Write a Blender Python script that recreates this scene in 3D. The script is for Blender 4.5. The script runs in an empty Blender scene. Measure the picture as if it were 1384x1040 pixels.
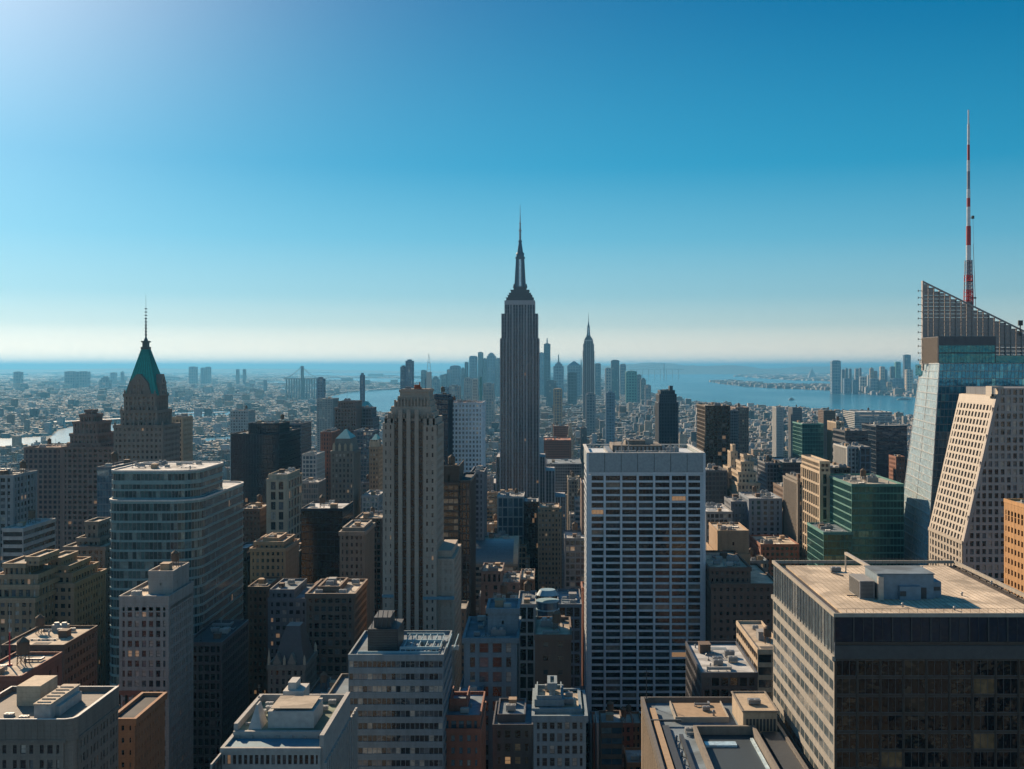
import bpy, math, random
import numpy as np
from mathutils import Vector, Matrix

# ------------------------------------------------------------------ camera, sky, sun, exposure
HAZE = 0.5 / 14500
SC = bpy.context.scene
COL = SC.collection
F, VX, VY, CZ = 1560.0, 740.0, 496.0, 260.0     # lens in picture units, vanishing point, eye height (m)
cam = bpy.data.cameras.new("camera"); camo = bpy.data.objects.new("camera", cam); COL.objects.link(camo)
camo.location = (0, 0, CZ); camo.rotation_euler = (math.radians(90), 0, 0)
cam.sensor_fit = 'HORIZONTAL'; cam.sensor_width = 36.0; cam.lens = F / 1384 * 36
cam.shift_x = (692 - VX) / 1384; cam.shift_y = (VY - 520) / 1384
cam.clip_start = 1.0; cam.clip_end = 900000.0
SC.camera = camo

SUN_AZ, SUN_EL = -34.0, 25.5        # degrees: left of straight ahead, above the horizon
w = bpy.data.worlds.new("World"); SC.world = w; w.use_nodes = True
nt = w.node_tree; nt.nodes.clear()
wo = nt.nodes.new('ShaderNodeOutputWorld'); bg = nt.nodes.new('ShaderNodeBackground')
sky = nt.nodes.new('ShaderNodeTexSky'); sky.sky_type = 'NISHITA'; sky.sun_disc = False
sky.sun_elevation = math.radians(SUN_EL); sky.sun_rotation = math.radians(SUN_AZ)
sky.altitude = 250; sky.air_density = 1.25; sky.dust_density = 0.6; sky.ozone_density = 3.5
def wn(t): return nt.nodes.new(t)
def wm_(op, a, b=None):
    x = wn('ShaderNodeMath'); x.operation = op
    for i, v in enumerate((a, b)):
        if v is None: continue
        if isinstance(v, (int, float)): x.inputs[i].default_value = v
        else: nt.links.new(v, x.inputs[i])
    return x.outputs[0]
def wscale(c, f):
    x = wn('ShaderNodeVectorMath'); x.operation = 'SCALE'
    if isinstance(c, tuple): x.inputs[0].default_value = c
    else: nt.links.new(c, x.inputs[0])
    if isinstance(f, (int, float)): x.inputs['Scale'].default_value = f
    else: nt.links.new(f, x.inputs['Scale'])
    return x.outputs[0]
def wadd(a, b): x = wn('ShaderNodeVectorMath'); x.operation = 'ADD'; nt.links.new(a, x.inputs[0]); nt.links.new(b, x.inputs[1]); return x.outputs[0]
# the sky texture's brightness carries the shape of the sky; a ramp with height above the horizon carries its clean deep blue
sp0 = wn('ShaderNodeSeparateColor'); nt.links.new(sky.outputs[0], sp0.inputs[0])
lum = wm_('POWER', wm_('MULTIPLY', sp0.outputs[2], 0.1), 0.55)
tc = wn('ShaderNodeTexCoord'); se = wn('ShaderNodeSeparateXYZ'); nt.links.new(tc.outputs['Generated'], se.inputs[0])
rp = wn('ShaderNodeValToRGB'); nt.links.new(se.outputs[2], rp.inputs[0]); el = rp.color_ramp.elements
SKYR = ((0.0, (2.35, 1.95, 1.45)), (.018, (1.35, 1.28, 1.08)), (.036, (.68, .88, .87)), (.061, (.36, .68, .79)), (.11, (.15, .52, .73)), (.17, (.03, .37, .63)), (.303, (.0, .215, .48)), (1.0, (.003, .20, .48)))
el[0].position = 0; el[0].color = (*SKYR[0][1], 1); el[1].position = 1.0; el[1].color = (*SKYR[-1][1], 1)
for p_, c_ in SKYR[1:-1]: q_ = el.new(p_); q_.color = (*c_, 1)
base = wscale(rp.outputs[0], wm_('MULTIPLY', lum, 6.4))
# the bright aureole round the sun, which stands just outside the picture
sd_ = (math.sin(math.radians(SUN_AZ)) * math.cos(math.radians(SUN_EL)), math.cos(math.radians(SUN_AZ)) * math.cos(math.radians(SUN_EL)), math.sin(math.radians(SUN_EL)))
dp_ = wn('ShaderNodeVectorMath'); dp_.operation = 'DOT_PRODUCT'; dp_.inputs[1].default_value = sd_; nt.links.new(tc.outputs['Generated'], dp_.inputs[0])
cs_ = wm_('MAXIMUM', dp_.outputs['Value'], 0.0)
aur = wadd(wscale((5.9, 5.2, 4.3), wm_('POWER', cs_, 36.0)), wscale((.75, .6, .45), wm_('POWER', cs_, 9.0)))
# extra sky brightness added behind the camera, to lift the walls facing it
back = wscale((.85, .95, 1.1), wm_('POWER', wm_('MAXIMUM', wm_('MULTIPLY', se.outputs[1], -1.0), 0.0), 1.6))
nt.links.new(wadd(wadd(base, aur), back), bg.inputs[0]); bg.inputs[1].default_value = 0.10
nt.links.new(bg.outputs[0], wo.inputs[0])

sl = bpy.data.lights.new("sun", 'SUN'); sl.energy = 5.0; sl.angle = math.radians(0.5); sl.color = (1.0, 0.77, 0.53)
so = bpy.data.objects.new("sun", sl); COL.objects.link(so)
sdir = Vector((math.sin(math.radians(SUN_AZ)) * math.cos(math.radians(SUN_EL)),
               math.cos(math.radians(SUN_AZ)) * math.cos(math.radians(SUN_EL)), math.sin(math.radians(SUN_EL))))
so.rotation_euler = sdir.to_track_quat('Z', 'Y').to_euler(); so.location = (0, 0, 900)
SC.view_settings.view_transform = 'Standard'; SC.view_settings.look = 'None'
SC.view_settings.exposure = 0.75; SC.view_settings.gamma = 1.0
SC.cycles.volume_bounces = 1; SC.cycles.max_bounces = 6; SC.cycles.diffuse_bounces = 3; SC.cycles.glossy_bounces = 3
SC.cycles.transmission_bounces = 2; SC.cycles.caustics_reflective = False; SC.cycles.caustics_refractive = False
SC.cycles.sample_clamp_indirect = 3.0
SC.cycles.use_denoising = True

def X(px, Y): return (px - VX) / F * Y
def Z(py, Y): return CZ - (py - VY) / F * Y

# ------------------------------------------------------------------ materials
MATS = {}
def newmat(name):
    m = bpy.data.materials.new(name); m.use_nodes = True
    n = m.node_tree; b = n.nodes['Principled BSDF']
    return m, n, b
def N(n, t, **kw):
    x = n.nodes.new(t)
    for k, v in kw.items(): setattr(x, k, v)
    return x
def mathn(n, op, a, b=None, c=None):
    x = n.nodes.new('ShaderNodeMath'); x.operation = op
    for i, v in enumerate((a, b, c)):
        if v is None: continue
        if isinstance(v, (int, float)): x.inputs[i].default_value = v
        else: n.links.new(v, x.inputs[i])
    return x.outputs[0]
def mixc(n, fac, a, b, mode='MIX'):
    x = n.nodes.new('ShaderNodeMix'); x.data_type = 'RGBA'; x.blend_type = mode
    for i, v in ((0, fac), (6, a), (7, b)):
        if isinstance(v, (int, float)): x.inputs[i].default_value = v
        elif isinstance(v, tuple): x.inputs[i].default_value = v if len(v) == 4 else (*v, 1)
        else: n.links.new(v, x.inputs[i])
    return x.outputs[2]

def wall_mat(key, col, rough=0.85, var=0.35, course=True):
    if key in MATS: return MATS[key]
    col = tuple(q * .72 for q in col)
    m, n, b = newmat(key)
    geo = N(n, 'ShaderNodeNewGeometry'); oi = N(n, 'ShaderNodeObjectInfo')
    mp = N(n, 'ShaderNodeMapping'); n.links.new(geo.outputs['Position'], mp.inputs[0]); mp.inputs['Scale'].default_value = (1, 1, 0.12)
    n1 = N(n, 'ShaderNodeTexNoise'); n1.inputs['Scale'].default_value = 0.5; n1.inputs['Detail'].default_value = 7; n1.inputs['Roughness'].default_value = .65
    n.links.new(mp.outputs[0], n1.inputs['Vector'])
    n2 = N(n, 'ShaderNodeTexNoise'); n2.inputs['Scale'].default_value = 1.9; n2.inputs['Detail'].default_value = 3
    n.links.new(geo.outputs['Position'], n2.inputs['Vector'])
    f = mathn(n, 'ADD', mathn(n, 'MULTIPLY', n1.outputs[0], 1.0), mathn(n, 'MULTIPLY', n2.outputs[0], 0.5))
    f = mathn(n, 'MULTIPLY_ADD', f, 2.8 * var, 1 - 2.1 * var)
    f = mathn(n, 'MULTIPLY', f, mathn(n, 'MULTIPLY_ADD', oi.outputs['Random'], 0.22, 0.89))
    if course:   # joints between the stone courses / panels
        sp = N(n, 'ShaderNodeSeparateXYZ'); n.links.new(geo.outputs['Position'], sp.inputs[0])
        j = mathn(n, 'LESS_THAN', mathn(n, 'FRACT', mathn(n, 'MULTIPLY', sp.outputs[2], 0.83)), 0.10)
        f = mathn(n, 'MULTIPLY', f, mathn(n, 'MULTIPLY_ADD', j, -0.12, 1.0))
    c = mixc(n, 1.0, (*col, 1), f, 'MULTIPLY')
    n.links.new(c, b.inputs['Base Color']); b.inputs['Roughness'].default_value = rough
    bp = N(n, 'ShaderNodeBump'); bp.inputs['Strength'].default_value = 0.25; bp.inputs['Distance'].default_value = 0.1
    n.links.new(n2.outputs[0], bp.inputs['Height']); n.links.new(bp.outputs[0], b.inputs['Normal'])
    MATS[key] = m; return m

def roof_mat(key, col):
    if key in MATS: return MATS[key]
    col = tuple(q * .78 for q in col)
    m, n, b = newmat(key)
    geo = N(n, 'ShaderNodeNewGeometry'); oi = N(n, 'ShaderNodeObjectInfo')
    n1 = N(n, 'ShaderNodeTexNoise'); n1.inputs['Scale'].default_value = 0.16; n1.inputs['Detail'].default_value = 7; n1.inputs['Roughness'].default_value = 0.65
    n.links.new(geo.outputs['Position'], n1.inputs['Vector'])
    v = N(n, 'ShaderNodeTexVoronoi'); v.inputs['Scale'].default_value = 0.14; n.links.new(geo.outputs['Position'], v.inputs['Vector'])
    f = mathn(n, 'MULTIPLY_ADD', n1.outputs[0], 1.9, 0.05)
    sv = N(n, 'ShaderNodeSeparateColor'); n.links.new(v.outputs['Color'], sv.inputs[0])
    f = mathn(n, 'MULTIPLY', f, mathn(n, 'MULTIPLY_ADD', sv.outputs[0], 0.5, 0.72))
    f = mathn(n, 'MULTIPLY', f, mathn(n, 'MULTIPLY_ADD', oi.outputs['Random'], 0.4, 0.8))
    n.links.new(mixc(n, 1.0, (*col, 1), f, 'MULTIPLY'), b.inputs['Base Color'])
    b.inputs['Roughness'].default_value = 0.9
    MATS[key] = m; return m

def glass_mat(key, dark, mid=(0.10, 0.12, 0.14), blind=(0.35, 0.33, 0.29), metal=0.0, rough=0.12, p=(0.62, 0.84, 0.975), lit=0.9, spec=0.5):
    if key in MATS: return MATS[key]
    m, n, b = newmat(key)
    at = N(n, 'ShaderNodeAttribute', attribute_name='rnd'); oi = N(n, 'ShaderNodeObjectInfo'); geo = N(n, 'ShaderNodeNewGeometry')
    r = mathn(n, 'FRACT', mathn(n, 'ADD', at.outputs['Fac'], mathn(n, 'MULTIPLY', oi.outputs['Random'], 7.0)))
    ramp = N(n, 'ShaderNodeValToRGB'); ramp.color_ramp.interpolation = 'CONSTANT'
    e = ramp.color_ramp.elements
    e[0].position = 0; e[0].color = (*dark, 1)
    e[1].position = p[0]; e[1].color = (*[(d * .5 + q * .5) for d, q in zip(dark, mid)], 1)
    for pos, c in ((p[0] * 0.5 + p[1] * 0.5, mid), (p[1], blind)):
        q = e.new(pos); q.color = (*c, 1)
    n.links.new(r, ramp.inputs[0])
    nz = N(n, 'ShaderNodeTexNoise'); nz.inputs['Scale'].default_value = 0.55; nz.inputs['Detail'].default_value = 3
    n.links.new(geo.outputs['Position'], nz.inputs['Vector'])
    c = mixc(n, 1.0, ramp.outputs[0], mathn(n, 'MULTIPLY_ADD', nz.outputs[0], 1.4, 0.3), 'MULTIPLY')
    # what one makes out inside: furniture, half drawn blinds, people's things
    mi = N(n, 'ShaderNodeMapping'); mi.inputs['Scale'].default_value = (1.1, 1.1, 1.9); n.links.new(geo.outputs['Position'], mi.inputs[0])
    vi = N(n, 'ShaderNodeTexVoronoi'); vi.inputs['Scale'].default_value = 1.0; n.links.new(mi.outputs[0], vi.inputs['Vector'])
    vs = N(n, 'ShaderNodeSeparateColor'); n.links.new(vi.outputs['Color'], vs.inputs[0])
    inside = mathn(n, 'MULTIPLY', mathn(n, 'GREATER_THAN', vs.outputs[0], .80), mathn(n, 'GREATER_THAN', r, .35))
    c = mixc(n, mathn(n, 'MULTIPLY', inside, .55), c, (*[min(1, .5 * q + .02) for q in blind], 1))
    n.links.new(c, b.inputs['Base Color'])
    b.inputs['Metallic'].default_value = metal; b.inputs['Roughness'].default_value = rough
    b.inputs['Specular IOR Level'].default_value = spec
    bn = N(n, 'ShaderNodeTexNoise'); bn.inputs['Scale'].default_value = 0.22; n.links.new(geo.outputs['Position'], bn.inputs['Vector'])
    bp = N(n, 'ShaderNodeBump'); bp.inputs['Strength'].default_value = 0.18; bp.inputs['Distance'].default_value = 0.6
    n.links.new(bn.outputs[0], bp.inputs['Height']); n.links.new(bp.outputs[0], b.inputs['Normal'])
    if lit:   # a few rooms have their lamps on
        on = mathn(n, 'GREATER_THAN', r, p[2])
        b.inputs['Emission Color'].default_value = (1.0, 0.55, 0.25, 1)
        n.links.new(mathn(n, 'MULTIPLY', on, 0.10 * lit), b.inputs['Emission Strength'])
    MATS[key] = m; return m

def plain(key, col, rough=0.6, metal=0.0):
    if key in MATS: return MATS[key]
    col = tuple(q * .75 for q in col)
    m, n, b = newmat(key)
    geo = N(n, 'ShaderNodeNewGeometry'); n1 = N(n, 'ShaderNodeTexNoise'); n1.inputs['Scale'].default_value = 0.8; n1.inputs['Detail'].default_value = 5
    n.links.new(geo.outputs['Position'], n1.inputs['Vector'])
    n.links.new(mixc(n, 1.0, (*col, 1), mathn(n, 'MULTIPLY_ADD', n1.outputs[0], 0.7, 0.65), 'MULTIPLY'), b.inputs['Base Color'])
    b.inputs['Roughness'].default_value = rough; b.inputs['Metallic'].default_value = metal
    MATS[key] = m; return m

WC = {'tan': (.44, .30, .19), 'cream': (.60, .47, .33), 'brown': (.17, .11, .08), 'brick': (.31, .125, .08), 'rust': (.40, .19, .09),
      'white': (.52, .52, .50), 'pale': (.34, .34, .34), 'grey': (.29, .29, .29), 'stone': (.25, .215, .18), 'dark': (.035, .04, .048),
      'bronze': (.06, .045, .035), 'charcoal': (.10, .10, .11), 'mauve': (.27, .19, .165), 'blue': (.12, .20, .30), 'slate': (.18, .20, .23), 'green': (.05, .22, .18), 'orange': (.62, .33, .13)}
WC.update(whitestone=(.36, .33, .30), blackblue=(.014, .022, .04), palewhite=(.80, .90, .96), bronze2=(.10, .075, .06), navyw=(.04, .07, .11), whiteblue=(.22, .29, .33), slateblue=(.24, .29, .35), stone2=(.40, .37, .32), umber=(.30, .24, .20), greenw=(.10, .30, .27))
def W_(k): return wall_mat('wall_' + k, WC[k], rough=0.5 if k in ('dark', 'bronze', 'charcoal', 'blue') else 0.85)
RC = {'gravel': (.42, .38, .32), 'tar': (.07, .07, .075), 'silver': (.48, .48, .47), 'beige': (.54, .44, .33), 'red': (.28, .12, .08), 'bluegrey': (.16, .22, .27), 'green': (.16, .2, .14)}
RC.update(brownroof=(.38, .19, .08), redroof=(.42, .13, .07))
def R_(k): return roof_mat('roofing_' + k, RC[k])
def G_(k):
    if k == 'std': return glass_mat('window_glass', (.012, .016, .022))
    if k == 'dim': return glass_mat('window_glass_dark', (.008, .010, .014), (.03, .04, .05), (.12, .12, .12), p=(.75, .93, .99))
    if k == 'blue': return glass_mat('curtain_glass_blue', (.06, .13, .20), (.10, .20, .28), (.26, .34, .38), metal=.55, rough=.10, p=(.6, .9, .995))
    if k == 'lightblue': return glass_mat('curtain_glass_pale', (.48, .64, .72), (.56, .72, .78), (.66, .76, .78), metal=.2, rough=.18, p=(.5, .85, 1.1), lit=0)
    if k == 'teal': return glass_mat('curtain_glass_teal', (.008, .10, .14), (.015, .14, .18), (.05, .2, .24), metal=.6, rough=.1, p=(.7, .95, 1.1), lit=0)
    if k == 'teal2': return glass_mat('curtain_glass_cyan', (.01, .12, .22), (.03, .20, .32), (.10, .32, .40), metal=.6, rough=.1, p=(.7, .95, 1.1), lit=0)
    if k == 'green': return glass_mat('curtain_glass_green', (.008, .07, .075), (.012, .10, .10), (.07, .18, .17), metal=.5, rough=.1, p=(.7, .95, .998))
    if k == 'navy': return glass_mat('curtain_glass_navy', (.008, .022, .045), (.012, .03, .055), (.03, .05, .08), metal=.3, rough=.12, p=(.7, .95, .997))
    if k == 'warm': return glass_mat('window_glass_lobby', (.006, .006, .008), (.022, .017, .013), (.16, .10, .05), p=(.70, .92, .965), rough=.06)
    if k == 'black': return glass_mat('curtain_glass_black', (.004, .005, .008), (.008, .010, .014), (.02, .02, .025), metal=.1, rough=.2, p=(.8, .985, .999))
    if k == 'warmrib': return glass_mat('window_glass_ribbon', (.02, .018, .016), (.08, .06, .04), (.30, .24, .17), p=(.5, .8, .985))
    if k == 'lit': return glass_mat('window_glass_evening', (.01, .01, .012), (.06, .04, .03), (.35, .25, .15), p=(.35, .6, .80), lit=1.6)
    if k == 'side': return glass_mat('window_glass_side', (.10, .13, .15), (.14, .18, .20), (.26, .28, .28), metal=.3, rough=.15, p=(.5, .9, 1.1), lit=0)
    if k == 'sea': return glass_mat('window_glass_seagreen', (.015, .05, .06), (.05, .12, .13), (.16, .24, .24), metal=.25, rough=.12, p=(.5, .86, .995))

# ------------------------------------------------------------------ mesh builder
class MB:
    def __init__(s): s.v = []; s.f = []; s.r = []
    def hexa(s, p, rnd=0.0, skip=()):      # p: 4 bottom (ccw seen from above), 4 top
        b = len(s.v); s.v.extend(p)
        for i, q in enumerate(((0, 3, 2, 1), (4, 5, 6, 7), (0, 1, 5, 4), (1, 2, 6, 5), (2, 3, 7, 6), (3, 0, 4, 7))):
            if i in skip: continue
            s.f.append(tuple(b + k for k in q)); s.r.append(rnd)
    def box(s, x0, x1, y0, y1, z0, z1, skip=()):
        s.hexa([(x0, y0, z0), (x1, y0, z0), (x1, y1, z0), (x0, y1, z0), (x0, y0, z1), (x1, y0, z1), (x1, y1, z1), (x0, y1, z1)], 0.0, skip)
    def obox(s, P, u, v, n, s0, s1, t0, t1, d0, d1):     # box in a slanted frame
        q = lambda a, b, c: (P[0] + u[0] * a + v[0] * b + n[0] * c, P[1] + u[1] * a + v[1] * b + n[1] * c, P[2] + u[2] * a + v[2] * b + n[2] * c)
        s.hexa([q(s0, t0, d1), q(s1, t0, d1), q(s1, t0, d0), q(s0, t0, d0), q(s0, t1, d1), q(s1, t1, d1), q(s1, t1, d0), q(s0, t1, d0)], 0.0, (4,))
    def quad(s, a, b, c, d, rnd=0.0):
        k = len(s.v); s.v.extend((a, b, c, d)); s.f.append((k, k + 1, k + 2, k + 3)); s.r.append(rnd)
    def face(s, pts, rnd=0.0):
        k = len(s.v); s.v.extend(pts); s.f.append(tuple(range(k, k + len(pts)))); s.r.append(rnd)
    def prism(s, poly, z0, z1, top=None, cap=True, rnd=None):   # poly ccw from above; top: another outline
        t = top or poly; n = len(poly); b = len(s.v)
        s.v.extend((x, y, z0) for x, y in poly); s.v.extend((x, y, z1) for x, y in t)
        for i in range(n):
            j = (i + 1) % n; s.f.append((b + i, b + j, b + n + j, b + n + i)); s.r.append(random.random() if rnd else 0.0)
        if cap:
            s.f.append(tuple(b + n + i for i in range(n))); s.r.append(0.0)
            s.f.append(tuple(b + i for i in reversed(range(n)))); s.r.append(0.0)
    def cyl(s, x, y, z0, z1, r0, r1=None, n=12):
        r1 = r0 if r1 is None else r1
        a = [2 * math.pi * i / n for i in range(n)]
        s.prism([(x + r0 * math.cos(t), y + r0 * math.sin(t)) for t in a], z0, z1, [(x + r1 * math.cos(t), y + r1 * math.sin(t)) for t in a])
    def bar(s, a, b, w):      # square bar between two points
        a = Vector(a); b = Vector(b); d = (b - a).normalized()
        up = Vector((0, 0, 1)) if abs(d.z) < .9 else Vector((1, 0, 0))
        p = d.cross(up).normalized() * w * .5; q = d.cross(p).normalized() * w * .5
        s.hexa([tuple(a + c) for c in (-p - q, p - q, p + q, -p + q)] + [tuple(b + c) for c in (-p - q, p - q, p + q, -p + q)])
    def mesh(s, name, mat, off=(0, 0, 0)):
        me = bpy.data.meshes.new(name)
        v = np.array(s.v, dtype=float) - np.array(off, dtype=float)
        me.from_pydata(v.tolist(), [], s.f)
        a = me.attributes.new('rnd', 'FLOAT', 'FACE'); a.data.foreach_set('value', np.array(s.r, dtype=np.float32))
        me.materials.append(mat); me.update(); return me
    def build(s, name, mat, parent=None):
        if not s.f: return None
        off = LOC.get(parent.name, (0, 0, 0)) if parent else (0, 0, 0)
        o = bpy.data.objects.new(name, s.mesh(name, mat, off)); COL.objects.link(o)
        if parent: o.parent = parent; LOC[o.name] = off
        return o
LOC = {}
def root(name, label, cat, loc, group=None):
    o = bpy.data.objects.new(name, None); COL.objects.link(o); o.location = loc; LOC[o.name] = tuple(loc)
    o['label'] = label; o['category'] = cat
    if group: o['group'] = group
    return o
def struct(o, kind='structure'): o['kind'] = kind; return o
def inst(name, me, parent, loc, scale=(1, 1, 1), rz=0.0):
    o = bpy.data.objects.new(name, me); COL.objects.link(o); o.parent = parent
    off = LOC[parent.name]; o.location = (loc[0] - off[0], loc[1] - off[1], loc[2] - off[2])
    o.scale = scale; o.rotation_euler = (0, 0, rz); LOC[o.name] = tuple(loc); return o

# ------------------------------------------------------------------ facades
def facade(wall, P, u, v, n, W, H, st, face, cells, tmax=None, smin=None):
    """piers and spandrels in relief over a core wall; the openings are returned as cells"""
    rec = st['rec']; mode = st['mode']
    nc = max(1, round(W / st['bay'])); bw = W / nc
    nr = max(1, round(H / st['fl'])); fh = H / nr
    pw = st['pier']; sh = st['sp']
    dp, ds = {'grid': (rec, rec * .96), 'vert': (rec, rec * .4), 'ribbon': (rec * .45, rec)}[mode]
    big = st.get('big', 0)
    for k in range(nc + 1):
        h = H if tmax is None else min(H, tmax(k * bw))
        if h < fh: continue
        w_ = pw * (1.8 if (big and k % big == 0) or k in (0, nc) else 1.0)
        a, b = max(0, k * bw - w_ / 2), min(W, k * bw + w_ / 2)
        if k == 0: b = min(w_ * .8, bw * .47)
        if k == nc: a = W - min(w_ * .8, bw * .47)
        if 0 < k < nc and pw > bw * .95: a, b = k * bw - bw * .47, k * bw + bw * .47
        wall.obox(P, u, v, n, a, b, 0, h, 0, dp if k not in (0, nc) else max(dp, rec * .98))
    top = st.get('topband', 0)
    for j in range(nr + 1):
        t0, t1 = j * fh - sh * .5, j * fh + sh * .5
        if j == nr: t0, t1 = H - sh * .5 - top, H - .012
        if j == 0: t0 = 0.01
        s0 = .03 if smin is None else smin(t1)
        if s0 > W - 1: continue
        (st.get('spmb') or wall).obox(P, u, v, n, s0, W - .03, t0, t1, 0, ds)
    for j in range(nr):
        t0, t1 = j * fh + sh * .5, (j + 1) * fh - sh * .5
        if j == nr - 1: t1 -= top
        if t1 - t0 < .4: continue
        for k in range(nc):
            if smin is not None and k * bw < smin(t1): continue
            cells.append((face, j, k, P, u, v, n, k * bw + pw * .5, (k + 1) * bw - pw * .5, t0, t1))

def cellquad(mb, c, rnd):
    _, _, _, P, u, v, n, s0, s1, t0, t1 = c
    q = lambda a, b: (P[0] + u[0] * a + v[0] * b + n[0] * .04, P[1] + u[1] * a + v[1] * b + n[1] * .04, P[2] + u[2] * a + v[2] * b + n[2] * .04)
    mb.quad(q(s0, t0), q(s1, t0), q(s1, t1), q(s0, t1), rnd)

def sheet(mb, cells, rr):
    """the panes of each wall as one unbroken sheet behind the piers and spandrels"""
    g = {}
    for c in cells: g.setdefault((c[0], c[3]), {})[(c[1], c[2])] = c
    for d in g.values():
        idx = {}
        for (j, k), c in d.items():
            _, _, _, P, u, v, n, s0, s1, t0, t1 = c
            a = d.get((j, k + 1)); b = d.get((j + 1, k))
            S1 = a[7] if a else s1; T1 = b[9] if b else t1
            f_ = []
            for (x, y) in ((s0, t0), (S1, t0), (S1, T1), (s0, T1)):
                q = (round(x, 2), round(y, 2))
                if q not in idx: idx[q] = len(mb.v); mb.v.append((P[0] + u[0] * x + v[0] * y + n[0] * .04, P[1] + u[1] * x + v[1] * y + n[1] * .04, P[2] + u[2] * x + v[2] * y + n[2] * .04))
                f_.append(idx[q])
            if len(set(f_)) == 4: mb.f.append(tuple(f_)); mb.r.append(rr(c))

WINM = {}
def window_mesh(w, h, gmat, style='sash'):
    k = (round(w, 2), round(h, 2), gmat.name)
    if k in WINM: return WINM[k]
    me = bpy.data.meshes.new('window'); v = []; f = []; mi = []
    def bx(x0, x1, y0, y1, z0, z1):
        b = len(v); v.extend([(x0, y0, z0), (x1, y0, z0), (x1, y1, z0), (x0, y1, z0), (x0, y0, z1), (x1, y0, z1), (x1, y1, z1), (x0, y1, z1)])
        for q in ((4, 5, 6, 7), (0, 1, 5, 4), (1, 2, 6, 5), (3, 0, 4, 7), (0, 3, 2, 1)): f.append(tuple(b + i for i in q)); mi.append(0)
    t = min(.12, w * .07)
    bx(0, t, -.09, 0, 0, h); bx(w - t, w, -.09, 0, 0, h); bx(t, w - t, -.088, 0, 0, t); bx(t, w - t, -.088, 0, h - t, h)
    if h > w * 1.1: bx(t, w - t, -.08, 0, h * .5 - t * .5, h * .5 + t * .5)
    elif w > 2.2:
        for q in range(1, max(2, round(w / 1.6))):
            x = w * q / max(2, round(w / 1.6)); bx(x - .05, x + .05, -.08, 0, t, h - t)
    b = len(v); v.extend([(t, -.03, t), (w - t, -.03, t), (w - t, -.03, h - t), (t, -.03, h - t)]); f.append((b, b + 1, b + 2, b + 3)); mi.append(1)
    me.from_pydata(v, [], f); me.materials.append(plain('window_frame_metal', (.10, .10, .10), .5)); me.materials.append(gmat)
    me.polygons.foreach_set('material_index', mi); me.update(); WINM[k] = me; return me

rW = random.Random(5)
NWIN = [0]
def glaze(cells, mode, gmat, par, side, limit=100):
    """turn openings into panes. each: one object a window; strip: one a storey; column: one a bay; all: one sheet of glazing"""
    rnds = {}
    def rr(c):
        f, j, k = c[0], c[1], c[2]
        base = rnds.setdefault((f, j // 1), rW.random())
        return rW.random() if rW.random() < .65 else base
    vis = [c for c in cells if c[0] in ('front', side)]
    rest = [c for c in cells if c[0] not in ('front', side)]
    if mode == 'all':
        mb = MB(); sheet(mb, cells, rr)
        mb.build('glazing', gmat, par); return
    zt = lambda c: c[3][2] + c[5][2] * c[10]
    if mode == 'each':
        vis.sort(key=lambda c: (-(round(zt(c), 1)), c[0] != 'front'))
        for c in vis[:limit]:
            _, _, _, P, u, v, n, s0, s1, t0, t1 = c
            me = window_mesh(s1 - s0, (t1 - t0), gmat)
            loc = [P[i] + u[i] * s0 + v[i] * t0 + n[i] * .03 for i in range(3)]
            o = inst('window', me, par, loc, rz=math.atan2(u[1], u[0]))
            if abs(v[0]) > 1e-6 or abs(v[1]) > 1e-6:     # leaning wall
                M = Matrix(((u[0], -n[0], v[0], 0), (u[1], -n[1], v[1], 0), (u[2], -n[2], v[2], 0), (0, 0, 0, 1)))
                l = o.location.copy(); o.matrix_basis = Matrix.Translation(l) @ M
        rest += vis[limit:]
    else:
        key = (lambda c: (c[0], c[1], c[3])) if mode == 'strip' else (lambda c: (c[0], c[2], c[3]))
        gr = {}
        for c in vis: gr.setdefault(key(c), []).append(c)
        ks = sorted(gr, key=lambda k: (k[0] != 'front', -max(zt(c) for c in gr[k])))
        for i, k in enumerate(ks):
            if i >= limit: rest += gr[k]; continue
            mb = MB(); cs = sorted(gr[k], key=lambda c: (c[1], c[2])); prev = None     # one unbroken sheet of panes
            for i_, c in enumerate(cs):
                _, _, _, P, u, v, n, s0, s1, t0, t1 = c
                if i_ + 1 < len(cs):
                    if mode == 'strip': s1 = cs[i_ + 1][7]
                    else: t1 = cs[i_ + 1][9]
                q = lambda a, b: (P[0] + u[0] * a + v[0] * b + n[0] * .04, P[1] + u[1] * a + v[1] * b + n[1] * .04, P[2] + u[2] * a + v[2] * b + n[2] * .04)
                k0 = len(mb.v)
                if prev is None: mb.v.extend((q(s0, t0), q(s1, t0), q(s1, t1), q(s0, t1))); f_ = (k0, k0 + 1, k0 + 2, k0 + 3)
                elif mode == 'strip': mb.v.extend((q(s1, t0), q(s1, t1))); f_ = (prev[1], k0, k0 + 1, prev[2])
                else: mb.v.extend((q(s1, t1), q(s0, t1))); f_ = (prev[3], prev[2], k0, k0 + 1)
                mb.f.append(f_); mb.r.append(rr(c)); prev = f_
            mb.build('window_strip' if mode == 'strip' else 'window_column', gmat, par)
    if rest:
        mb = MB(); sheet(mb, rest, rr)
        o = mb.build('windows', gmat, par); struct(o, 'stuff')

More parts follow.
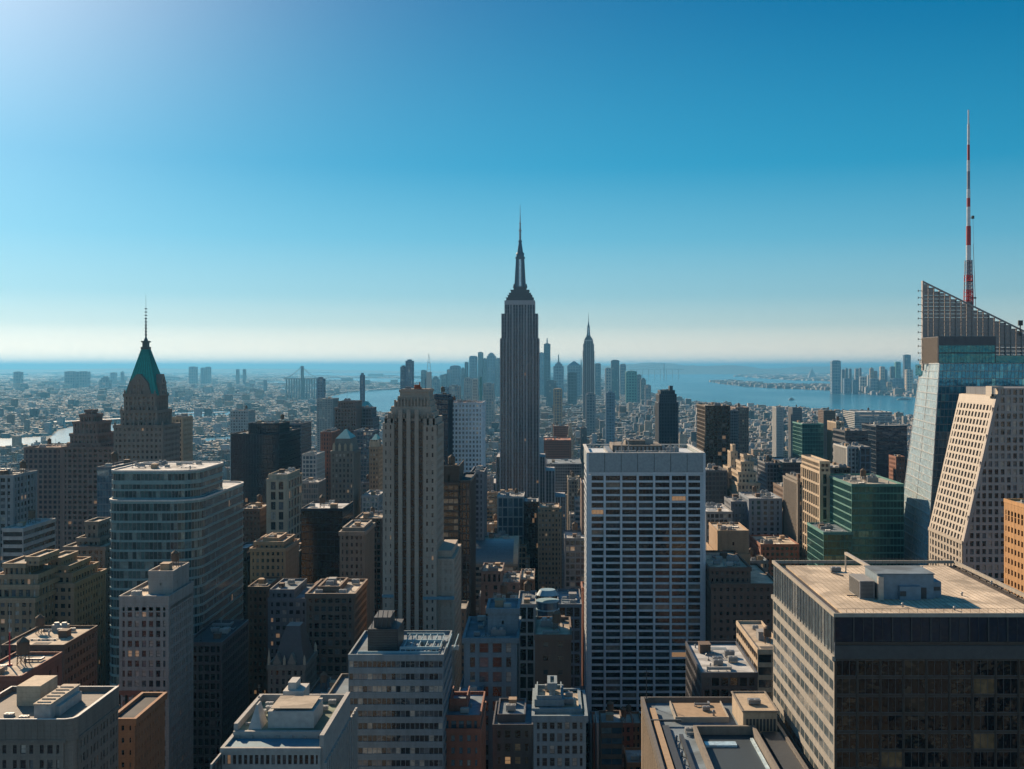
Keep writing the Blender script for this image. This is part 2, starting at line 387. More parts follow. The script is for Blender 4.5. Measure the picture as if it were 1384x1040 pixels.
# ------------------------------------------------------------------ roof things (shared meshes, size 1 units in metres)
def shared(name, mb, mat): return mb.mesh(name, mat)
def _ac():
    m = MB(); m.box(0, 3, 0, 2, .4, 2.0); m.box(.1, .3, .1, .3, 0, .4); m.box(2.7, 2.9, .1, .3, 0, .4); m.box(.1, .3, 1.7, 1.9, 0, .4); m.box(2.7, 2.9, 1.7, 1.9, 0, .4)
    m.cyl(.8, 1, 2.0, 2.15, .6, .55, 10); m.cyl(2.2, 1, 2.0, 2.15, .6, .55, 10)
    for k in range(5): m.box(.3, 2.7, -.05, 0, .6 + k * .26, .7 + k * .26)
    return m
def _tank():
    m = MB()
    for x in (-1.2, 1.2):
        for y in (-1.2, 1.2): m.bar((x, y, 0), (x * .9, y * .9, 3.0), .22)
    m.bar((-1.2, -1.2, .3), (1.1, -1.1, 2.8), .12); m.bar((1.2, -1.2, .3), (-1.1, -1.1, 2.8), .12)
    m.box(-1.5, 1.5, -1.5, 1.5, 3.0, 3.2); m.cyl(0, 0, 3.2, 6.6, 1.75, 1.65, 14); m.cyl(0, 0, 6.6, 7.9, 1.85, .12, 14)
    for z in (3.8, 4.6, 5.5, 6.2): m.cyl(0, 0, z, z + .1, 1.78, 1.78, 14)
    return m
def _vent():
    m = MB(); m.cyl(0, 0, 0, 1.2, .3, .3, 8); m.cyl(0, 0, 1.2, 1.6, .5, .25, 8); return m
def _hut():
    m = MB(); m.box(0, 3.4, 0, 4.6, 0, 2.7); m.box(-.15, 3.55, -.15, 4.75, 2.7, 2.9); m.box(1.1, 2.1, -.06, 0, 0, 2.1); return m
def _duct():
    m = MB(); m.box(0, 7, 0, .8, .5, 1.3); m.box(6.2, 7, .8, 4, .5, 1.3)
    for x in (.5, 3, 5.5): m.box(x, x + .15, .1, .7, 0, .5)
    m.box(-.3, 0, -.1, .9, 0, 1.5); return m
def _mast():
    m = MB(); m.cyl(0, 0, 0, 7, .12, .06, 6); m.bar((-.8, 0, 5), (.8, 0, 5), .08); m.bar((-.6, 0, 6), (.6, 0, 6), .08); m.box(-.4, .4, -.4, .4, 0, .4); return m
def _fan():
    m = MB(); m.box(0, 6, 0, 3, 0, 2.6); m.cyl(1.5, 1.5, 2.6, 3.4, 1.15, 1.0, 14); m.cyl(4.5, 1.5, 2.6, 3.4, 1.15, 1.0, 14)
    for k in range(7): m.box(.2, 5.8, -.07, 0, .3 + k * .32, .42 + k * .32)
    return m
MT_w = plain('painted_metal_white', (.42, .42, .40), .5); MT_g = plain('painted_metal_grey', (.28, .29, .30), .45, .2)
MT_d = plain('painted_metal_dark', (.05, .055, .06), .5); MT_wood = plain('tank_wood', (.16, .10, .065), .85)
def _patch():
    m = MB(); m.box(0, 6, 0, 4, 0, .05); m.box(.8, 3.2, .6, 2.2, .05, .09); return m
def _pipes():
    m = MB()
    for y in (0, .5, .9): m.box(0, 9, y, y + .18, .35, .53)
    for x in (.3, 3, 6, 8.6): m.box(x, x + .2, -.1, 1.2, 0, .35)
    m.box(8.8, 9, 0, 3.5, .35, .53); return m
def _sky():
    m = MB(); m.box(0, 4, 0, 2.4, 0, .6)
    for k in range(4): m.prism([(.1 + k, .1), (.9 + k, .1), (.9 + k, 2.3), (.1 + k, 2.3)], .6, 1.0, [(.45 + k, .1), (.55 + k, .1), (.55 + k, 2.3), (.45 + k, 2.3)])
    return m
SH = {'roof_patch': [shared('roof_patch', _patch(), R_('tar')), shared('roof_patch', _patch(), R_('silver')), shared('roof_patch', _patch(), R_('bluegrey'))], 'pipe_run': [shared('pipe_run', _pipes(), MT_g), shared('pipe_run', _pipes(), MT_w)], 'skylight': [shared('skylight', _sky(), MT_g)], 'cooling_unit': [shared('cooling_unit', _ac(), MT_w), shared('cooling_unit', _ac(), MT_g)],
      'water_tank': [shared('water_tank', _tank(), MT_wood)], 'vent_pipe': [shared('vent_pipe', _vent(), MT_g), shared('vent_pipe', _vent(), MT_w)],
      'stair_hut': [shared('stair_hut', _hut(), W_('tan')), shared('stair_hut', _hut(), W_('pale')), shared('stair_hut', _hut(), W_('brown'))],
      'duct': [shared('duct', _duct(), MT_w), shared('duct', _duct(), MT_g)], 'antenna': [shared('antenna', _mast(), MT_d)],
      'cooling_tower': [shared('cooling_tower', _fan(), MT_g), shared('cooling_tower', _fan(), MT_w)]}
SZ = {'roof_patch': (6, 4), 'pipe_run': (9, 3.6), 'skylight': (4, 2.4), 'cooling_unit': (3, 2), 'water_tank': (4, 4), 'vent_pipe': (1, 1), 'stair_hut': (3.5, 4.8), 'duct': (7.2, 4.2), 'antenna': (1, 1), 'cooling_tower': (6, 3)}
def clutter(par, rng, x0, x1, y0, y1, z, avoid=None, dens=1.0, tank=.5):
    placed = [avoid] if avoid else []
    A = (x1 - x0) * (y1 - y0)
    if min(x1 - x0, y1 - y0) < 6: return
    n = int(min(18, 3 + A / 55 * dens))
    kinds = ['stair_hut', 'cooling_unit', 'roof_patch', 'duct', 'pipe_run', 'cooling_unit', 'vent_pipe', 'cooling_tower', 'roof_patch', 'skylight', 'vent_pipe', 'cooling_unit', 'antenna', 'pipe_run', 'duct', 'vent_pipe', 'cooling_unit', 'roof_patch']
    if rng.random() < tank: kinds.insert(0, 'water_tank')
    for k in kinds[:n]:
        sw, sd = SZ[k]; s = rng.uniform(.65, 1.1)
        for _ in range(6):
            a = rng.uniform(x0 + 1.2, max(x0 + 1.3, x1 - 1.2 - sw * s)); b = rng.uniform(y0 + 1.2, max(y0 + 1.3, y1 - 1.2 - sd * s))
            r = (a, a + sw * s, b, b + sd * s)
            if r[1] > x1 - .8 or r[3] > y1 - .8: continue
            if all(r[1] + .4 < q[0] or r[0] - .4 > q[1] or r[3] + .4 < q[2] or r[2] - .4 > q[3] for q in placed):
                placed.append(r)
                ox, oy = (a + 2 * s, b + 2 * s) if k == 'water_tank' else ((a + .5, b + .5) if k in ('vent_pipe', 'antenna') else (a, b))
                inst(k, rng.choice(SH[k]), par, (ox, oy, z), (s, s, s)); break

# ------------------------------------------------------------------ general building
ST = {
 'punch': dict(bay=2.6, fl=3.5, pier=1.25, sp=1.7, rec=.35, mode='grid', win='each'),
 'punchw': dict(bay=3.4, fl=3.6, pier=1.3, sp=1.6, rec=.4, mode='grid', win='each'),
 'deco': dict(bay=2.7, fl=3.6, pier=1.35, sp=1.5, rec=.55, mode='vert', win='column'),
 'grid': dict(bay=3.0, fl=3.6, pier=.7, sp=1.1, rec=.5, mode='grid', win='strip'),
 'ribbon': dict(bay=3.2, fl=3.7, pier=.25, sp=1.6, rec=.4, mode='ribbon', win='strip'),
 'curtain': dict(bay=1.6, fl=3.9, pier=.14, sp=.45, rec=.14, mode='grid', win='strip'),
 'slab': dict(bay=1.9, fl=3.8, pier=.35, sp=.9, rec=.35, mode='vert', win='column'),
}
HEROES = []      # (px0, px1, pytop, Y, visible bottom) for the filler to respect
FOOT = []        # footprints taken
LAND = []        # landmarks for labels
def S(k, **kw): d = dict(ST[k]); d.update(kw); return d

def building(name, label, cat, tiers, st, wall='tan', glass='std', roof='gravel', group=None, parapet=1.1, clut=1.0, tank=.4, seed=0, side=None, cornice=0.0, crownmat=None):
    """tiers: list of (x0, x1, y0, y1, ztop[, style]) from the bottom up"""
    x0, x1, y0, y1 = tiers[0][:4]
    r = root(name, label, cat, ((x0 + x1) / 2, y0, 0), group)
    side = side or ('east' if (x0 + x1) / 2 < 0 else 'west')
    rng = random.Random(seed + int(abs(x0) * 7 + y0))
    wm = W_(wall); gm_ = G_(glass); rm = R_(roof)
    z = 0.0; cells = []; wl = MB()
    for i, t in enumerate(tiers):
        a, b, c, d, zt = t[:5]; s = t[5] if len(t) > 5 and t[5] else st; rec = s['rec']
        wl.box(a + rec, b - rec, c + rec, d - rec, z, zt - .05)
        H = zt - z
        facade(wl, (a, c + rec, z), (1, 0, 0), (0, 0, 1), (0, -1, 0), b - a, H, s, 'front', cells)
        L = d - c - rec
        facade(wl, (b - rec, c + rec, z), (0, 1, 0), (0, 0, 1), (1, 0, 0), L, H, s, 'east', cells)
        facade(wl, (a + rec, d, z), (0, -1, 0), (0, 0, 1), (-1, 0, 0), L, H, s, 'west', cells)
        z = zt
    wl.build('wall', wm, r)
    pm = MB(); rmb = MB()
    for i, t in enumerate(tiers):
        a, b, c, d, zt = t[:5]; e = .12 + cornice; th = .35
        zb = zt - (.4 if cornice == 0 else .9)
        pm.box(a - e, b + e, c - e, c + th, zb, zt + parapet); pm.box(a - e, b + e, d - th, d + e, zb, zt + parapet)
        pm.box(a - e, a + th, c + th, d - th, zb, zt + parapet); pm.box(b - th, b + e, c + th, d - th, zb, zt + parapet)
        rmb.box(a + th, b - th, c + th, d - th, zt - .03, zt + .12)
    pm.build('parapet', wm if crownmat is None else crownmat, r); rmb.build('roof', rm, r)
    glaze(cells, st['win'], gm_, r, side)
    if clut > 0:
        for i, t in enumerate(tiers):
            av = tiers[i + 1][:4] if i + 1 < len(tiers) else None
            if av is None or (t[1] - t[0]) * (t[3] - t[2]) > 2.2 * (av[1] - av[0]) * (av[3] - av[2]):
                clutter(r, rng, t[0] + .6, t[1] - .6, t[2] + .6, t[3] - .6, t[4] + .12, av, clut, tank if av is None else 0)
    return r

def hero(name, label, px0, px1, py, Y, D, st, wall='tan', glass='std', roof='gravel', vb=1100, tiers=(), land=None, cat='building', **kw):
    """front face from px0 to px1, roof edge at py, Y metres away, D metres deep. tiers: (fx0, fx1, fy0, fy1, py[, style]) as fractions"""
    a, b = X(px0, Y), X(px1, Y)
    T = [(a, b, Y, Y + D, Z(py, Y))]
    tp = py
    for t in tiers:
        yy = Y + D * t[2]
        T.append((a + (b - a) * t[0], a + (b - a) * t[1], yy, Y + D * t[3], Z(t[4], yy)) + tuple(t[5:6])); tp = min(tp, t[4])
    o = building(name, label, cat, T, st, wall, glass, roof, **kw)
    mark(px0, px1, tp, Y, D, vb, T[0], land)
    return o, T
def mark(px0, px1, tp, Y, D, vb, box, land=None):
    c0 = VX + (px0 - VX) * Y / (Y + D); c1 = VX + (px1 - VX) * Y / (Y + D)
    HEROES.append((min(px0, c0), max(px1, c1), tp, Y, vb)); FOOT.append((box[0] - 3, box[1] + 3, box[2] - 3, box[3] + 3))
    if land: LAND.append((land, (px0 + px1) / 2, Y))

# ================================================================== THE SETTING
def rect_poly(name, pts, z, mat, kind='structure', thick=0.0):
    mb = MB(); mb.face([(x, y, z) for x, y in pts]); o = mb.build(name, mat); struct(o, kind); return o
def gp(px, py): Y = CZ * F / (py - VY); return (X(px, Y), Y)      # point of the ground seen at a place in the photograph

gm_, n, b = newmat('city_ground')
geo = N(n, 'ShaderNodeNewGeometry'); ns = N(n, 'ShaderNodeTexNoise'); ns.inputs['Scale'].default_value = .004; ns.inputs['Detail'].default_value = 8
n.links.new(geo.outputs['Position'], ns.inputs['Vector'])
v = N(n, 'ShaderNodeTexVoronoi'); v.inputs['Scale'].default_value = .012; n.links.new(geo.outputs['Position'], v.inputs['Vector'])
sv = N(n, 'ShaderNodeSeparateColor'); n.links.new(v.outputs['Color'], sv.inputs[0])
f = mathn(n, 'MULTIPLY_ADD', sv.outputs[0], .10, .03); f = mathn(n, 'MULTIPLY', f, mathn(n, 'MULTIPLY_ADD', ns.outputs[0], 1.6, .2))
n.links.new(mixc(n, 1.0, (1.0, .96, .88, 1), f, 'MULTIPLY'), b.inputs['Base Color']); b.inputs['Roughness'].default_value = .95
rect_poly('ground', [(-400000, -3000), (400000, -3000), (400000, 400000), (-400000, 400000)], 0.0, gm_)

wm_, n, b = newmat('water')
geo = N(n, 'ShaderNodeNewGeometry'); mp = N(n, 'ShaderNodeMapping'); mp.inputs['Scale'].default_value = (1, .35, 1)
n.links.new(geo.outputs['Position'], mp.inputs[0])
n1 = N(n, 'ShaderNodeTexNoise'); n1.inputs['Scale'].default_value = .05; n1.inputs['Detail'].default_value = 8; n.links.new(mp.outputs[0], n1.inputs['Vector'])
n2 = N(n, 'ShaderNodeTexNoise'); n2.inputs['Scale'].default_value = .0012; n2.inputs['Detail'].default_value = 5; n.links.new(mp.outputs[0], n2.inputs['Vector'])
b.inputs['Base Color'].default_value = (.012, .10, .15, 1)
n.links.new(mathn(n, 'MULTIPLY_ADD', n2.outputs[0], .25, .10), b.inputs['Roughness'])
bp = N(n, 'ShaderNodeBump'); bp.inputs['Strength'].default_value = .6; bp.inputs['Distance'].default_value = .8
n.links.new(n1.outputs[0], bp.inputs['Height']); n.links.new(bp.outputs[0], b.inputs['Normal'])
WATER = []
def water(name, pts, z=.6):
    P = [gp(*p) for p in pts]; WATER.append((min(p[1] for p in P), max(p[1] for p in P), P)); return rect_poly(name, P, z, wm_)
water('harbour', [(848, 507.5), (862, 520), (875, 531), (900, 538), (940, 545), (1000, 550), (1060, 554), (1150, 560), (1230, 567), (1420, 575), (1420, 538), (1180, 534), (1230, 520), (1230, 512), (1000, 503.2), (848, 502.2)])
water('bay', [(840, 501.8), (1240, 500.2), (1450, 499.6), (1450, 498.2), (300, 498.2), (300, 499.2), (560, 500.0), (740, 501.2)], .55)
water('inlet', [(446, 548), (448, 536), (470, 531), (500, 528), (545, 526.5), (600, 526), (600, 560), (452, 560)])
water('channel', [(405, 508), (480, 508.6), (600, 509), (680, 508), (680, 505.2), (560, 505), (430, 504.8), (405, 505.8)])
water('channel', [(430, 514), (470, 515), (545, 518), (640, 518), (640, 512.4), (540, 512), (450, 511.5)])
water('channel', [(350, 518.4), (430, 519), (432, 516.8), (360, 516)])
water('channel', [(375, 527), (425, 528), (440, 524), (390, 523.5)])
water('east_river', [(50, 606), (105, 602), (165, 598), (240, 594), (240, 578), (160, 571), (112, 574), (80, 582)])
water('east_river', [(-80, 612), (20, 608), (66, 603), (60, 590), (0, 593), (-80, 595)])
water('east_river', [(222, 567), (270, 566), (316, 563), (318, 556), (270, 556.5), (236, 558)])
water('east_river', [(270, 600), (330, 596), (330, 590), (280, 592)])
def in_poly(x, y, P):
    c = False; j = len(P) - 1
    for i in range(len(P)):
        if (P[i][1] > y) != (P[j][1] > y) and x < (P[j][0] - P[i][0]) * (y - P[i][1]) / (P[j][1] - P[i][1]) + P[i][0]: c = not c
        j = i
    return c
def wet(x, y): return any(lo <= y <= hi and in_poly(x, y, P) for lo, hi, P in WATER)

landm = plain('shore_land', (.16, .15, .13), .95)
def land(name, pts, h=3.0):
    mb = MB(); P = [gp(*p) for p in pts]
    if sum((P[i][0] - P[i - 1][0]) * (P[i][1] + P[i - 1][1]) for i in range(len(P))) > 0: P.reverse()
    mb.prism(P, 0, h); return struct(mb.build(name, landm))
PEN = [(966, 516.6), (985, 520.6), (1030, 524.2), (1120, 528), (1180, 533.5), (1240, 537.5), (1240, 521), (1125, 521), (1060, 521.2), (1020, 518.4), (990, 515.6), (968, 515.4)]
PEN2 = [(1000, 509.5), (1050, 513), (1125, 516), (1240, 516), (1240, 507.5), (1100, 507), (1010, 505.6)]
PEN3 = [(940, 503.6), (1010, 506.0), (1240, 506.5), (1240, 502), (1000, 501.2), (940, 502)]
land('peninsula', PEN); land('peninsula', PEN2, 4); land('peninsula', PEN3, 5)
landpolys = [[gp(*p) for p in q] for q in (PEN, PEN2, PEN3)]
# low hills on the horizon
hm = plain('hill_ground', (.07, .085, .06), .95)
def hills(px0, px1, Y, z, seed):
    rg = random.Random(seed); mb = MB(); n_ = 60; prev = None
    xs = [X(px0 + (px1 - px0) * i / n_, Y) for i in range(n_ + 1)]
    hs = [max(4, z * math.sin(math.pi * min(1, max(0, (i + .5) / (n_ + 1)))) ** .45 * (0.82 + .10 * math.sin(i * .35 + seed) + .08 * rg.random())) for i in range(n_ + 1)]
    for i in range(n_):
        for (ya, ka, yb, kb) in ((Y - 2500, 0, Y, 1), (Y, 1, Y + 3000, 0)):
            mb.quad((xs[i], ya, hs[i] * ka), (xs[i + 1], ya, hs[i + 1] * ka), (xs[i + 1], yb, hs[i + 1] * kb), (xs[i], yb, hs[i] * kb))
    struct(mb.build('hills', hm))
hills(690, 1060, 42000, 420, 3); hills(930, 1450, 50000, 300, 7); hills(-120, 560, 52000, 200, 5)

# streets between the blocks
rm_ = plain('asphalt', (.05, .05, .052), .9); pm_ = plain('paving', (.22, .21, .20), .9); lm_ = plain('road_paint', (.7, .7, .68), .6)
road = MB(); mark_ = MB(); paves = MB()
AVE = [-620, -440, -260, -95, 5, 95 + 60, 330, 520]
for ax in AVE:
    road.face([(ax - 9, 120, .01), (ax + 9, 120, .01), (ax + 9, 3200, .01), (ax - 9, 3200, .01)])
    for lx in (-4.5, 0, 4.5):
        for k in range(40): mark_.face([(ax + lx - .1, 200 + k * 20, .014), (ax + lx + .1, 200 + k * 20, .014), (ax + lx + .1, 206 + k * 20, .014), (ax + lx - .1, 206 + k * 20, .014)])
    for s_ in (-1, 1): paves.box(min(ax + s_ * 9, ax + s_ * 13), max(ax + s_ * 9, ax + s_ * 13), 120, 3200, 0, .14)
struct(road.build('road', rm_)); struct(mark_.build('road_markings', lm_)); struct(paves.build('pavement', pm_))

# ================================================================== THE TOWERS
rg = random.Random(11)
tower = hero
# ---- far right block in front: dark glass front, sunlit banded side, gravelled roof
def corner_block():
    Y0, Y1 = 260.0, 331.0; x0, x1 = X(1128, 260), X(1440, 260); H = Z(830, 260)
    r = root('office_block', 'large dark glass office block at bottom right with pale roof and blue plant room', 'building', ((x0 + x1) / 2, Y0, 0))
    wl = MB(); cells = []; wl.box(x0 + .14, x1 - .4, Y0 + .4, Y1 - .4, 0, H - 1.4)
    sf = dict(bay=5.2, fl=4.1, pier=.35, sp=.55, rec=.4, mode='vert')
    zt = H - 10.2
    facade(wl, (x0, Y0 + .4, 0), (1, 0, 0), (0, 0, 1), (0, -1, 0), x1 - x0, zt, sf, 'front', cells)
    facade(wl, (x1 - .4, Y0 + .4, 0), (0, 1, 0), (0, 0, 1), (1, 0, 0), Y1 - Y0 - .4, H - 1, sf, 'east', cells)
    # mechanical storeys on top of the front
    wl.box(x0, x1, Y0 + .02, Y0 + .4, zt + 3.2, zt + 3.9)
    wl.build('wall', W_('bronze'), r)
    lou = MB()
    for k in range(16): lou.box(x0 + .1, x1 - .1, Y0 - .25, Y0 + .1, zt + .1 + k * .19, zt + .22 + k * .19)
    lou.build('louvre_band', plain('louvre_dark', (.13, .13, .13), .5), r)
    g = MB(); nb = 12; bw = (x1 - x0) / nb; mul = MB()
    for k in range(nb):
        g.quad((x0 + k * bw, Y0 + .25, zt + 3.9), (x0 + (k + 1) * bw, Y0 + .25, zt + 3.9), (x0 + (k + 1) * bw, Y0 + .25, H - .6), (x0 + k * bw, Y0 + .25, H - .6), rW.random())
        mul.box(x0 + k * bw - .14, x0 + k * bw + .14, Y0 - .1, Y0 + .3, zt + 3.9, H - .6)
        if k: mul.box(x0 + (k + .5) * bw - .05, x0 + (k + .5) * bw + .05, Y0 + .1, Y0 + .3, zt + 3.9, H - .6)
    g.build('top_glazing', G_('navy'), r); mul.build('mullions', MT_d, r)
    glaze([c for c in cells if c[0] == 'front'], 'each', G_('warm'), r, 'west')
    o_ = MB()
    for c in cells:
        if c[0] == 'east': cellquad(o_, c, rW.random())
    o_.build('glazing', G_('dim'), r)
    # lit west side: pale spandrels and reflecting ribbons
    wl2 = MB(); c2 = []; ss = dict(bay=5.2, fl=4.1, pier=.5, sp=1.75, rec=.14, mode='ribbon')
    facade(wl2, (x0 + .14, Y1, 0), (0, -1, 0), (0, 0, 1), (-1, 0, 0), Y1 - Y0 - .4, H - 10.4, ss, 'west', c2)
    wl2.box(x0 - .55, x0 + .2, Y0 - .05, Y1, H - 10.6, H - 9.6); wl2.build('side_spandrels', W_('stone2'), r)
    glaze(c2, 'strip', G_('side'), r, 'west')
    g = MB(); m2 = MB(); nb = 22; bw = (Y1 - Y0) / nb
    for k in range(nb):
        g.quad((x0 + .1, Y0 + (k + 1) * bw, H - 9.6), (x0 + .1, Y0 + k * bw, H - 9.6), (x0 + .1, Y0 + k * bw, H - .6), (x0 + .1, Y0 + (k + 1) * bw, H - .6), rW.random())
        m2.box(x0 - .06, x0 + .12, Y0 + k * bw - .07, Y0 + k * bw + .07, H - 9.6, H - .6)
    g.build('side_top_glazing', G_('side'), r); m2.build('side_mullions', MT_g, r)
    p = MB(); e = .25
    for a in ((x0 - e, x1 + e, Y0 - e, Y0 + .35), (x0 - e, x1 + e, Y1 - .35, Y1 + e), (x0 - e, x0 + .35, Y0 + .35, Y1 - .35), (x1 - .35, x1 + e, Y0 + .35, Y1 - .35)): p.box(*a, H - .7, H + .15)
    p.build('parapet', plain('coping_stone', (.42, .37, .30), .7), r)
    gt = MB(); gt.box(x0 + .35, x0 + 3.2, Y0 + .35, Y1 - .35, H - 2.2, H - 1.6); gt.box(x1 - 3.2, x1 - .35, Y0 + .35, Y1 - .35, H - 2.2, H - 1.6); gt.box(x0 + 3.2, x1 - 3.2, Y1 - 2.4, Y1 - .35, H - 2.2, H - 1.6); gt.build('gutter_walk', R_('tar'), r)
    rf = MB(); rf.box(x0 + 3.2, x1 - 3.2, Y0 + .4, Y1 - 2.4, H - 1.7, H - .9); rf.build('roof', R_('beige'), r)
    sm = MB(); k = x0 + 4.4
    while k < x1 - 3.4: sm.box(k, k + .09, Y0 + .6, Y1 - 2.6, H - .9, H - .84); k += 1.3
    sm.build('roof_seams', plain('roof_seam', (.30, .24, .17), .9), r)
    zr = H - .9
    q_ = lambda p: X(p, 281)
    ph = MB(); ph.box(q_(1186), q_(1262), 281, 292, zr, zr + 6.0); ph.box(q_(1262), q_(1275), 282.5, 289, zr, zr + 3.9)
    ph.box(q_(1214), q_(1242), 279.6, 281, zr, zr + 3.3); q = ph.build('plant_room', plain('blue_render', (.20, .28, .34), .7), r)
    d = MB(); d.box(q_(1245), q_(1252), 280.85, 281, zr + .1, zr + 2.8); d.box(q_(1214), q_(1222), 279.4, 279.6, zr + 1, zr + 2.2); d.box(q_(1264), q_(1273), 282.35, 282.5, zr + 1.8, zr + 2.7); d.build('door', MT_d, q)
    cp = MB(); cp.box(q_(1185), q_(1263), 280.7, 292.3, zr + 6.0, zr + 6.25); cp.build('plant_room_roof', R_('bluegrey'), q)
    lb = MB(); a, b_ = q_(1162), q_(1182); lb.box(a, b_, 281, 291, zr, zr + 4.4); la = lb.build('louvred_box', W_('pale'), r)
    lv = MB()
    for k in range(12): lv.box(a - .12, a, 281.4, 290.6, zr + .4 + k * .32, zr + .56 + k * .32)
    for k in range(12): lv.box(a + .3, b_ - .3, 280.88, 281, zr + .4 + k * .32, zr + .56 + k * .32)
    lv.build('louvres', MT_d, la)
    cr = MB(); cr.bar((X(1194, 283), 282, zr + 5.5), (X(1143, 318), 318, zr + 5.2), .7); cr.box(X(1187, 280), X(1194, 280), 279.8, 281, zr, zr + 5.6); cr.bar((X(1143, 318), 318, zr + 5.2), (X(1143, 318), 318, zr), .35); cr.build('window_cleaning_crane', plain('crane_paint', (.55, .48, .40), .5), r)
    rl = MB()
    for (ya, yb, xa, xb) in ((Y0 + 1.2, Y0 + 1.2, x0 + 1, x1 - 1), (Y1 - 1.2, Y1 - 1.2, x0 + 1, x1 - 1)):
        rl.bar((xa, ya, H + .9), (xb, yb, H + .9), .06)
        k = xa
        while k < xb: rl.box(k, k + .06, ya - .03, ya + .03, H - 1.6, H + .9); k += 2.0
    rl.build('railing', MT_d, r)
    inst('cooling_unit', SH['cooling_unit'][1], r, (X(1140, 305), 318, zr), (.9, .9, .6)); inst('vent_pipe', SH['vent_pipe'][0], r, (X(1165, 290), 287, zr))
    pp = MB(); pp.bar((x0 + 9, 284, zr + .3), (x0 + 20, 282, zr + .3), .25); pp.bar((x0 + 13, 316, zr + .3), (x0 + 15, 311, zr + .3), .3); pp.build('roof_pipe', MT_d, r)
    for (a, b2) in ((1220, 272), (1300, 285), (1340, 300), (1246, 322), (1290, 268)): inst('vent_pipe', SH['vent_pipe'][1], r, (X(a, b2), b2, zr), (.8, .8, .6))
    mark(1128, 1440, 758, Y0, Y1 - Y0, 1100, (x0, x1, Y0, Y1), 'the dark glass block at the bottom right')
corner_block()

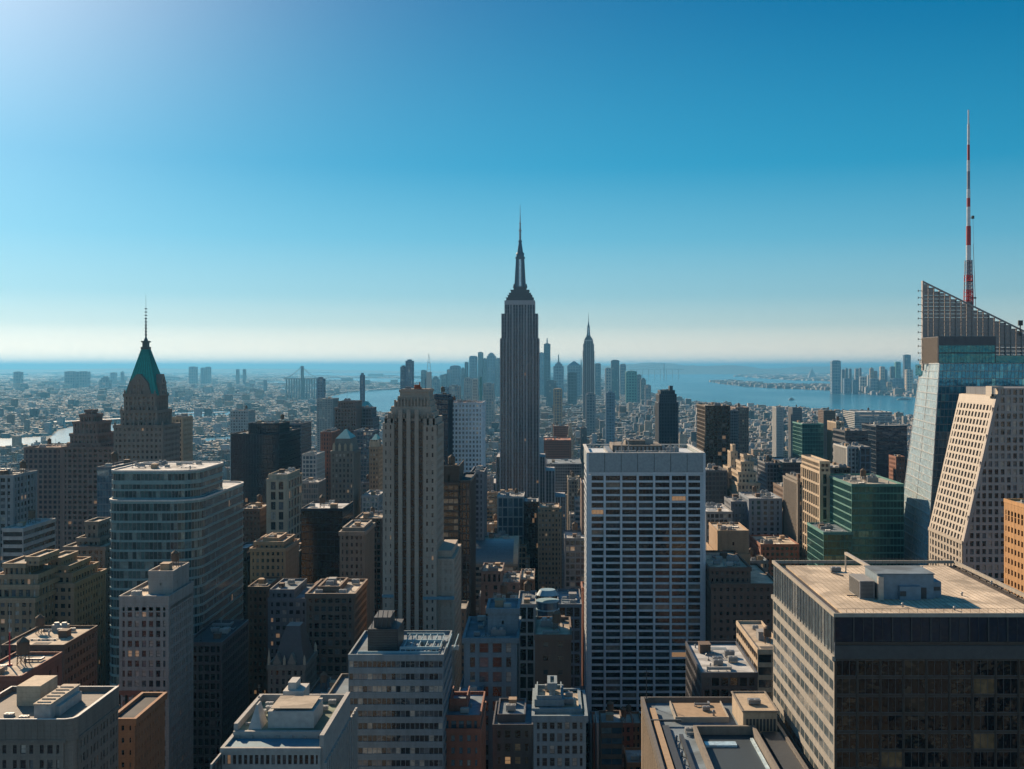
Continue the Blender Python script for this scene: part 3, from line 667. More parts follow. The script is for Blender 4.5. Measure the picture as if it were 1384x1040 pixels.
# ---- low roof complex in the bottom centre right
def roof_complex():
    x0, x1, y0, y1 = 27.0, 61.5, 252.0, 332.0; H = Z(944, 332)
    r = root('office_block', 'low office block with cluttered roof around a dark blue sunken court', 'building', ((x0 + x1) / 2, y0, 0))
    wl = MB(); cells = []; wl.box(x0 + .5, x1 - .5, y0 + .5, y1 - .5, 0, H - 1.6)
    s = dict(bay=3.0, fl=3.9, pier=.9, sp=1.2, rec=.5, mode='vert')
    facade(wl, (x0, y0 + .5, 0), (1, 0, 0), (0, 0, 1), (0, -1, 0), x1 - x0, H - 1.5, s, 'front', cells)
    facade(wl, (x0 + .5, y1, 0), (0, -1, 0), (0, 0, 1), (-1, 0, 0), y1 - y0 - .5, H - 1.5, s, 'west', cells)
    facade(wl, (x1 - .5, y0 + .5, 0), (0, 1, 0), (0, 0, 1), (1, 0, 0), y1 - y0 - .5, H - 1.5, s, 'east', cells)
    wl.build('wall', W_('cream'), r); glaze(cells, 'column', G_('dim'), r, 'west')
    p = MB()
    for a in ((x0 - .2, x1 + .2, y1 - .5, y1 + .2), (x0 - .2, x0 + .7, y0, y1 - .5), (x1 - .6, x1 + .2, y0, y1 - .5), (x0 + .7, x1 - .6, y0, y0 + .5)): p.box(*a, H - 2.2, H + .4)
    p.build('parapet', plain('coping_dark', (.16, .14, .12), .6), r)
    rf = MB(); rf.box(x0 + .7, x1 - .6, y0 + .5, y1 - .5, H - 1.9, H - 1.2); rf.build('roof', R_('bluegrey'), r)
    t = MB(); t.box(35, 49, 313.5, 328, H - 1.2, H - .2); tp = t.build('roof_terrace', plain('tan_deck', (.44, .30, .18), .8), r)
    e = MB(); e.box(34.7, 35, 313.2, 328.3, H - 1.2, H + .3); e.box(49, 49.3, 313.2, 328.3, H - 1.2, H + .3); e.box(35, 49, 313.2, 313.5, H - 1.2, H + .3); e.build('terrace_edge', plain('coping_stone', (.42, .37, .30), .7), tp)
    inst('cooling_unit', SH['cooling_unit'][1], r, (43, 320, H - .2), (.7, .7, .6)); inst('duct', SH['duct'][1], r, (41.5, 324.5, H - .2), (.6, .6, .7)); inst('vent_pipe', SH['vent_pipe'][0], r, (45.5, 316, H - .2), (1, 1, 1))
    c = MB(); c.box(51.5, 60.5, 304, 322, H - 1.2, H + 4.4); cb = c.build('stair_tower', W_('cream'), r)
    cc = MB(); cc.box(51.2, 60.8, 303.7, 304.1, H + 4.4, H + 4.8); cc.box(51.2, 60.8, 321.9, 322.3, H + 4.4, H + 4.8); cc.box(51.2, 51.6, 304.1, 321.9, H + 4.4, H + 4.8); cc.box(60.4, 60.8, 304.1, 321.9, H + 4.4, H + 4.8); cc.build('tower_coping', W_('stone'), cb)
    inst('cooling_unit', SH['cooling_unit'][1], r, (54, 310, H + 4.4), (1.1, 1.1, .7))
    wn = MB()
    for k in range(9): wn.box(52.3 + k * .9, 52.9 + k * .9, 303.9, 304, H - .6, H + 2.6)
    wn.build('louvres', MT_d, cb)
    cx0, cx1, cy0, cy1 = 39, 53.5, 262, 302
    k = MB()
    for a in ((cx0 - .8, cx1 + .8, cy1, cy1 + .9), (cx0 - .8, cx0, cy0, cy1), (cx1, cx1 + .8, cy0, cy1), (cx0 - .8, cx1 + .8, cy0 - .8, cy0)): k.box(*a, H - 1.2, H + 1.3)
    k.build('court_wall', W_('stone'), r)
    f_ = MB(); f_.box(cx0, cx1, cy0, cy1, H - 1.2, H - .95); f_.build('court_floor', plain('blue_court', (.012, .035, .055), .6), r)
    g = MB(); g.box(cx0 + 1, cx0 + 9, 292, 295, H - .95, H - .4); g.box(cx1 - 1.2, cx1 - .4, 266, 298, H - .95, H - .5); g.build('skylight', G_('lightblue'), r)
    d = MB(); d.box(30.5, 32.3, 256, 308, H - 1.2, H - .3); d.box(34.2, 35.2, 262, 300, H - 1.2, H - .1); d.build('roof_rail_duct', MT_d, r)
    d = MB(); d.box(28.6, 30.0, 256, 322, H - 1.2, H + .2); d.build('inner_ledge', plain('tan_deck', (.44, .30, .18), .8), r)
    for q in range(7): inst('vent_pipe', SH['vent_pipe'][q % 2], r, (33.3, 262 + q * 6, H - 1.2), (.9, .9, .9))
    inst('duct', SH['duct'][0], r, (36.4, 301.5, H - 1.2), (.35, .5, .8)); inst('cooling_unit', SH['cooling_unit'][0], r, (36.2, 303, H - 1.2), (.8, .8, .8))
    tr = MB(); tr.box(27.8, 36, 310.5, 311.3, H - .2, H + .3); tr.box(56, 60.8, 258, 302, H - 1.2, H - .2); tr.build('gantry', MT_d, r)
    a = inst('antenna', SH['antenna'][0], r, (28.2, 329, H + .4), (1.2, 1.2, 1.3))
    mark(868, 1052, 935, y0, 80, 1100, (x0, x1, y0, y1), 'the low cluttered roof at the bottom')
roof_complex()

hero('office_block', 'small low charcoal block with plant on its roof, above the blue sunken court', 948, 1024, 914, 352, 40, S('grid', win='strip'), 'charcoal', 'dim', 'silver', clut=1.6)
hero('office_block', 'tan block with broad pale window bands, tight behind the dark glass corner block', 1024, 1062, 882, 400, 45, S('ribbon', bay=4, fl=4.4, win='strip'), 'cream', 'dim', 'beige', clut=.5)

# ---- white gridded slab
def grid_tower():
    Y0, D = 560.0, 62.0; x0, x1 = X(795, Y0), X(951, Y0); H = Z(612, Y0)
    r = root('office_tower', 'broad pale tower with white grid of dark windows and blank grey top band', 'skyscraper', ((x0 + x1) / 2, Y0, 0))
    wl = MB(); cells = []; wl.box(x0 + 1.0, x1 - 1.0, Y0 + .7, Y0 + D - .7, 0, H - 2.2)
    s = dict(bay=(x1 - x0) / 7, fl=3.32, pier=1.15, sp=.98, rec=.6, mode='grid', topband=0)
    h2 = Z(642, Y0); nfl = round(h2 / 3.32)
    facade(wl, (x0, Y0 + .7, 0), (1, 0, 0), (0, 0, 1), (0, -1, 0), x1 - x0, h2, s, 'front', cells)
    wl.box(x0, x1, Y0 - .02, Y0 + .7, h2 + .3, h2 + 1.2)
    for k in range(8): wl.box(x0 + k * (x1 - x0) / 7 - .45 if k else x0 - .2, x0 + k * (x1 - x0) / 7 + .45 if k < 7 else x1 + .2, Y0 - .45, Y0 + .1, 0, h2 + .2)
    wl.box(x0 - .9, x0 + .2, Y0 - .3, Y0 + 1.2, 0, H - .5); wl.box(x1 - .2, x1 + .9, Y0 - .3, Y0 + 1.2, 0, H - .5)
    s2 = dict(bay=8.6, fl=3.32, pier=.8, sp=1.35, rec=.7, mode='grid')
    facade(wl, (x0 + .7, Y0 + D, 0), (0, -1, 0), (0, 0, 1), (-1, 0, 0), D - 1.3, h2, s2, 'west', cells)
    facade(wl, (x1 - .7, Y0 + 1.3, 0), (0, 1, 0), (0, 0, 1), (1, 0, 0), D - 1.3, h2, s2, 'east', cells)
    wl.build('wall', wall_mat('wall_white_grid', (.74, .80, .84), .6, .2, True), r)
    p = MB(); nb = 7; bw = (x1 - x0) / nb
    for k in range(nb): p.box(x0 + k * bw + .12, x0 + (k + 1) * bw - .12, Y0 - .2, Y0 + .4, h2 + 1.3, H - .4)
    for k in range(7):
        w2 = (D - 1) / 7
        p.box(x0 - .2, x0 + .4, Y0 + 1 + k * w2 + .1, Y0 + 1 + (k + 1) * w2 - .1, h2 + 1.3, H - .4); p.box(x1 - .4, x1 + .2, Y0 + 1 + k * w2 + .1, Y0 + 1 + (k + 1) * w2 - .1, h2 + 1.3, H - .4)
    p.build('top_panels', plain('panel_greyblue', (.34, .40, .42), .55), r)
    bk = MB(); bk.box(x0 + .3, x1 - .3, Y0 + .4, Y0 + .9, h2 + 1.2, H - .45); bk.build('panel_backing', MT_d, r)
    c = MB()
    for a in ((x0 - .7, x1 + .7, Y0 - .3, Y0 + 1.2), (x0 - .7, x1 + .7, Y0 + D - 1, Y0 + D), (x0 - .7, x0 + .9, Y0 + 1.2, Y0 + D - 1), (x1 - .9, x1 + .7, Y0 + 1.2, Y0 + D - 1)): c.box(*a, H - .4, H)
    c.build('coping', plain('coping_pale', (.66, .64, .60), .7), r)
    rf = MB(); rf.box(x0 + .9, x1 - .9, Y0 + 1.2, Y0 + D - 1, H - 3.0, H - 2.4); rf.build('roof', R_('silver'), r)
    q = MB(); q.box(x0 + 13, x1 - 18, Y0 + 22, Y0 + 50, H - 2.4, H + 2.0); q.box(x0 + 20, x1 - 26, Y0 + 28, Y0 + 44, H + 2.0, H + 4.2); pr = q.build('plant_room', W_('stone'), r)
    q = MB(); q.box(x0 + 10, x0 + 12.5, Y0 + 8, Y0 + 52, H - 2.4, H - .2); q.box(x0 + 12.5, x0 + 40, Y0 + 6, Y0 + 7.2, H - 2.4, H - .6)
    for k in range(16): q.box(x0 + 14 + k * 2.0, x0 + 15 + k * 2.0, Y0 + 20.6, Y0 + 22, H - 2.4, H + 1.2)
    q.build('pipework', MT_g, r)
    for k in range(8): inst('cooling_unit', SH['cooling_unit'][k % 2], r, (x0 + 14 + k * 3.6, Y0 + 12 + (k % 3) * 2, H - 2.4), (1.1, 1.1, 1.1))
    for k in range(4): inst('cooling_tower', SH['cooling_tower'][k % 2], r, (x0 + 22 + k * 6.6, Y0 + 33, H + 2.0 if k < 2 else H - 2.4), (1, 1, 1))
    for a, b2, c2 in ((13, 9, 1.4), (18, 30, 1.0), (43, 28, 1.2), (30, 40, 1.2)): inst('antenna', SH['antenna'][0], r, (x0 + a, Y0 + b2, H - 2.4), (c2, c2, c2))
    ar = MB(); ax, ay = X(845, 575), 575
    for k in range(10):
        t0 = math.pi * k / 10; t1 = math.pi * (k + 1) / 10
        ar.bar((ax - 1.8 * math.cos(t0), ay, H + 1.5 + 4.2 * math.sin(t0)), (ax - 1.8 * math.cos(t1), ay, H + 1.5 + 4.2 * math.sin(t1)), .5)
    ar.box(ax - 2.1, ax - 1.5, ay - .3, ay + .3, H - 2.4, H + 1.5); ar.box(ax + 1.5, ax + 2.1, ay - .3, ay + .3, H - 2.4, H + 1.5); ar.build('crane_arch', MT_w, r)
    pod = MB(); zb = Z(975, Y0); s3 = dict(bay=4, fl=5, pier=.8, sp=.9, rec=.5, mode='vert'); pc = []
    pod.box(x0 - 3.5, x1 + 2.5, Y0 - 3, Y0 + D, 0, zb); facade(pod, (x0 - 3.5, Y0 - 3, 0), (1, 0, 0), (0, 0, 1), (0, -1, 0), x1 - x0 + 6, zb, s3, 'front', pc)
    pd = pod.build('podium', W_('charcoal'), r)
    gl = MB()
    for cc in pc: cellquad(gl, cc, rW.random())
    gl.build('podium_glazing', G_('dim'), pd)
    glaze([c for c in cells if c[3][2] + c[10] > zb - 2 or c[0] != 'front'], 'each', G_('gridwin'), r, 'west')
    mark(793, 953, 600, Y0, D, 985, (x0, x1, Y0, Y0 + D), 'the pale gridded tower')
_G0 = G_
def G_(k):
    if k == 'gridwin': return glass_mat('window_glass_grid', (.006, .010, .016), (.035, .045, .055), (.20, .17, .14), p=(.70, .90, .982), rough=.1, lit=1.4)
    return _G0(k)
grid_tower()

# ---- dark stone deco tower with black window shafts
def shaft_tower():
    Y0 = 480.0; px = lambda p: X(p, Y0); z = lambda p: Z(p, Y0)
    r = root('office_tower', 'tall stone tower with four black window shafts and a stepped crown', 'skyscraper', (px(554), Y0, 0))
    a0, a1 = px(517), px(590); D = 34
    wl = MB(); st = wall_mat('wall_weathered_stone', (.47, .385, .31), .85, .25)
    # central slab between the wings: ribs stand 1 m in front of the shafts
    zc = z(563); shafts = [px(p) for p in (535.5, 546.5, 557.5, 568.5)]; hw = .85
    wl.box(a0 + .6, a1 - .6, Y0 + 1.0, Y0 + D - .5, 0, z(566))
    ed = [px(532)] + sum([[s - hw, s + hw] for s in shafts], []) + [px(571.5)]
    for i in range(0, len(ed), 2):
        top = z(554 if i in (2, 4, 6) else 560)
        wl.box(ed[i], ed[i + 1], Y0, Y0 + 1.0, 0, top)
    cells = []
    wing = dict(bay=2.6, fl=3.55, pier=1.5, sp=1.8, rec=.6, mode='grid')
    for (p0, p1, yy, zz) in ((517, 532, Y0 + .9, z(572)), (571.5, 590, Y0 + .9, z(575))):
        facade(wl, (px(p0), yy + .1, 0), (1, 0, 0), (0, 0, 1), (0, -1, 0), px(p1) - px(p0), zz, dict(wing, bay=(px(p1) - px(p0)) / (2 if p0 < 540 else 2)), 'front', cells)
        wl.box(px(p0), px(p1), Y0 + 1.02, Y0 + 7, z(590), zz)
    facade(wl, (a1 - .6, Y0 + 1, 0), (0, 1, 0), (0, 0, 1), (1, 0, 0), D - 1.6, z(575), dict(wing, bay=3.4), 'east', cells)
    facade(wl, (a0 + .6, Y0 + D - .6, 0), (0, -1, 0), (0, 0, 1), (-1, 0, 0), D - 1.6, z(575), dict(wing, bay=3.4), 'west', cells)
    # stepped crown
    for (p0, p1, q0, q1, t) in ((520, 586, 2.0, 30, 566), (523, 584, 2.6, 29, 558), (527, 581.5, 3.2, 28, 550), (531, 580, 4.2, 27, 543), (535.5, 578.5, 5, 26, 536), (538, 577.5, 5.6, 25, 530)):
        wl.box(px(p0), px(p1), Y0 + q0, Y0 + q1, z(575), z(t))
    for k in range(11):      # buttress fins of the crown
        x = px(532) + k * (px(577) - px(532)) / 10
        wl.box(x - .28, x + .28, Y0 + 3.4, Y0 + 5.8, z(552), z(538 if k % 2 else 541))
    for k in range(9):
        x = px(521) + k * (px(586) - px(521)) / 8; wl.box(x - .4, x + .4, Y0 + 1.0, Y0 + 2.9, z(575), z(562 - (k % 2) * 3))
    wl.box(px(537), px(578.5), Y0 + 5.2, Y0 + 25.5, z(530.6), z(527.5))
    # low right wing
    w0, w1 = a1, px(613); D2 = 44
    wl.box(w0 - .2, w1 - .6, Y0 + 3.5, Y0 + D2, 0, z(757) - .05)
    facade(wl, (w0, Y0 + 3.6, 0), (1, 0, 0), (0, 0, 1), (0, -1, 0), w1 - w0, z(757), dict(wing, bay=(w1 - w0) / 3, rec=.5), 'front', cells)
    facade(wl, (w1 - .6, Y0 + 3.6, 0), (0, 1, 0), (0, 0, 1), (1, 0, 0), D2 - 4, z(757), dict(wing, bay=3.6), 'east', cells)
    wl.box(w0, w1 - 1.2, Y0 + 7, Y0 + D2 - 6, z(757), z(748))
    wl.build('wall', st, r)
    dk = MB()
    for s in shafts:
        for k in range(60):
            z0 = 4 + k * 4.0
            if z0 + 3.1 > zc: break
            dk.quad((s - hw, Y0 + .93, z0), (s + hw, Y0 + .93, z0), (s + hw, Y0 + .93, z0 + 3.3), (s - hw, Y0 + .93, z0 + 3.3), rW.random())
    g = G_('black')
    # each shaft its own part
    for s in shafts:
        m = MB(); k = 0; z0 = 3.0
        while z0 + 3.2 < zc: m.quad((s - hw, Y0 + .93, z0), (s + hw, Y0 + .93, z0), (s + hw, Y0 + .93, z0 + 3.0), (s - hw, Y0 + .93, z0 + 3.0), rW.random()); z0 += 3.55
        o = m.build('window_shaft', g, r)
        m = MB(); z0 = 6.0
        while z0 < zc: m.box(s - hw + .02, s + hw - .02, Y0 + .84, Y0 + .98, z0, z0 + .55); z0 += 3.55
        m.build('spandrel_panels', MT_d, o)
    glaze(cells, 'each', G_('std'), r, 'east')
    b = MB()
    b.box(px(571.5), w1 + .3, Y0 - .1, Y0 + 1.0, z(811), z(807)); b.box(a0 - .2, px(532), Y0 - .1, Y0 + 1.0, z(808), z(804)); b.build('string_course', plain('blue_cornice', (.12, .28, .36), .6), r)
    t = MB(); t.cyl(px(559.5), Y0 + 12, z(527.5), z(521), 1.3, 1.3); t.cyl(px(563), Y0 + 12, z(527.5), z(517), .4, .2); t.box(px(556), px(565), Y0 + 10, Y0 + 14, z(527.5), z(524)); t.build('roof_tank', plain('red_lead_paint', (.42, .10, .04), .7), r)
    rf = MB(); rf.box(px(539), px(577), Y0 + 6, Y0 + 25, z(527.5), z(527.5) + .25); rf.build('roof', R_('tar'), r)
    inst('antenna', SH['antenna'][0], r, (px(570), Y0 + 15, z(527.5)), (1, 1, .7)); inst('cooling_unit', SH['cooling_unit'][1], r, (px(543), Y0 + 12, z(527.5)), (.8, .8, .6))
    mark(516, 616, 525, Y0, D, 866, (a0, w1, Y0, Y0 + D2), 'the stone tower with black shafts')
shaft_tower()

# ---- the two great spired towers
def spire_tower(cx, Y0, k, label, name_land, vb, pxs, wallm, far=False):
    """k scales the whole tower; heights in metres above ground of the 381 m type"""
    r = root('spired_skyscraper', label, 'skyscraper', (cx, Y0, 0))
    B = lambda mb, w, d0, d1, z0, z1: mb.box(cx - w / 2 * k, cx + w / 2 * k, Y0 + d0 * k, Y0 + d1 * k, z0 * k, z1 * k)
    wl = MB(); cells = []; spm = MB(); s = dict(bay=3.3 * k, fl=3.9 * k, pier=.62 * k, sp=1.25 * k, rec=.6 * k, mode='vert', win='column', big=2, spmb=spm)
    def block(xa, xb, ya, yb, z0, z1, ss=s):
        xa, xb, ya, yb, z0, z1 = cx + xa * k, cx + xb * k, Y0 + ya * k, Y0 + yb * k, z0 * k, z1 * k; rc = ss['rec']
        wl.box(xa + rc, xb - rc, ya + rc, yb - rc, z0, z1 - .05)
        facade(wl, (xa, ya + rc, z0), (1, 0, 0), (0, 0, 1), (0, -1, 0), xb - xa, z1 - z0, ss, 'front', cells)
        facade(wl, (xb - rc, ya + rc, z0), (0, 1, 0), (0, 0, 1), (1, 0, 0), yb - ya - rc, z1 - z0, ss, 'east', cells)
        facade(wl, (xa + rc, yb, z0), (0, -1, 0), (0, 0, 1), (-1, 0, 0), yb - ya - rc, z1 - z0, ss, 'west', cells)
    block(-22.2, -8, 0, 52, 0, 292); block(8, 22.2, 0, 52, 0, 292); block(-8, 8, 1.0, 50, 0, 320)
    block(-20.7, -8.1, 1.5, 50, 292, 320); block(8.1, 20.7, 1.5, 50, 292, 320)
    block(-17.2, -8.2, 3, 48, 320, 333); block(8.2, 17.2, 3, 48, 320, 333); block(-8.1, 8.1, 4, 48, 320, 330)
    B(wl, 34.4, 2.8, 48.2, 330, 335)
    if not far:
        block(-27, -22.3, 6, 60, 0, 158); block(22.3, 29, 6, 60, 0, 158)
        block(29.1, 40, 9, 62, 0, 142); block(-34, -27.1, 9, 62, 0, 128); block(40.1, 52, 12, 62, 0, 112); block(-48, -34.1, 12, 62, 0, 96)
    wl.build('wall', wallm, r); spm.build('spandrel_panels', plain('aluminium_dark', (.055, .07, .10), .5, .2), r)
    glaze(cells, 'column', G_('navy'), r, 'east')
    cr = MB(); 
    for (w_, d0, d1, z0, z1) in ((30.5, 6, 44, 335, 338.5), (27, 8, 42, 338.5, 341.5), (24, 10, 40, 341.5, 344), (20.5, 11, 39, 344, 347.5), (14.5, 16, 34, 347.5, 351)):
        B(cr, w_, d0, d1, z0, z1); B(cr, w_ + 1.2, d0 - .6, d1 + .6, z1 - .7, z1)
    for q in range(12): B(cr, 0.01, 0, 0, 0, 0) if False else cr.box(cx + (-15 + q * 2.7) * k, cx + (-14.4 + q * 2.7) * k, Y0 + 5.4 * k, Y0 + 6 * k, 335 * k, 337.6 * k)
    cr.build('crown', plain('crown_metal', (.10, .12, .14), .45, .3), r)
    ms = MB(); yc = Y0 + 25 * k
    ms.prism([(cx + a * k, yc + b * k) for a, b in ((-5.2, -3), (-3, -5.2), (3, -5.2), (5.2, -3), (5.2, 3), (3, 5.2), (-3, 5.2), (-5.2, 3))], 351 * k, 384 * k,
             [(cx + a * k, yc + b * k) for a, b in ((-4, -2.4), (-2.4, -4), (2.4, -4), (4, -2.4), (4, 2.4), (2.4, 4), (-2.4, 4), (-4, 2.4))])
    for sx in (-1, 1):        # wings of the mast
        ms.hexa([(cx + (sx * 5.6 - 1.1) * k, yc - 1.5 * k, 351 * k), (cx + (sx * 5.6 + 1.1) * k, yc - 1.5 * k, 351 * k), (cx + (sx * 5.6 + 1.1) * k, yc + 1.5 * k, 351 * k), (cx + (sx * 5.6 - 1.1) * k, yc + 1.5 * k, 351 * k),
                 (cx + (sx * 4.0 - .7) * k, yc - 1.5 * k, 386 * k), (cx + (sx * 4.0 + .7) * k, yc - 1.5 * k, 386 * k), (cx + (sx * 4.0 + .7) * k, yc + 1.5 * k, 386 * k), (cx + (sx * 4.0 - .7) * k, yc + 1.5 * k, 386 * k)])
        ms.cyl(cx + sx * 7 * k, yc, 351 * k, 355 * k, 1.4 * k, .5 * k, 8)
        ms.box(cx + (sx * 2.6 - .35) * k, cx + (sx * 2.6 + .35) * k, yc - 5.6 * k, yc - 3.9 * k, 351 * k, 384 * k)
    for z0, z1, r0, r1 in ((384, 386, 5.6, 5.6), (386, 389, 4.6, 4.4), (389, 391, 5.0, 4.2), (391, 397, 3.4, 2.6), (397, 403, 2.6, 1.6), (403, 405, 2.3, 2.0)):
        ms.cyl(cx, yc, z0 * k, z1 * k, r0 * k, r1 * k, 14)
    mo = ms.build('mast', plain('mast_metal', (.12, .16, .20), .35, .5), r)
    an = MB()
    for z0, z1, r0, r1 in ((405, 416, 1.1, .9), (416, 417, 1.8, 1.8), (417, 424, .9, .75), (424, 425, 1.3, 1.3), (425, 434, .55, .4), (434, 446, .3, .15)):
        an.cyl(cx, yc, z0 * k, z1 * k, r0 * k, r1 * k, 8)
    for q in range(6): an.box(cx - 1.5 * k, cx + 1.5 * k, yc - .2 * k, yc + .2 * k, (406 + q * 1.8) * k, (406.5 + q * 1.8) * k)
    an.build('antenna', MT_g, mo)
    gl = MB(); gl.box(cx - 1.3 * k, cx + 1.3 * k, yc - 5.35 * k, yc - 3.8 * k, 352 * k, 383 * k); gl.build('mast_window', G_('lightblue'), mo)
    mark(pxs[0], pxs[1], pxs[2], Y0, 52 * k, vb, (cx - 34 * k, cx + 40 * k, Y0, Y0 + 60 * k), name_land)
ESBW = wall_mat('wall_limestone_grey', (.47, .46, .48), .8, .2)
spire_tower(X(702.3, 1300), 1300.0, 1.0, 'tallest skyscraper in the centre, dark ribbed shaft with a stepped crown, mast and needle antenna', 'the central spire', 672, (671, 745, 275), ESBW)
spire_tower(X(795.7, 5000), 5000.0, 1.125, 'slimmer far blue spired skyscraper standing in haze right of the tallest central one', 'the far hazy spired skyscraper', 520, (787, 804, 420), ESBW, True)

# ---- green pyramid tower on the left
def pyramid_tower():
    Y0 = 760.0; m = Y0 / F; px = lambda p: X(p, Y0); z = lambda p: Z(p, Y0)
    a, b = px(153.5), px(220); st = S('punchw', bay=2.9, fl=3.7, pier=1.5, sp=1.9, rec=.4)
    tiers = [(a, b, Y0, Y0 + 36, z(577)), (px(160.5), px(210), Y0 + 3, Y0 + 33, z(557), S('deco', bay=3.2, rec=.7)), (px(163.5), px(206.5), Y0 + 5, Y0 + 31, z(535), S('deco', bay=3.2, rec=.6))]
    r = building('office_tower', 'stepped brown stone tower with steep green copper pyramid roof and needle spire', 'skyscraper', tiers, dict(st, win='each'), 'umber', 'dim', 'tar', clut=0, cornice=.3)
    p = MB(); x0, x1, y0, y1 = -281.0, -259.2, Y0 + 7, Y0 + 29; xc, yc = (x0 + x1) / 2 - .6, (y0 + y1) / 2; t = z(471)
    p.prism([(x0, y0), (x1, y0), (x1, y1), (x0, y1)], z(535), t, [(xc - 2.2, yc - 2.2), (xc + 2.2, yc - 2.2), (xc + 2.2, yc + 2.2), (xc - 2.2, yc + 2.2)])
    cop = plain('green_copper', (.02, .38, .32), .55); ro = p.build('pyramid_roof', cop, r)
    q = MB()          # standing seams on the front and the side
    for i in range(9):
        f_ = i / 8; q.bar((x0 + f_ * (x1 - x0), y0, z(535)), (xc - 2.2 + f_ * 4.4, yc - 2.2, t), .28); q.bar((x1, y0 + f_ * (y1 - y0), z(535)), (xc + 2.2, yc - 2.2 + f_ * 4.4, t), .28)
    q.build('roof_seams', plain('green_copper_seam', (.01, .22, .19), .5), ro)
    # stone gables against the foot of the pyramid
    def gable(u0, u1, zt, front=True):
        g = MB(); mid = (u0 + u1) / 2
        if front: P = [(u0, y0 - .6, z(536)), (u1, y0 - .6, z(536)), (u1 - (u1 - u0) * .14, y0 - .6, z(518)), (mid + 1, y0 - .6, zt), (mid - 1, y0 - .6, zt), (u0 + (u1 - u0) * .14, y0 - .6, z(518))]; dd = (0, 6.5, 0)
        else: P = [(x1 + .6, u0, z(536)), (x1 + .6, u1, z(536)), (x1 + .6, u1 - (u1 - u0) * .14, z(518)), (x1 + .6, mid + 1, zt), (x1 + .6, mid - 1, zt), (x1 + .6, u0 + (u1 - u0) * .14, z(518))]; dd = (-6.5, 0, 0)
        n_ = len(P); Q = [(c[0] + dd[0], c[1] + dd[1], c[2]) for c in P]
        g.face(P); g.face(Q[::-1])
        for i in range(n_): j = (i + 1) % n_; g.quad(P[j], P[i], Q[i], Q[j])
        go = g.build('gable', W_('umber'), r)
        ws = MB()
        for i in (-1, 0, 1):
            c = mid + i * 2.6
            for j in range(3 if i == 0 else 2):
                zz = z(534) + j * 4
                if front: ws.box(c - .6, c + .6, y0 - .72, y0 - .6, zz, zz + 2.4)
                else: ws.box(x1 + .6, x1 + .72, c - .6, c + .6, zz, zz + 2.4)
        ws.build('gable_windows', G_('dim'), go)
    gable(x0 + .8, x1 - 4, z(506)); gable(y0 + 3, y1 - 4, z(506), False)
    l = MB(); l.box(xc - 2.6, xc + 2.6, yc - 2.6, yc + 2.6, t - .5, t + 1.2); l.box(xc - 1.8, xc + 1.8, yc - 1.8, yc + 1.8, t + 1.2, t + 4.2); l.box(xc - 2.5, xc + 2.5, yc - 2.5, yc + 2.5, t + 4.2, t + 5.2); l.cyl(xc, yc, t + 5.2, t + 8, 1.6, .5, 8); l.build('lantern', plain('lantern_metal', (.07, .10, .10), .5), r)
    s = MB(); s.cyl(xc, yc, t + 7.5, z(440), .55, .45, 8); s.cyl(xc, yc, z(440), z(428), .45, .3, 8); s.cyl(xc, yc, z(428), z(396.5), .16, .06, 6)
    for k in range(9): s.cyl(xc, yc, t + 9 + k * 2.2, t + 9.6 + k * 2.2, .95, .8, 8)
    s.build('spire', MT_d, r)
    for (xx, yy, zz) in [(px(v), Y0 + 5.4, z(535)) for v in (164.5, 172, 186, 199, 205.5)] + [(px(v), Y0 + 3.4, z(557)) for v in (161.5, 173, 185, 197, 209)] + [(px(v), Y0 + .6, z(577)) for v in (155, 165, 176, 187, 198, 209, 219)]:
        t = MB(); t.box(xx - .5, xx + .5, yy - .5, yy + .5, zz, zz + 2.6); t.cyl(xx, yy, zz + 2.6, zz + 4.0, .5, .05, 6); t.build('finial', W_('umber'), r)
    mark(153, 245, 396, Y0, 36, 640, (a, b, Y0, Y0 + 36), 'the green pyramid tower')
pyramid_tower()
hero('apartment_tower', 'narrow sunlit pinkish tower peeping out from behind the green pyramid tower on its right', 232, 247, 566, 850, 24, S('punch', win='all'), 'cream', 'std', vb=632)
hero('office_block', 'glazed blue block squeezed between brown towers and the curved glass tower', 131, 151, 634, 640, 40, S('curtain', win='strip'), 'slate', 'blue', 'silver', vb=700, clut=.4)

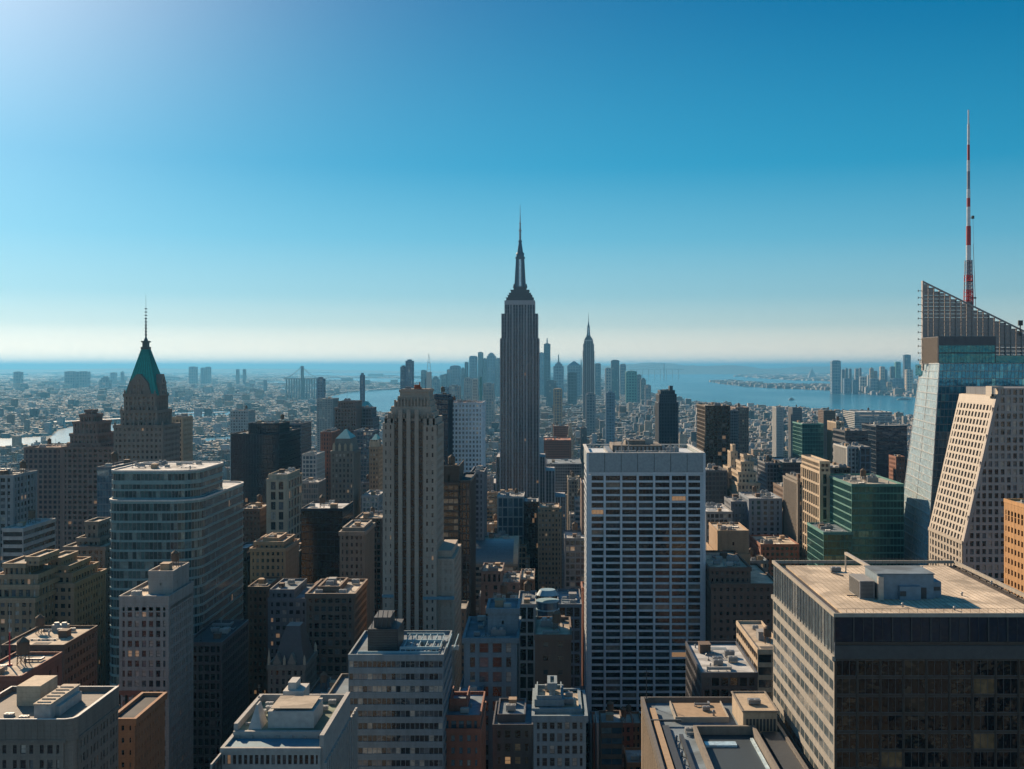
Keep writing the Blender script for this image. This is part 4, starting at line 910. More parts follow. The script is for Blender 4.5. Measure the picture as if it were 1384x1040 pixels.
# ---- curved glass tower (left)
def curved_tower():
    Y0 = 480.0; r = root('office_tower', 'glass tower with rounded corners and pale floor bands, below the green pyramid tower', 'skyscraper', (X(200, Y0), Y0, 0))
    def foot(x0, x1, y0, y1, R, n=6):
        P = []
        for cx, cy, a0 in ((x1 - R, y0 + R, -90), (x1 - R * .6, y1 - R * .6, 0), (x0 + R * .6, y1 - R * .6, 90), (x0 + R * .5, y0 + R * .5, 180)):
            q = R if a0 == -90 else (R * .6 if a0 < 180 else R * .5)
            for i in range(n + 1): a = math.radians(a0 + 90 * i / n); P.append((cx + q * math.cos(a), cy + q * math.sin(a)))
        return P
    def off(P, d):
        cx = sum(p[0] for p in P) / len(P); cy = sum(p[1] for p in P) / len(P); out = []
        n_ = len(P)
        for i in range(n_):
            a, b, c = P[i - 1], P[i], P[(i + 1) % n_]; t = Vector((c[0] - a[0], c[1] - a[1])).normalized(); out.append((b[0] + t.y * d, b[1] - t.x * d))
        return out
    def densify(P, L):
        out = []
        for i in range(len(P)):
            a, b = P[i], P[(i + 1) % len(P)]; d = math.dist(a, b); k = max(1, round(d / L))
            for j in range(k): out.append((a[0] + (b[0] - a[0]) * j / k, a[1] + (b[1] - a[1]) * j / k))
        return out
    x0, x1 = X(144, Y0), X(266, Y0); H = Z(678, Y0); fh = 4.0
    lower = foot(x0, x1, Y0, Y0 + 78, 11); upper = foot(X(151, Y0 + 8), X(272, Y0 + 8) - 1.5, Y0 + 5, Y0 + 50, 10); H2 = Z(638, Y0 + 5)
    band = plain('band_seagreen', (.17, .32, .34), .3); mul = MB()
    bands = MB()
    nfl = int(H / fh); dl = densify(lower, 1.7); ns = 0
    for k in range(nfl):
        z1 = H - k * fh; z0 = z1 - fh
        b_ = MB(); b_.prism(off(lower, .35), z1 - .95, z1 - .02); b_.build('floor_band', band, r)
        g = MB(); g.prism(dl, max(0, z0 - .02), z1 - .9, cap=False, rnd=True); g.build('window_strip', G_('sea'), r)
    for (a, b) in dl[::1]: 
        mul.cyl(a, b, 0, H - .5, .12, .12, 4)
    du = densify(upper, 1.7); k = 0; z1 = H2
    for k in range(int((H2 - H) / 3.4) + 1):
        z1 = H2 - k * 3.6; z0 = max(H, z1 - 3.6)
        if z1 - 1 < H: break
        b_ = MB(); b_.prism(off(upper, .4), z1 - (1.7 if k % 2 else .9), z1 - .02); b_.build('floor_band', band, r)
        g = MB(); g.prism(du, z0 - .02, z1 - .85, cap=False, rnd=True); g.build('window_strip', G_('sea'), r)
    for (a, b) in du: mul.cyl(a, b, H, H2 - .4, .12, .12, 4)
    mul.build('mullions', MT_g, r)
    rf = MB(); rf.prism(off(lower, -.8), H - .05, H + .1); rf.prism(off(upper, -.8), H2 - .05, H2 + .2); rf.build('roof', R_('silver'), r)
    cp = MB(); n_ = len(lower)
    for P, hh in ((lower, H), (upper, H2)):
        O, I = off(P, .55), off(P, -.3); m_ = len(P)
        for i in range(m_):
            j = (i + 1) % m_; a, b, c, d = O[i], O[j], I[j], I[i]
            cp.hexa([(*a, hh), (*b, hh), (*c, hh), (*d, hh), (*a, hh + .7), (*b, hh + .7), (*c, hh + .7), (*d, hh + .7)])
    cp.build('coping', plain('coping_pale', (.66, .64, .60), .7), r)
    rr = random.Random(4); clutter(r, rr, X(156, 490), X(262, 490), Y0 + 12, Y0 + 44, H2 + .2, None, 1.5, 0); clutter(r, rr, X(215, 540), X(262, 500), Y0 + 53, Y0 + 74, H + .1, None, 1.2, 0)
    mark(144, 314, 630, Y0, 78, 1000, (x0, x1, Y0, Y0 + 78), 'the curved glass tower')
curved_tower()

# ---- ribboned block bottom centre
def ribbon_block():
    Y0, D = 330.0, 30.0; x0, x1 = X(471, Y0), X(599, Y0); H = Z(890, Y0)
    o = building('office_block', 'pale blue office block with window ribbons and a black plant room on its roof', 'building',
        [(x0, x1, Y0, Y0 + D, H)], S('ribbon', bay=1.35, fl=3.5, sp=1.75, pier=.16, rec=.35, win='strip'), 'ribbonwhite', 'std', 'bluegrey', clut=0)
    m = MB(); a, b = X(497, Y0 + 8), X(538, Y0 + 8); m.box(a, b, Y0 + 8, Y0 + 22, H, H + 6.5); m.box(a + 1.5, b - 2.5, Y0 + 10, Y0 + 20, H + 6.5, H + 9.5); q = m.build('plant_room', W_('dark'), o)
    l = MB()
    for k in range(8): l.box(a + .4, b - .4, Y0 + 7.85, Y0 + 8, H + .6 + k * .72, H + .9 + k * .72)
    for k in range(6): l.bar((a + 1 + k * 1.4, Y0 + 9, H + 6.5), (a + 1.4 + k * 1.4, Y0 + 11, H + 11.3), .18)
    l.build('louvres', MT_d, q)
    p = MB(); pale = plain('pale_blue_frame', (.30, .46, .52), .5)
    for yy in (Y0 + 4, Y0 + 12.5, Y0 + 21):
        p.box(X(505, Y0) if yy > Y0 + 5 and False else b + 1, x1 - 1.5, yy, yy + .5, H + 1.6, H + 2.3); k = b + 1
        while k < x1 - 1.5: p.box(k, k + .3, yy + .05, yy + .45, H + .1, H + 1.6); k += 1.5
    for k in range(8): p.bar((b + 2 + k * 2.1, Y0 + 4.2, H + 2), (b + 2 + k * 2.1, Y0 + 21.2, H + 2), .25)
    p.box(a - 2, x1 - 1.5, Y0 + 2.2, Y0 + 2.7, H + .1, H + 1.4); p.build('screen_frame', pale, o)
    for k in range(5): inst('cooling_unit', SH['cooling_unit'][k % 2], o, (b + 2.5 + k * 3.3, Y0 + 8 + (k % 2) * 6, H + .12), (.7, .7, .7))
    mark(471, 613, 842, Y0, D, 1100, (x0, x1, Y0, Y0 + D), 'the ribboned blue block')
WC['ribbonwhite'] = (.26, .31, .34)
ribbon_block()

# ---- bottom left grey tower with rounded corner parapet
def corner_tower():
    Y0, Y1 = 270.0, 298.0; r = root('office_tower', 'grey stone tower in the bottom left corner with white plant rooms on its roof', 'building', (X(30, Y0), Y0, 0))
    x0, x1 = X(-60, Y0), X(88, Y0); H = Z(973, Y0)
    poly = [(x0, Y0), (x1, Y0), (x1 + 1.6, Y0 + .8), (x1 + 2.2, Y0 + 2.2), (x1 + 2.2, Y1), (x0, Y1)]
    core = MB(); sh = [(x0, Y0 + .4), (x1 - .2, Y0 + .4), (x1 + 1.4, Y0 + 1.1), (x1 + 1.8, Y0 + 2.3), (x1 + 1.8, Y1 - .4), (x0, Y1 - .4)]
    core.prism(sh, 0, H - 1.2); cells = []; zt = H - 5.2
    s = dict(bay=2.05, fl=3.5, pier=.85, sp=1.5, rec=.4, mode='grid', big=3)
    facade(core, (x0, Y0 + .4, 0), (1, 0, 0), (0, 0, 1), (0, -1, 0), x1 - x0 - .4, zt, s, 'front', cells)
    facade(core, (x1 + 1.8, Y0 + 2.6, 0), (0, 1, 0), (0, 0, 1), (1, 0, 0), Y1 - Y0 - 3, zt, s, 'east', cells)
    facade(core, (x0 + .4, Y1, 0), (0, -1, 0), (0, 0, 1), (-1, 0, 0), Y1 - Y0 - 1, zt, s, 'west', cells)
    core.build('wall', W_('stone'), r)
    p = MB(); inner = [(x0 + .5, Y0 + .5), (x1 - .3, Y0 + .5), (x1 + 1.1, Y0 + 1.3), (x1 + 1.5, Y0 + 2.4), (x1 + 1.5, Y1 - .5), (x0 + .5, Y1 - .5)]
    for i in range(6):
        j = (i + 1) % 6; a, b, c, d = poly[i], poly[j], inner[j], inner[i]
        p.hexa([(*a, zt), (*b, zt), (*c, zt), (*d, zt), (*a, H), (*b, H), (*c, H), (*d, H)])
    k = x0 + 1
    while k < x1: p.box(k, k + .18, Y0 - .08, Y0, zt + .3, H - .4); k += 1.5
    p.box(x0, x1 + .2, Y0 - .25, Y0, zt - .3, zt + .5); p.box(x1 + 2.2, x1 + 2.45, Y0 + 2.2, Y1, zt - .3, zt + .5)
    p.build('parapet', W_('stone'), r)
    c = MB()
    for i in range(6):
        j = (i + 1) % 6; a, b, c1, d = poly[i], poly[j], inner[j], inner[i]; c.hexa([(*a, H), (*b, H), (*c1, H), (*d, H), (*a, H + .15), (*b, H + .15), (*c1, H + .15), (*d, H + .15)])
    c.build('coping', plain('coping_pale', (.66, .64, .60), .7), r)
    f_ = MB(); f_.prism(inner, H - 2.3, H - 1.9); f_.build('roof', R_('tar'), r)
    glaze(cells, 'each', G_('std'), r, 'east')
    z0 = H - 1.9
    q = MB(); q.box(X(46, 274), X(68, 274), 274, 291, z0, z0 + 4.2); q.box(X(90, 278) - 5.2, X(90, 278) - 1.2, 277, 290, z0, z0 + 3.0); pr = q.build('plant_room', plain('white_render', (.50, .48, .45), .8), r)
    q = MB(); q.box(X(46, 274) - .2, X(68, 274) + .2, 273.8, 291.2, z0 + 4.2, z0 + 4.45)
    for k in range(6): q.box(X(46, 274) + .3, X(68, 274) - .3, 275 + k * 2.6, 275.2 + k * 2.6, z0 + 4.45, z0 + 4.7)
    q.build('plant_room_roof', R_('beige'), pr)
    q = MB(); q.box(X(20, 284), X(52, 284), 285, 295, z0, z0 + 5.6); q.build('lift_house', W_('cream'), r)
    for a, b2 in ((60, 294), (30, 276), (82, 294), (10, 278)): inst('cooling_unit', SH['cooling_unit'][0], r, (X(a, b2), b2 - 2, z0), (.7, .7, .7))
    mark(-60, 152, 925, Y0, 28, 1100, (x0, x1 + 2, Y0, Y1), 'the grey tower in the bottom left corner')
corner_tower()

# ---- bottom white tower with terrace (left of centre)
def terrace_tower():
    Y0 = 254.0; r = root('office_tower', 'white tower with plant rooms, green court roof and blue terrace along its front', 'building', (-57, Y0, 0))
    x0, x1 = X(298, Y0), X(433, Y0); Ht = 175.2; Hr = 178.4
    wl = MB(); cells = []; s = dict(bay=1.25, fl=3.4, pier=.45, sp=1.3, rec=.4, mode='grid')
    wl.box(x0 + .4, x1 - .4, Y0 + .4, 288.2 - .4, 0, Ht - .1); facade(wl, (x0, Y0 + .4, 0), (1, 0, 0), (0, 0, 1), (0, -1, 0), x1 - x0, Ht, s, 'front', cells)
    facade(wl, (x0 + .4, 288.2, 0), (0, -1, 0), (0, 0, 1), (-1, 0, 0), 42, Ht, dict(s, bay=3), 'west', cells)
    wl.box(x0 + .3, x1 - .5, 263.4, 288, Ht, Hr - 2); wl.box(x0 + .3, x1 - .2, 263, 264, Ht, Hr - 1.5)
    for a in ((x0 + .2, x1, 287.2, 288), (x0 + .2, x0 + 1.1, 264, 287.2), ): wl.box(*a, Hr - 2, Hr)
    k = x0 + 1.5
    while k < x1 - 1: wl.box(k, k + .35, 262.5, 263, Ht, Hr - 2.4); k += 3.0
    # right flank with tall slots
    wl.box(x1 - .4, x1 + .6, Y0 + 1, 289, 0, Hr + .2); cc = []
    facade(wl, (x1 + .6, Y0 + 1, 0), (0, 1, 0), (0, 0, 1), (1, 0, 0), 42, Hr - 6, dict(bay=2.6, fl=30, pier=1.2, sp=2, rec=.5, mode='vert'), 'east', cc)
    wl.build('wall', plain('white_stone', (.40, .385, .36), .8), r)
    glaze(cells, 'each', G_('dim'), r, 'east'); glaze(cc, 'column', G_('dim'), r, 'east')
    t = MB(); t.box(x0 + .5, x1 - .5, Y0 + 1.0, 262.4, Ht, Ht + .25); t.build('terrace', plain('blue_terrace', (.06, .20, .28), .6), r)
    t = MB(); t.box(x0 - .1, x1 + .1, Y0 - .1, Y0 + .8, Ht, Ht + .9); t.box(x0 - .1, x0 + .7, Y0 + .8, 264.8, Ht, Ht + .9); t.build('terrace_parapet', plain('white_stone', (.40, .385, .36), .8), r)
    f_ = MB(); f_.box(x0 + 1.1, x1 - .6, 264, 287.2, Hr - 2, Hr - 1.7); f_.build('roof', R_('green'), r)
    pr = MB(); a, b = X(362, 266), X(424, 266); pr.box(a, b, 266, 277, Hr - 1.7, Hr + 2.2); pr.box(a + 1.5, b - 1, 268, 276, Hr + 2.2, Hr + 2.6); q = pr.build('plant_room', plain('white_render', (.50, .48, .45), .8), r)
    rf = MB(); rf.box(a + .5, b - .5, 266.4, 276.6, Hr + 2.65, Hr + 2.8); rf.build('plant_room_roof', R_('beige'), q)
    pr = MB(); pr.box(x0 + 8, x0 + 13, 279, 286, Hr - 1.7, Hr + 3.2); pr.box(x0 + 9, x0 + 11, 280, 285, Hr + 3.2, Hr + 5); pr.build('lift_house', plain('white_render', (.50, .48, .45), .8), r)
    tent = MB(); xx = X(345, 266); tent.prism([(xx - 1.4, 265), (xx + 1.6, 265), (xx + 1.6, 271), (xx - 1.4, 271)], Hr - 1.7, Hr + 3.4, [(xx, 267), (xx + .3, 267), (xx + .3, 270), (xx, 270)]); tent.build('roof_light', plain('white_render', (.50, .48, .45), .8), r)
    for a, b2, c2 in ((2.5, 274, .8), (4, 278, .7), (17, 279, .6), (18, 284, .6), (3, 282, .6)): inst('cooling_unit', SH['cooling_unit'][0], r, (x0 + a, b2, Hr - 1.7), (c2, c2, c2))
    inst('duct', SH['duct'][0], r, (x0 + 2, 268, Hr - 1.7), (.5, .5, .5)); inst('antenna', SH['antenna'][0], r, (x0 + .7, 285, Hr), (.5, .5, .5))
    mark(298, 460, 925, Y0, 43, 1100, (x0, x1 + 1, Y0, 289), 'the white terraced tower at the bottom')
terrace_tower()

# ---- gothic little tower with a steep dark roof
def gothic_tower():
    Y0 = 430.0; px = lambda p: X(p, Y0); z = lambda p: Z(p, Y0)
    r = building('stone_tower', 'small gothic stone building with steep dark hipped roof, pointed dormers and corner pinnacles', 'building', [(px(362), px(412), Y0, Y0 + 22, z(903))], S('punch', bay=2.2, fl=3.4, pier=1.2, sp=1.3), 'stone', 'dim', 'tar', clut=0, cornice=.25)
    m = MB(); m.prism([(px(366), Y0 + 1.5), (px(410), Y0 + 1.5), (px(410), Y0 + 20), (px(366), Y0 + 20)], z(903), z(852), [(px(381), Y0 + 7), (px(400), Y0 + 7), (px(400), Y0 + 14), (px(381), Y0 + 14)]); m.build('roof_slope', plain('slate_roof', (.10, .085, .085), .6), r)
    d = MB()
    for c in (374, 394):
        x = px(c); d.box(x - 1.4, x + 1.4, Y0 + .2, Y0 + 5, z(903), z(897)); d.prism([(x - 1.6, Y0), (x + 1.6, Y0), (x + 1.6, Y0 + 6), (x - 1.6, Y0 + 6)], z(897), z(884), [(x - .1, Y0), (x + .1, Y0), (x + .1, Y0 + 6), (x - .1, Y0 + 6)])
    d.build('dormer', W_('stone'), r)
    for (x, y) in ((px(363), Y0 + .6), (px(411), Y0 + .6), (px(411), Y0 + 21), (px(384), Y0 + .4)):
        p = MB(); p.cyl(x, y, z(905), z(893), .6, .5, 6); p.cyl(x, y, z(893), z(877 if x < px(364) else 886), .6, .05, 6)
        p.build('pinnacle', W_('cream'), r)
    mark(362, 423, 850, Y0, 22, 945, (px(362), px(412), Y0, Y0 + 22), 'the little gothic building')
gothic_tower()

# ---- faceted glass tower with lattice crown and mast (right)
def facet_tower():
    r = root('glass_skyscraper', 'faceted blue glass skyscraper with slanted lattice screen and red and white mast', 'skyscraper', (245, 620, 0))
    Y0, Yb = 620.0, 690.0; zt = Z(491.5, 620); zb = 0
    fl_t, bl_t, fl_0, bl_0 = 210.6, 223.2, 194.5, 189.0; R = 300.0
    core = MB(); core.hexa([(fl_0 + 6, Y0 + .3, 0), (R, Y0 + .3, 0), (R, Yb - 1, 0), (bl_0 + 8, Yb - 1, 0), (fl_t + 6, Y0 + .3, zt - .3), (R, Y0 + .3, zt - .3), (R, Yb - 1, zt - .3), (bl_t + 8, Yb - 1, zt - .3)])
    core.build('core', W_('dark'), r)
    # west facet: rows of glass with bright floor lines
    A = lambda f_, t: Vector((bl_0 + (bl_t - bl_0) * t, Yb, zt * t)).lerp(Vector((fl_0 + (fl_t - fl_0) * t, Y0, zt * t)), f_)
    nr = 64; nc = 22
    ln = MB()
    for j in range(nr):
        t0, t1 = j / nr, (j + 1) / nr
        s_ = MB()
        for k in range(nc):
            a, b, c, d = A(k / nc, t0), A((k + 1) / nc, t0), A((k + 1) / nc, t1), A(k / nc, t1); s_.quad(tuple(a), tuple(b), tuple(c), tuple(d), rW.random())
        s_.build('window_strip', G_('lightblue'), r)
        a, b = A(0, t1), A(1, t1); ln.bar(tuple(a + Vector((-.15, -.1, 0))), tuple(b + Vector((-.15, -.1, 0))), .55 if j % 2 else .3)
    for k in range(nc + 1): a, b = A(k / nc, 0), A(k / nc, 1); ln.bar(tuple(a + Vector((-.05, -.03, 0))), tuple(b + Vector((-.05, -.03, 0))), .14 if k % 11 else .5)
    ln.build('floor_lines', plain('aluminium', (.60, .62, .62), .4, .3), r)
    # front face
    F2 = lambda s, t: (fl_0 + (fl_t - fl_0) * t + s * (R - (fl_0 + (fl_t - fl_0) * t)), Y0, zt * t)
    m2 = MB()
    for j in range(nr):
        t0, t1 = j / nr, (j + 1) / nr; s_ = MB()
        for k in range(44): s_.quad(F2(k / 44, t0), F2((k + 1) / 44, t0), F2((k + 1) / 44, t1), F2(k / 44, t1), rW.random())
        s_.build('window_strip', G_('teal2' if j > 54 else 'blue'), r); a, b = F2(0, t1), F2(1, t1); m2.bar((a[0], a[1] - .1, a[2]), (b[0], b[1] - .1, b[2]), .4)
    for k in range(1, 44): a, b = F2(k / 44, 0), F2(k / 44, 1); m2.bar((a[0], a[1] - .05, a[2]), (b[0], b[1] - .05, b[2]), .16)
    m2.build('mullions', MT_g, r)
    # step at the back left and upper storeys
    c = MB(); c.box(X(1243, 690) + 1, R, 668, 694, zt - .3, zt + 2.2); c.build('roof', R_('bluegrey'), r)
    q = MB(); bx0, bx1 = X(1268, 640), X(1346, 640); zz = Z(455, 640); q.box(bx0, bx1, 640, 668, zt - .3, zz); bo = q.build('upper_box', W_('charcoal'), r)
    lv = MB()
    for k in range(26): lv.box(bx0 - .2, bx0, 641 + k * 1.02, 641.45 + k * 1.02, zt + .3, zz - .4)
    lv.build('louvres', plain('bronze_louvre', (.22, .17, .13), .5), bo)
    g = MB()
    for k in range(18):
        w_ = (bx1 - bx0 - 1) / 18
        for (z0, z1) in ((zt + .4, zt + 5.5), (zt + 6.2, zt + 10)): g.quad((bx0 + .5 + k * w_, 639.9, z0), (bx0 + .5 + (k + 1) * w_ - .15, 639.9, z0), (bx0 + .5 + (k + 1) * w_ - .15, 639.9, z1), (bx0 + .5 + k * w_, 639.9, z1), rW.random())
    g.build('glazing', G_('teal'), bo)
    g = MB(); g.box(X(1346, 640), R, 642, 668, zt - .3, Z(481, 640)); g.build('side_wing', G_('teal'), r)
    # lattice screen: a thick slanting sail
    sx0 = X(1247.5, 668); sy = 668.0; zl = Z(381, sy); slope = (Z(448, sy) - zl) / (X(1384, sy) - sx0); top = lambda x: zl + (x - sx0) * slope
    fr = MB(); gl = MB(); n_ = 26; st = (R - sx0) / n_
    for k in range(n_ + 1):
        x = sx0 + k * st; wv = .5 if k % 3 == 0 else .24
        fr.box(x - wv / 2, x + wv / 2, sy - .5, sy + .9, zt - .3, top(x))
    lev = zt + .5
    while lev < zl:
        xe = min(R, sx0 + (lev - zl) / slope) if lev > top(R) else R
        fr.box(sx0, xe, sy - .35, sy + .35, lev, lev + (.42 if int(lev) % 2 else .25)); lev += 2.15
    fr.bar((sx0, sy, zl), (R, sy, top(R)), .9); fr.box(sx0 - .5, sx0 + .4, sy - .8, sy + 1.4, zt - 4, zl + .5)
    for k in range(n_):
        x = sx0 + k * st
        for zz0 in range(0, 200):
            z0 = zt + .9 + zz0 * 2.15; z1 = min(z0 + 1.95, top(x + st) - .3)
            if z1 - z0 < .8: break
            gl.box(x + .25, x + st - .25, sy + .36, sy + .5, z0, z1)
    fo = fr.build('screen_lattice', plain('screen_bronze', (.42, .36, .33), .6), r); gl.build('screen_glass', plain('screen_frit', (.36, .33, .33), .3), fo)
    # side return of the sail with little rungs
    for k in range(12): zq = zt - 2 + k * 4; sd = MB(); sd.box(sx0 - 2.8, sx0 - .5, sy + .2, sy + .6, zq, zq + .3); sd.box(sx0 - 2.8, sx0 - 2.5, sy + .1, sy + .7, zq - .4, zq + .8); sd.build('side_rung', MT_d, r)
    bk = MB(); bk.box(X(1238, 690), X(1244, 690), 676, 691, zt - 7, zt - .5); bk.build('corner_block', G_('teal'), r)
    # mast
    mx, my = X(1309, 690), 690.0; red = plain('mast_red', (.55, .04, .05), .5); wh = plain('mast_white', (.85, .85, .85), .4); gy = plain('mast_grey', (.30, .30, .36), .5)
    ms = MB(); ms.box(mx - 2.2, mx + 2.2, my - 2.2, my + 2.2, zt, Z(408, my)); mo = ms.build('mast', W_('charcoal'), r)
    def seg(p0, p1, rr, mt):
        q = MB(); z0, z1 = Z(p0, my), Z(p1, my)
        if rr > 1.55:
            for sx in (-1, 1):
                for sy_ in (-1, 1): q.bar((mx + sx * rr, my + sy_ * rr, z0), (mx + sx * rr * .96, my + sy_ * rr * .96, z1), .55)
            k = z0
            while k < z1: q.bar((mx - rr, my - rr, k), (mx + rr, my - rr, min(z1, k + 2.4)), .3); q.bar((mx + rr, my - rr, k), (mx - rr, my - rr, min(z1, k + 2.4)), .3); q.bar((mx + rr, my - rr, k), (mx + rr, my + rr, min(z1, k + 2.4)), .3); q.box(mx - rr, mx + rr, my - rr, my + rr, k, k + .25); k += 2.4
            q.cyl(mx, my, z0, z1, .8, .8, 8)
        else: q.cyl(mx, my, z0, z1, rr, rr, 10)
        q.build('mast_section', mt, mo)
    seg(412, 392, 2.0, red); seg(392, 381, 1.9, gy); seg(381, 372, 1.8, red); seg(372, 352, 1.6, gy); seg(352, 332, 1.5, wh); seg(332, 306, 1.45, red); seg(306, 280, 1.15, wh); seg(280, 268, 1.1, red); seg(268, 256, 1.1, wh)
    seg(256, 232, .95, gy); seg(232, 217, .95, wh); seg(217, 196, .8, red); seg(196, 168, .75, wh); seg(168, 149, .45, wh)
    q = MB(); q.bar((mx + 4.2, my, Z(415, my)), (mx + 2.8, my, Z(330, my)), .25); q.box(mx + 1, mx + 4.6, my - .3, my + .3, Z(404, my), Z(402, my)); q.cyl(mx + 2.6, my, Z(296, my), Z(292, my), .9, .9, 8); q.bar((mx, my, Z(296, my)), (mx + 2.6, my, Z(294, my)), .3); q.bar((mx + 3.2, my, Z(330, my)), (mx + 2.6, my, Z(296, my)), .12); q.build('cable_stay', MT_d, mo)
    q = MB(); xx = X(1378, 668); q.box(xx - .3, xx + .3, 666.8, 667.4, top(xx) - 4, top(xx) + 3.5); q.box(xx - 1.2, xx + 1.4, 666.6, 667.5, top(xx) + 2, top(xx) + 5); q.build('floodlight', MT_d, r)
    mark(1213, 1440, 380, Y0, 70, 1100, (189, 300, Y0, 694), 'the faceted glass skyscraper')
facet_tower()

# ---- tan tower leaning back, right
def slope_tower():
    Y0, D = 540.0, 48.0; zt = Z(536, Y0); zk = Z(734, Y0); xt, xk = 209.8, 194.2; R = 275.0
    r = root('office_tower', 'tan gridded tower whose sunlit left wall slopes outward towards its foot', 'skyscraper', (235, Y0, 0))
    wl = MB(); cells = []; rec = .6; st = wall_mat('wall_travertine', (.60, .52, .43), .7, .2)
    sx = lambda z_: xk if z_ < zk else xk + (xt - xk) * (z_ - zk) / (zt - zk)
    core = MB(); core.box(xk + .7, R, Y0 + .7, Y0 + D, 0, zk); core.hexa([(xk + .7, Y0 + .7, zk), (R, Y0 + .7, zk), (R, Y0 + D, zk), (xk + .7, Y0 + D, zk), (xt + .7, Y0 + .7, zt - .1), (R, Y0 + .7, zt - .1), (R, Y0 + D, zt - .1), (xt + .7, Y0 + D, zt - .1)])
    core.build('core', W_('charcoal'), r)
    L = math.hypot(xt - xk, zt - zk); v = Vector(((xt - xk) / L, 0, (zt - zk) / L)); n_ = Vector((-v.z, 0, v.x))
    s = dict(bay=D / 11, fl=3.75, pier=1.9, sp=1.15, rec=rec, mode='grid')
    facade(wl, (xk + .6, Y0 + D, zk), (0, -1, 0), tuple(v), tuple(n_), D - .6, L - 4, s, 'west', cells)
    facade(wl, (xk + .6, Y0 + D, 0), (0, -1, 0), (0, 0, 1), (-1, 0, 0), D - .6, zk - .3, s, 'west', cells)
    wl.obox((xk + .6, Y0 + D, zk), (0, -1, 0), tuple(v), tuple(n_), 0, D, L - 4, L, 0, rec); wl.box(xk - .4, xk + .9, Y0, Y0 + D, zk - .8, zk + .8)
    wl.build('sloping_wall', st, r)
    w2 = MB(); sf = dict(bay=2.9, fl=3.75, pier=1.2, sp=1.3, rec=rec, mode='grid')
    smin = lambda t: max(0.0, sx(t + 2) - xk) + .2
    tmax = lambda s_: zt + 5 if s_ > xt - xk else zk + max(0, s_) / (xt - xk) * (zt - zk)
    facade(w2, (xk, Y0 + rec, 0), (1, 0, 0), (0, 0, 1), (0, -1, 0), R - xk, Z(525, Y0), sf, 'front', cells, tmax, smin)
    # raking edge of the front
    a0, a1 = Vector((xk + .8, Y0 + .1, zk)), Vector((xt + .8, Y0 + .1, zt)); w2.bar(tuple(a0), tuple(a1), 1.6); w2.box(xk, xk + 1.6, Y0 - .1, Y0 + .9, 0, zk)
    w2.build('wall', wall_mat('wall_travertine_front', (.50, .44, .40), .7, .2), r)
    gf = [c for c in cells if c[0] == 'front' and c[3][0] + c[8] < R and c[3][2] + c[10] < Z(525, Y0) + 1]
    glaze([c for c in cells if c[0] == 'west'], 'each', G_('dim'), r, 'west'); glaze(gf, 'all', G_('std'), r, 'west')
    up = MB(); up.box(X(1356, Y0), R, Y0 + .65, Y0 + D, zt - .1, Z(525, Y0)); up.build('upper_wall', W_('slate'), r)
    b = MB(); bx0, bx1 = X(1341, Y0), X(1357, Y0); zz = Z(525, Y0); b.box(bx0, bx1, Y0 + .5, Y0 + 1.2, zt, zt + 1); b.box(bx0, bx0 + .9, Y0 + .5, Y0 + 8, zt, zz); b.box(bx1 - .9, bx1, Y0 + .5, Y0 + 8, zt, zz); b.box(bx0, bx1, Y0 + .5, Y0 + 8, zz - .02, zz + .9); b.build('roof_frame', st, r)
    rf = MB(); rf.box(xt + .8, X(1356, Y0), Y0 + 1, Y0 + D, zt - .1, zt + .25); rf.build('roof', R_('beige'), r)
    mark(1252, 1420, 525, Y0, D, 1100, (xk, R, Y0, Y0 + D), 'the tan sloping tower')
slope_tower()
hero('office_tower', 'orange stone block with deep square windows cut by the right edge of the picture', 1399, 1480, 690, 440, 30, S('punchw', bay=3.3, fl=4.3, pier=1.5, sp=2.1, rec=.6, win='each', topband=4), 'orange', 'dim', vb=820)
# ================================================================== the other towers one can tell apart
P_ = lambda **k: S('punch', **k); PA = S('punch', win='all'); GR = S('grid'); GA = S('grid', win='all'); RB = S('ribbon'); DE = S('deco'); CU = S('curtain'); SL = S('slab'); DA = S('deco', win='all'); RA = S('ribbon', win='all'); CA = S('curtain', win='all')
def T(name, label, px0, px1, py, Y, D, st, wall, glass='std', roof='gravel', vb=1100, **k): return hero(name, label, px0, px1, py, Y, D, st, wall, glass, roof, vb, **k)
# --- left
T('office_tower', 'dark grey brown office slab left of the red brick crowned tower', 32, 84, 607, 820, 45, S('deco', bay=3.4, rec=.4), 'mauve', 'navy', 'red', 745)
T('office_tower', 'reddish brown brick tower with stepped brick crown, left of the green pyramid tower', 84, 153, 606, 800, 45, S('punchw', win='column', mode='vert'), 'mauve', 'dim', 'red', 740,
  tiers=[(.08, .72, .05, .8, 601), (.11, .66, .08, .75, 588, DA), (.15, .62, .12, .7, 572, DA), (.24, .5, .2, .6, 562, DA), (.30, .44, .3, .5, 556, DA)], cornice=.4, land='the brick crowned tower')
T('apartment_block', 'pale concrete block cut by the left edge, above the striped white block', -30, 18, 645, 640, 30, S('deco', bay=4), 'pale', vb=720)
T('office_block', 'small white block with three dark window stripes and blank right side at the left edge', 3, 31, 717, 600, 40, S('ribbon', bay=12, fl=4.2, sp=1.9, win='strip'), 'white', 'dim', 'silver', 765, land='the white striped block')
T('apartment_tower', 'grey tan stone tower with square roof turret, left of the curved glass tower', 86, 142, 742, 560, 40, P_(bay=2.9, win='column', mode='vert'), 'stone', 'dim', 'beige', 930, tiers=[(.2, .75, .15, .8, 730), (.36, .68, .2, .6, 708, PA)], cornice=.3, land='the turreted stone tower')
T('apartment_tower', 'tan terraced apartment building with columned top at left edge, beside turreted stone tower', 50, 100, 792, 500, 36, P_(win='column', mode='vert', bay=3.1), 'tan', 'std', 'beige', 900, tiers=[(.0, .86, .1, .9, 778), (.06, .72, .15, .8, 768, PA), (.1, .45, .2, .7, 757, PA)], cornice=.35)
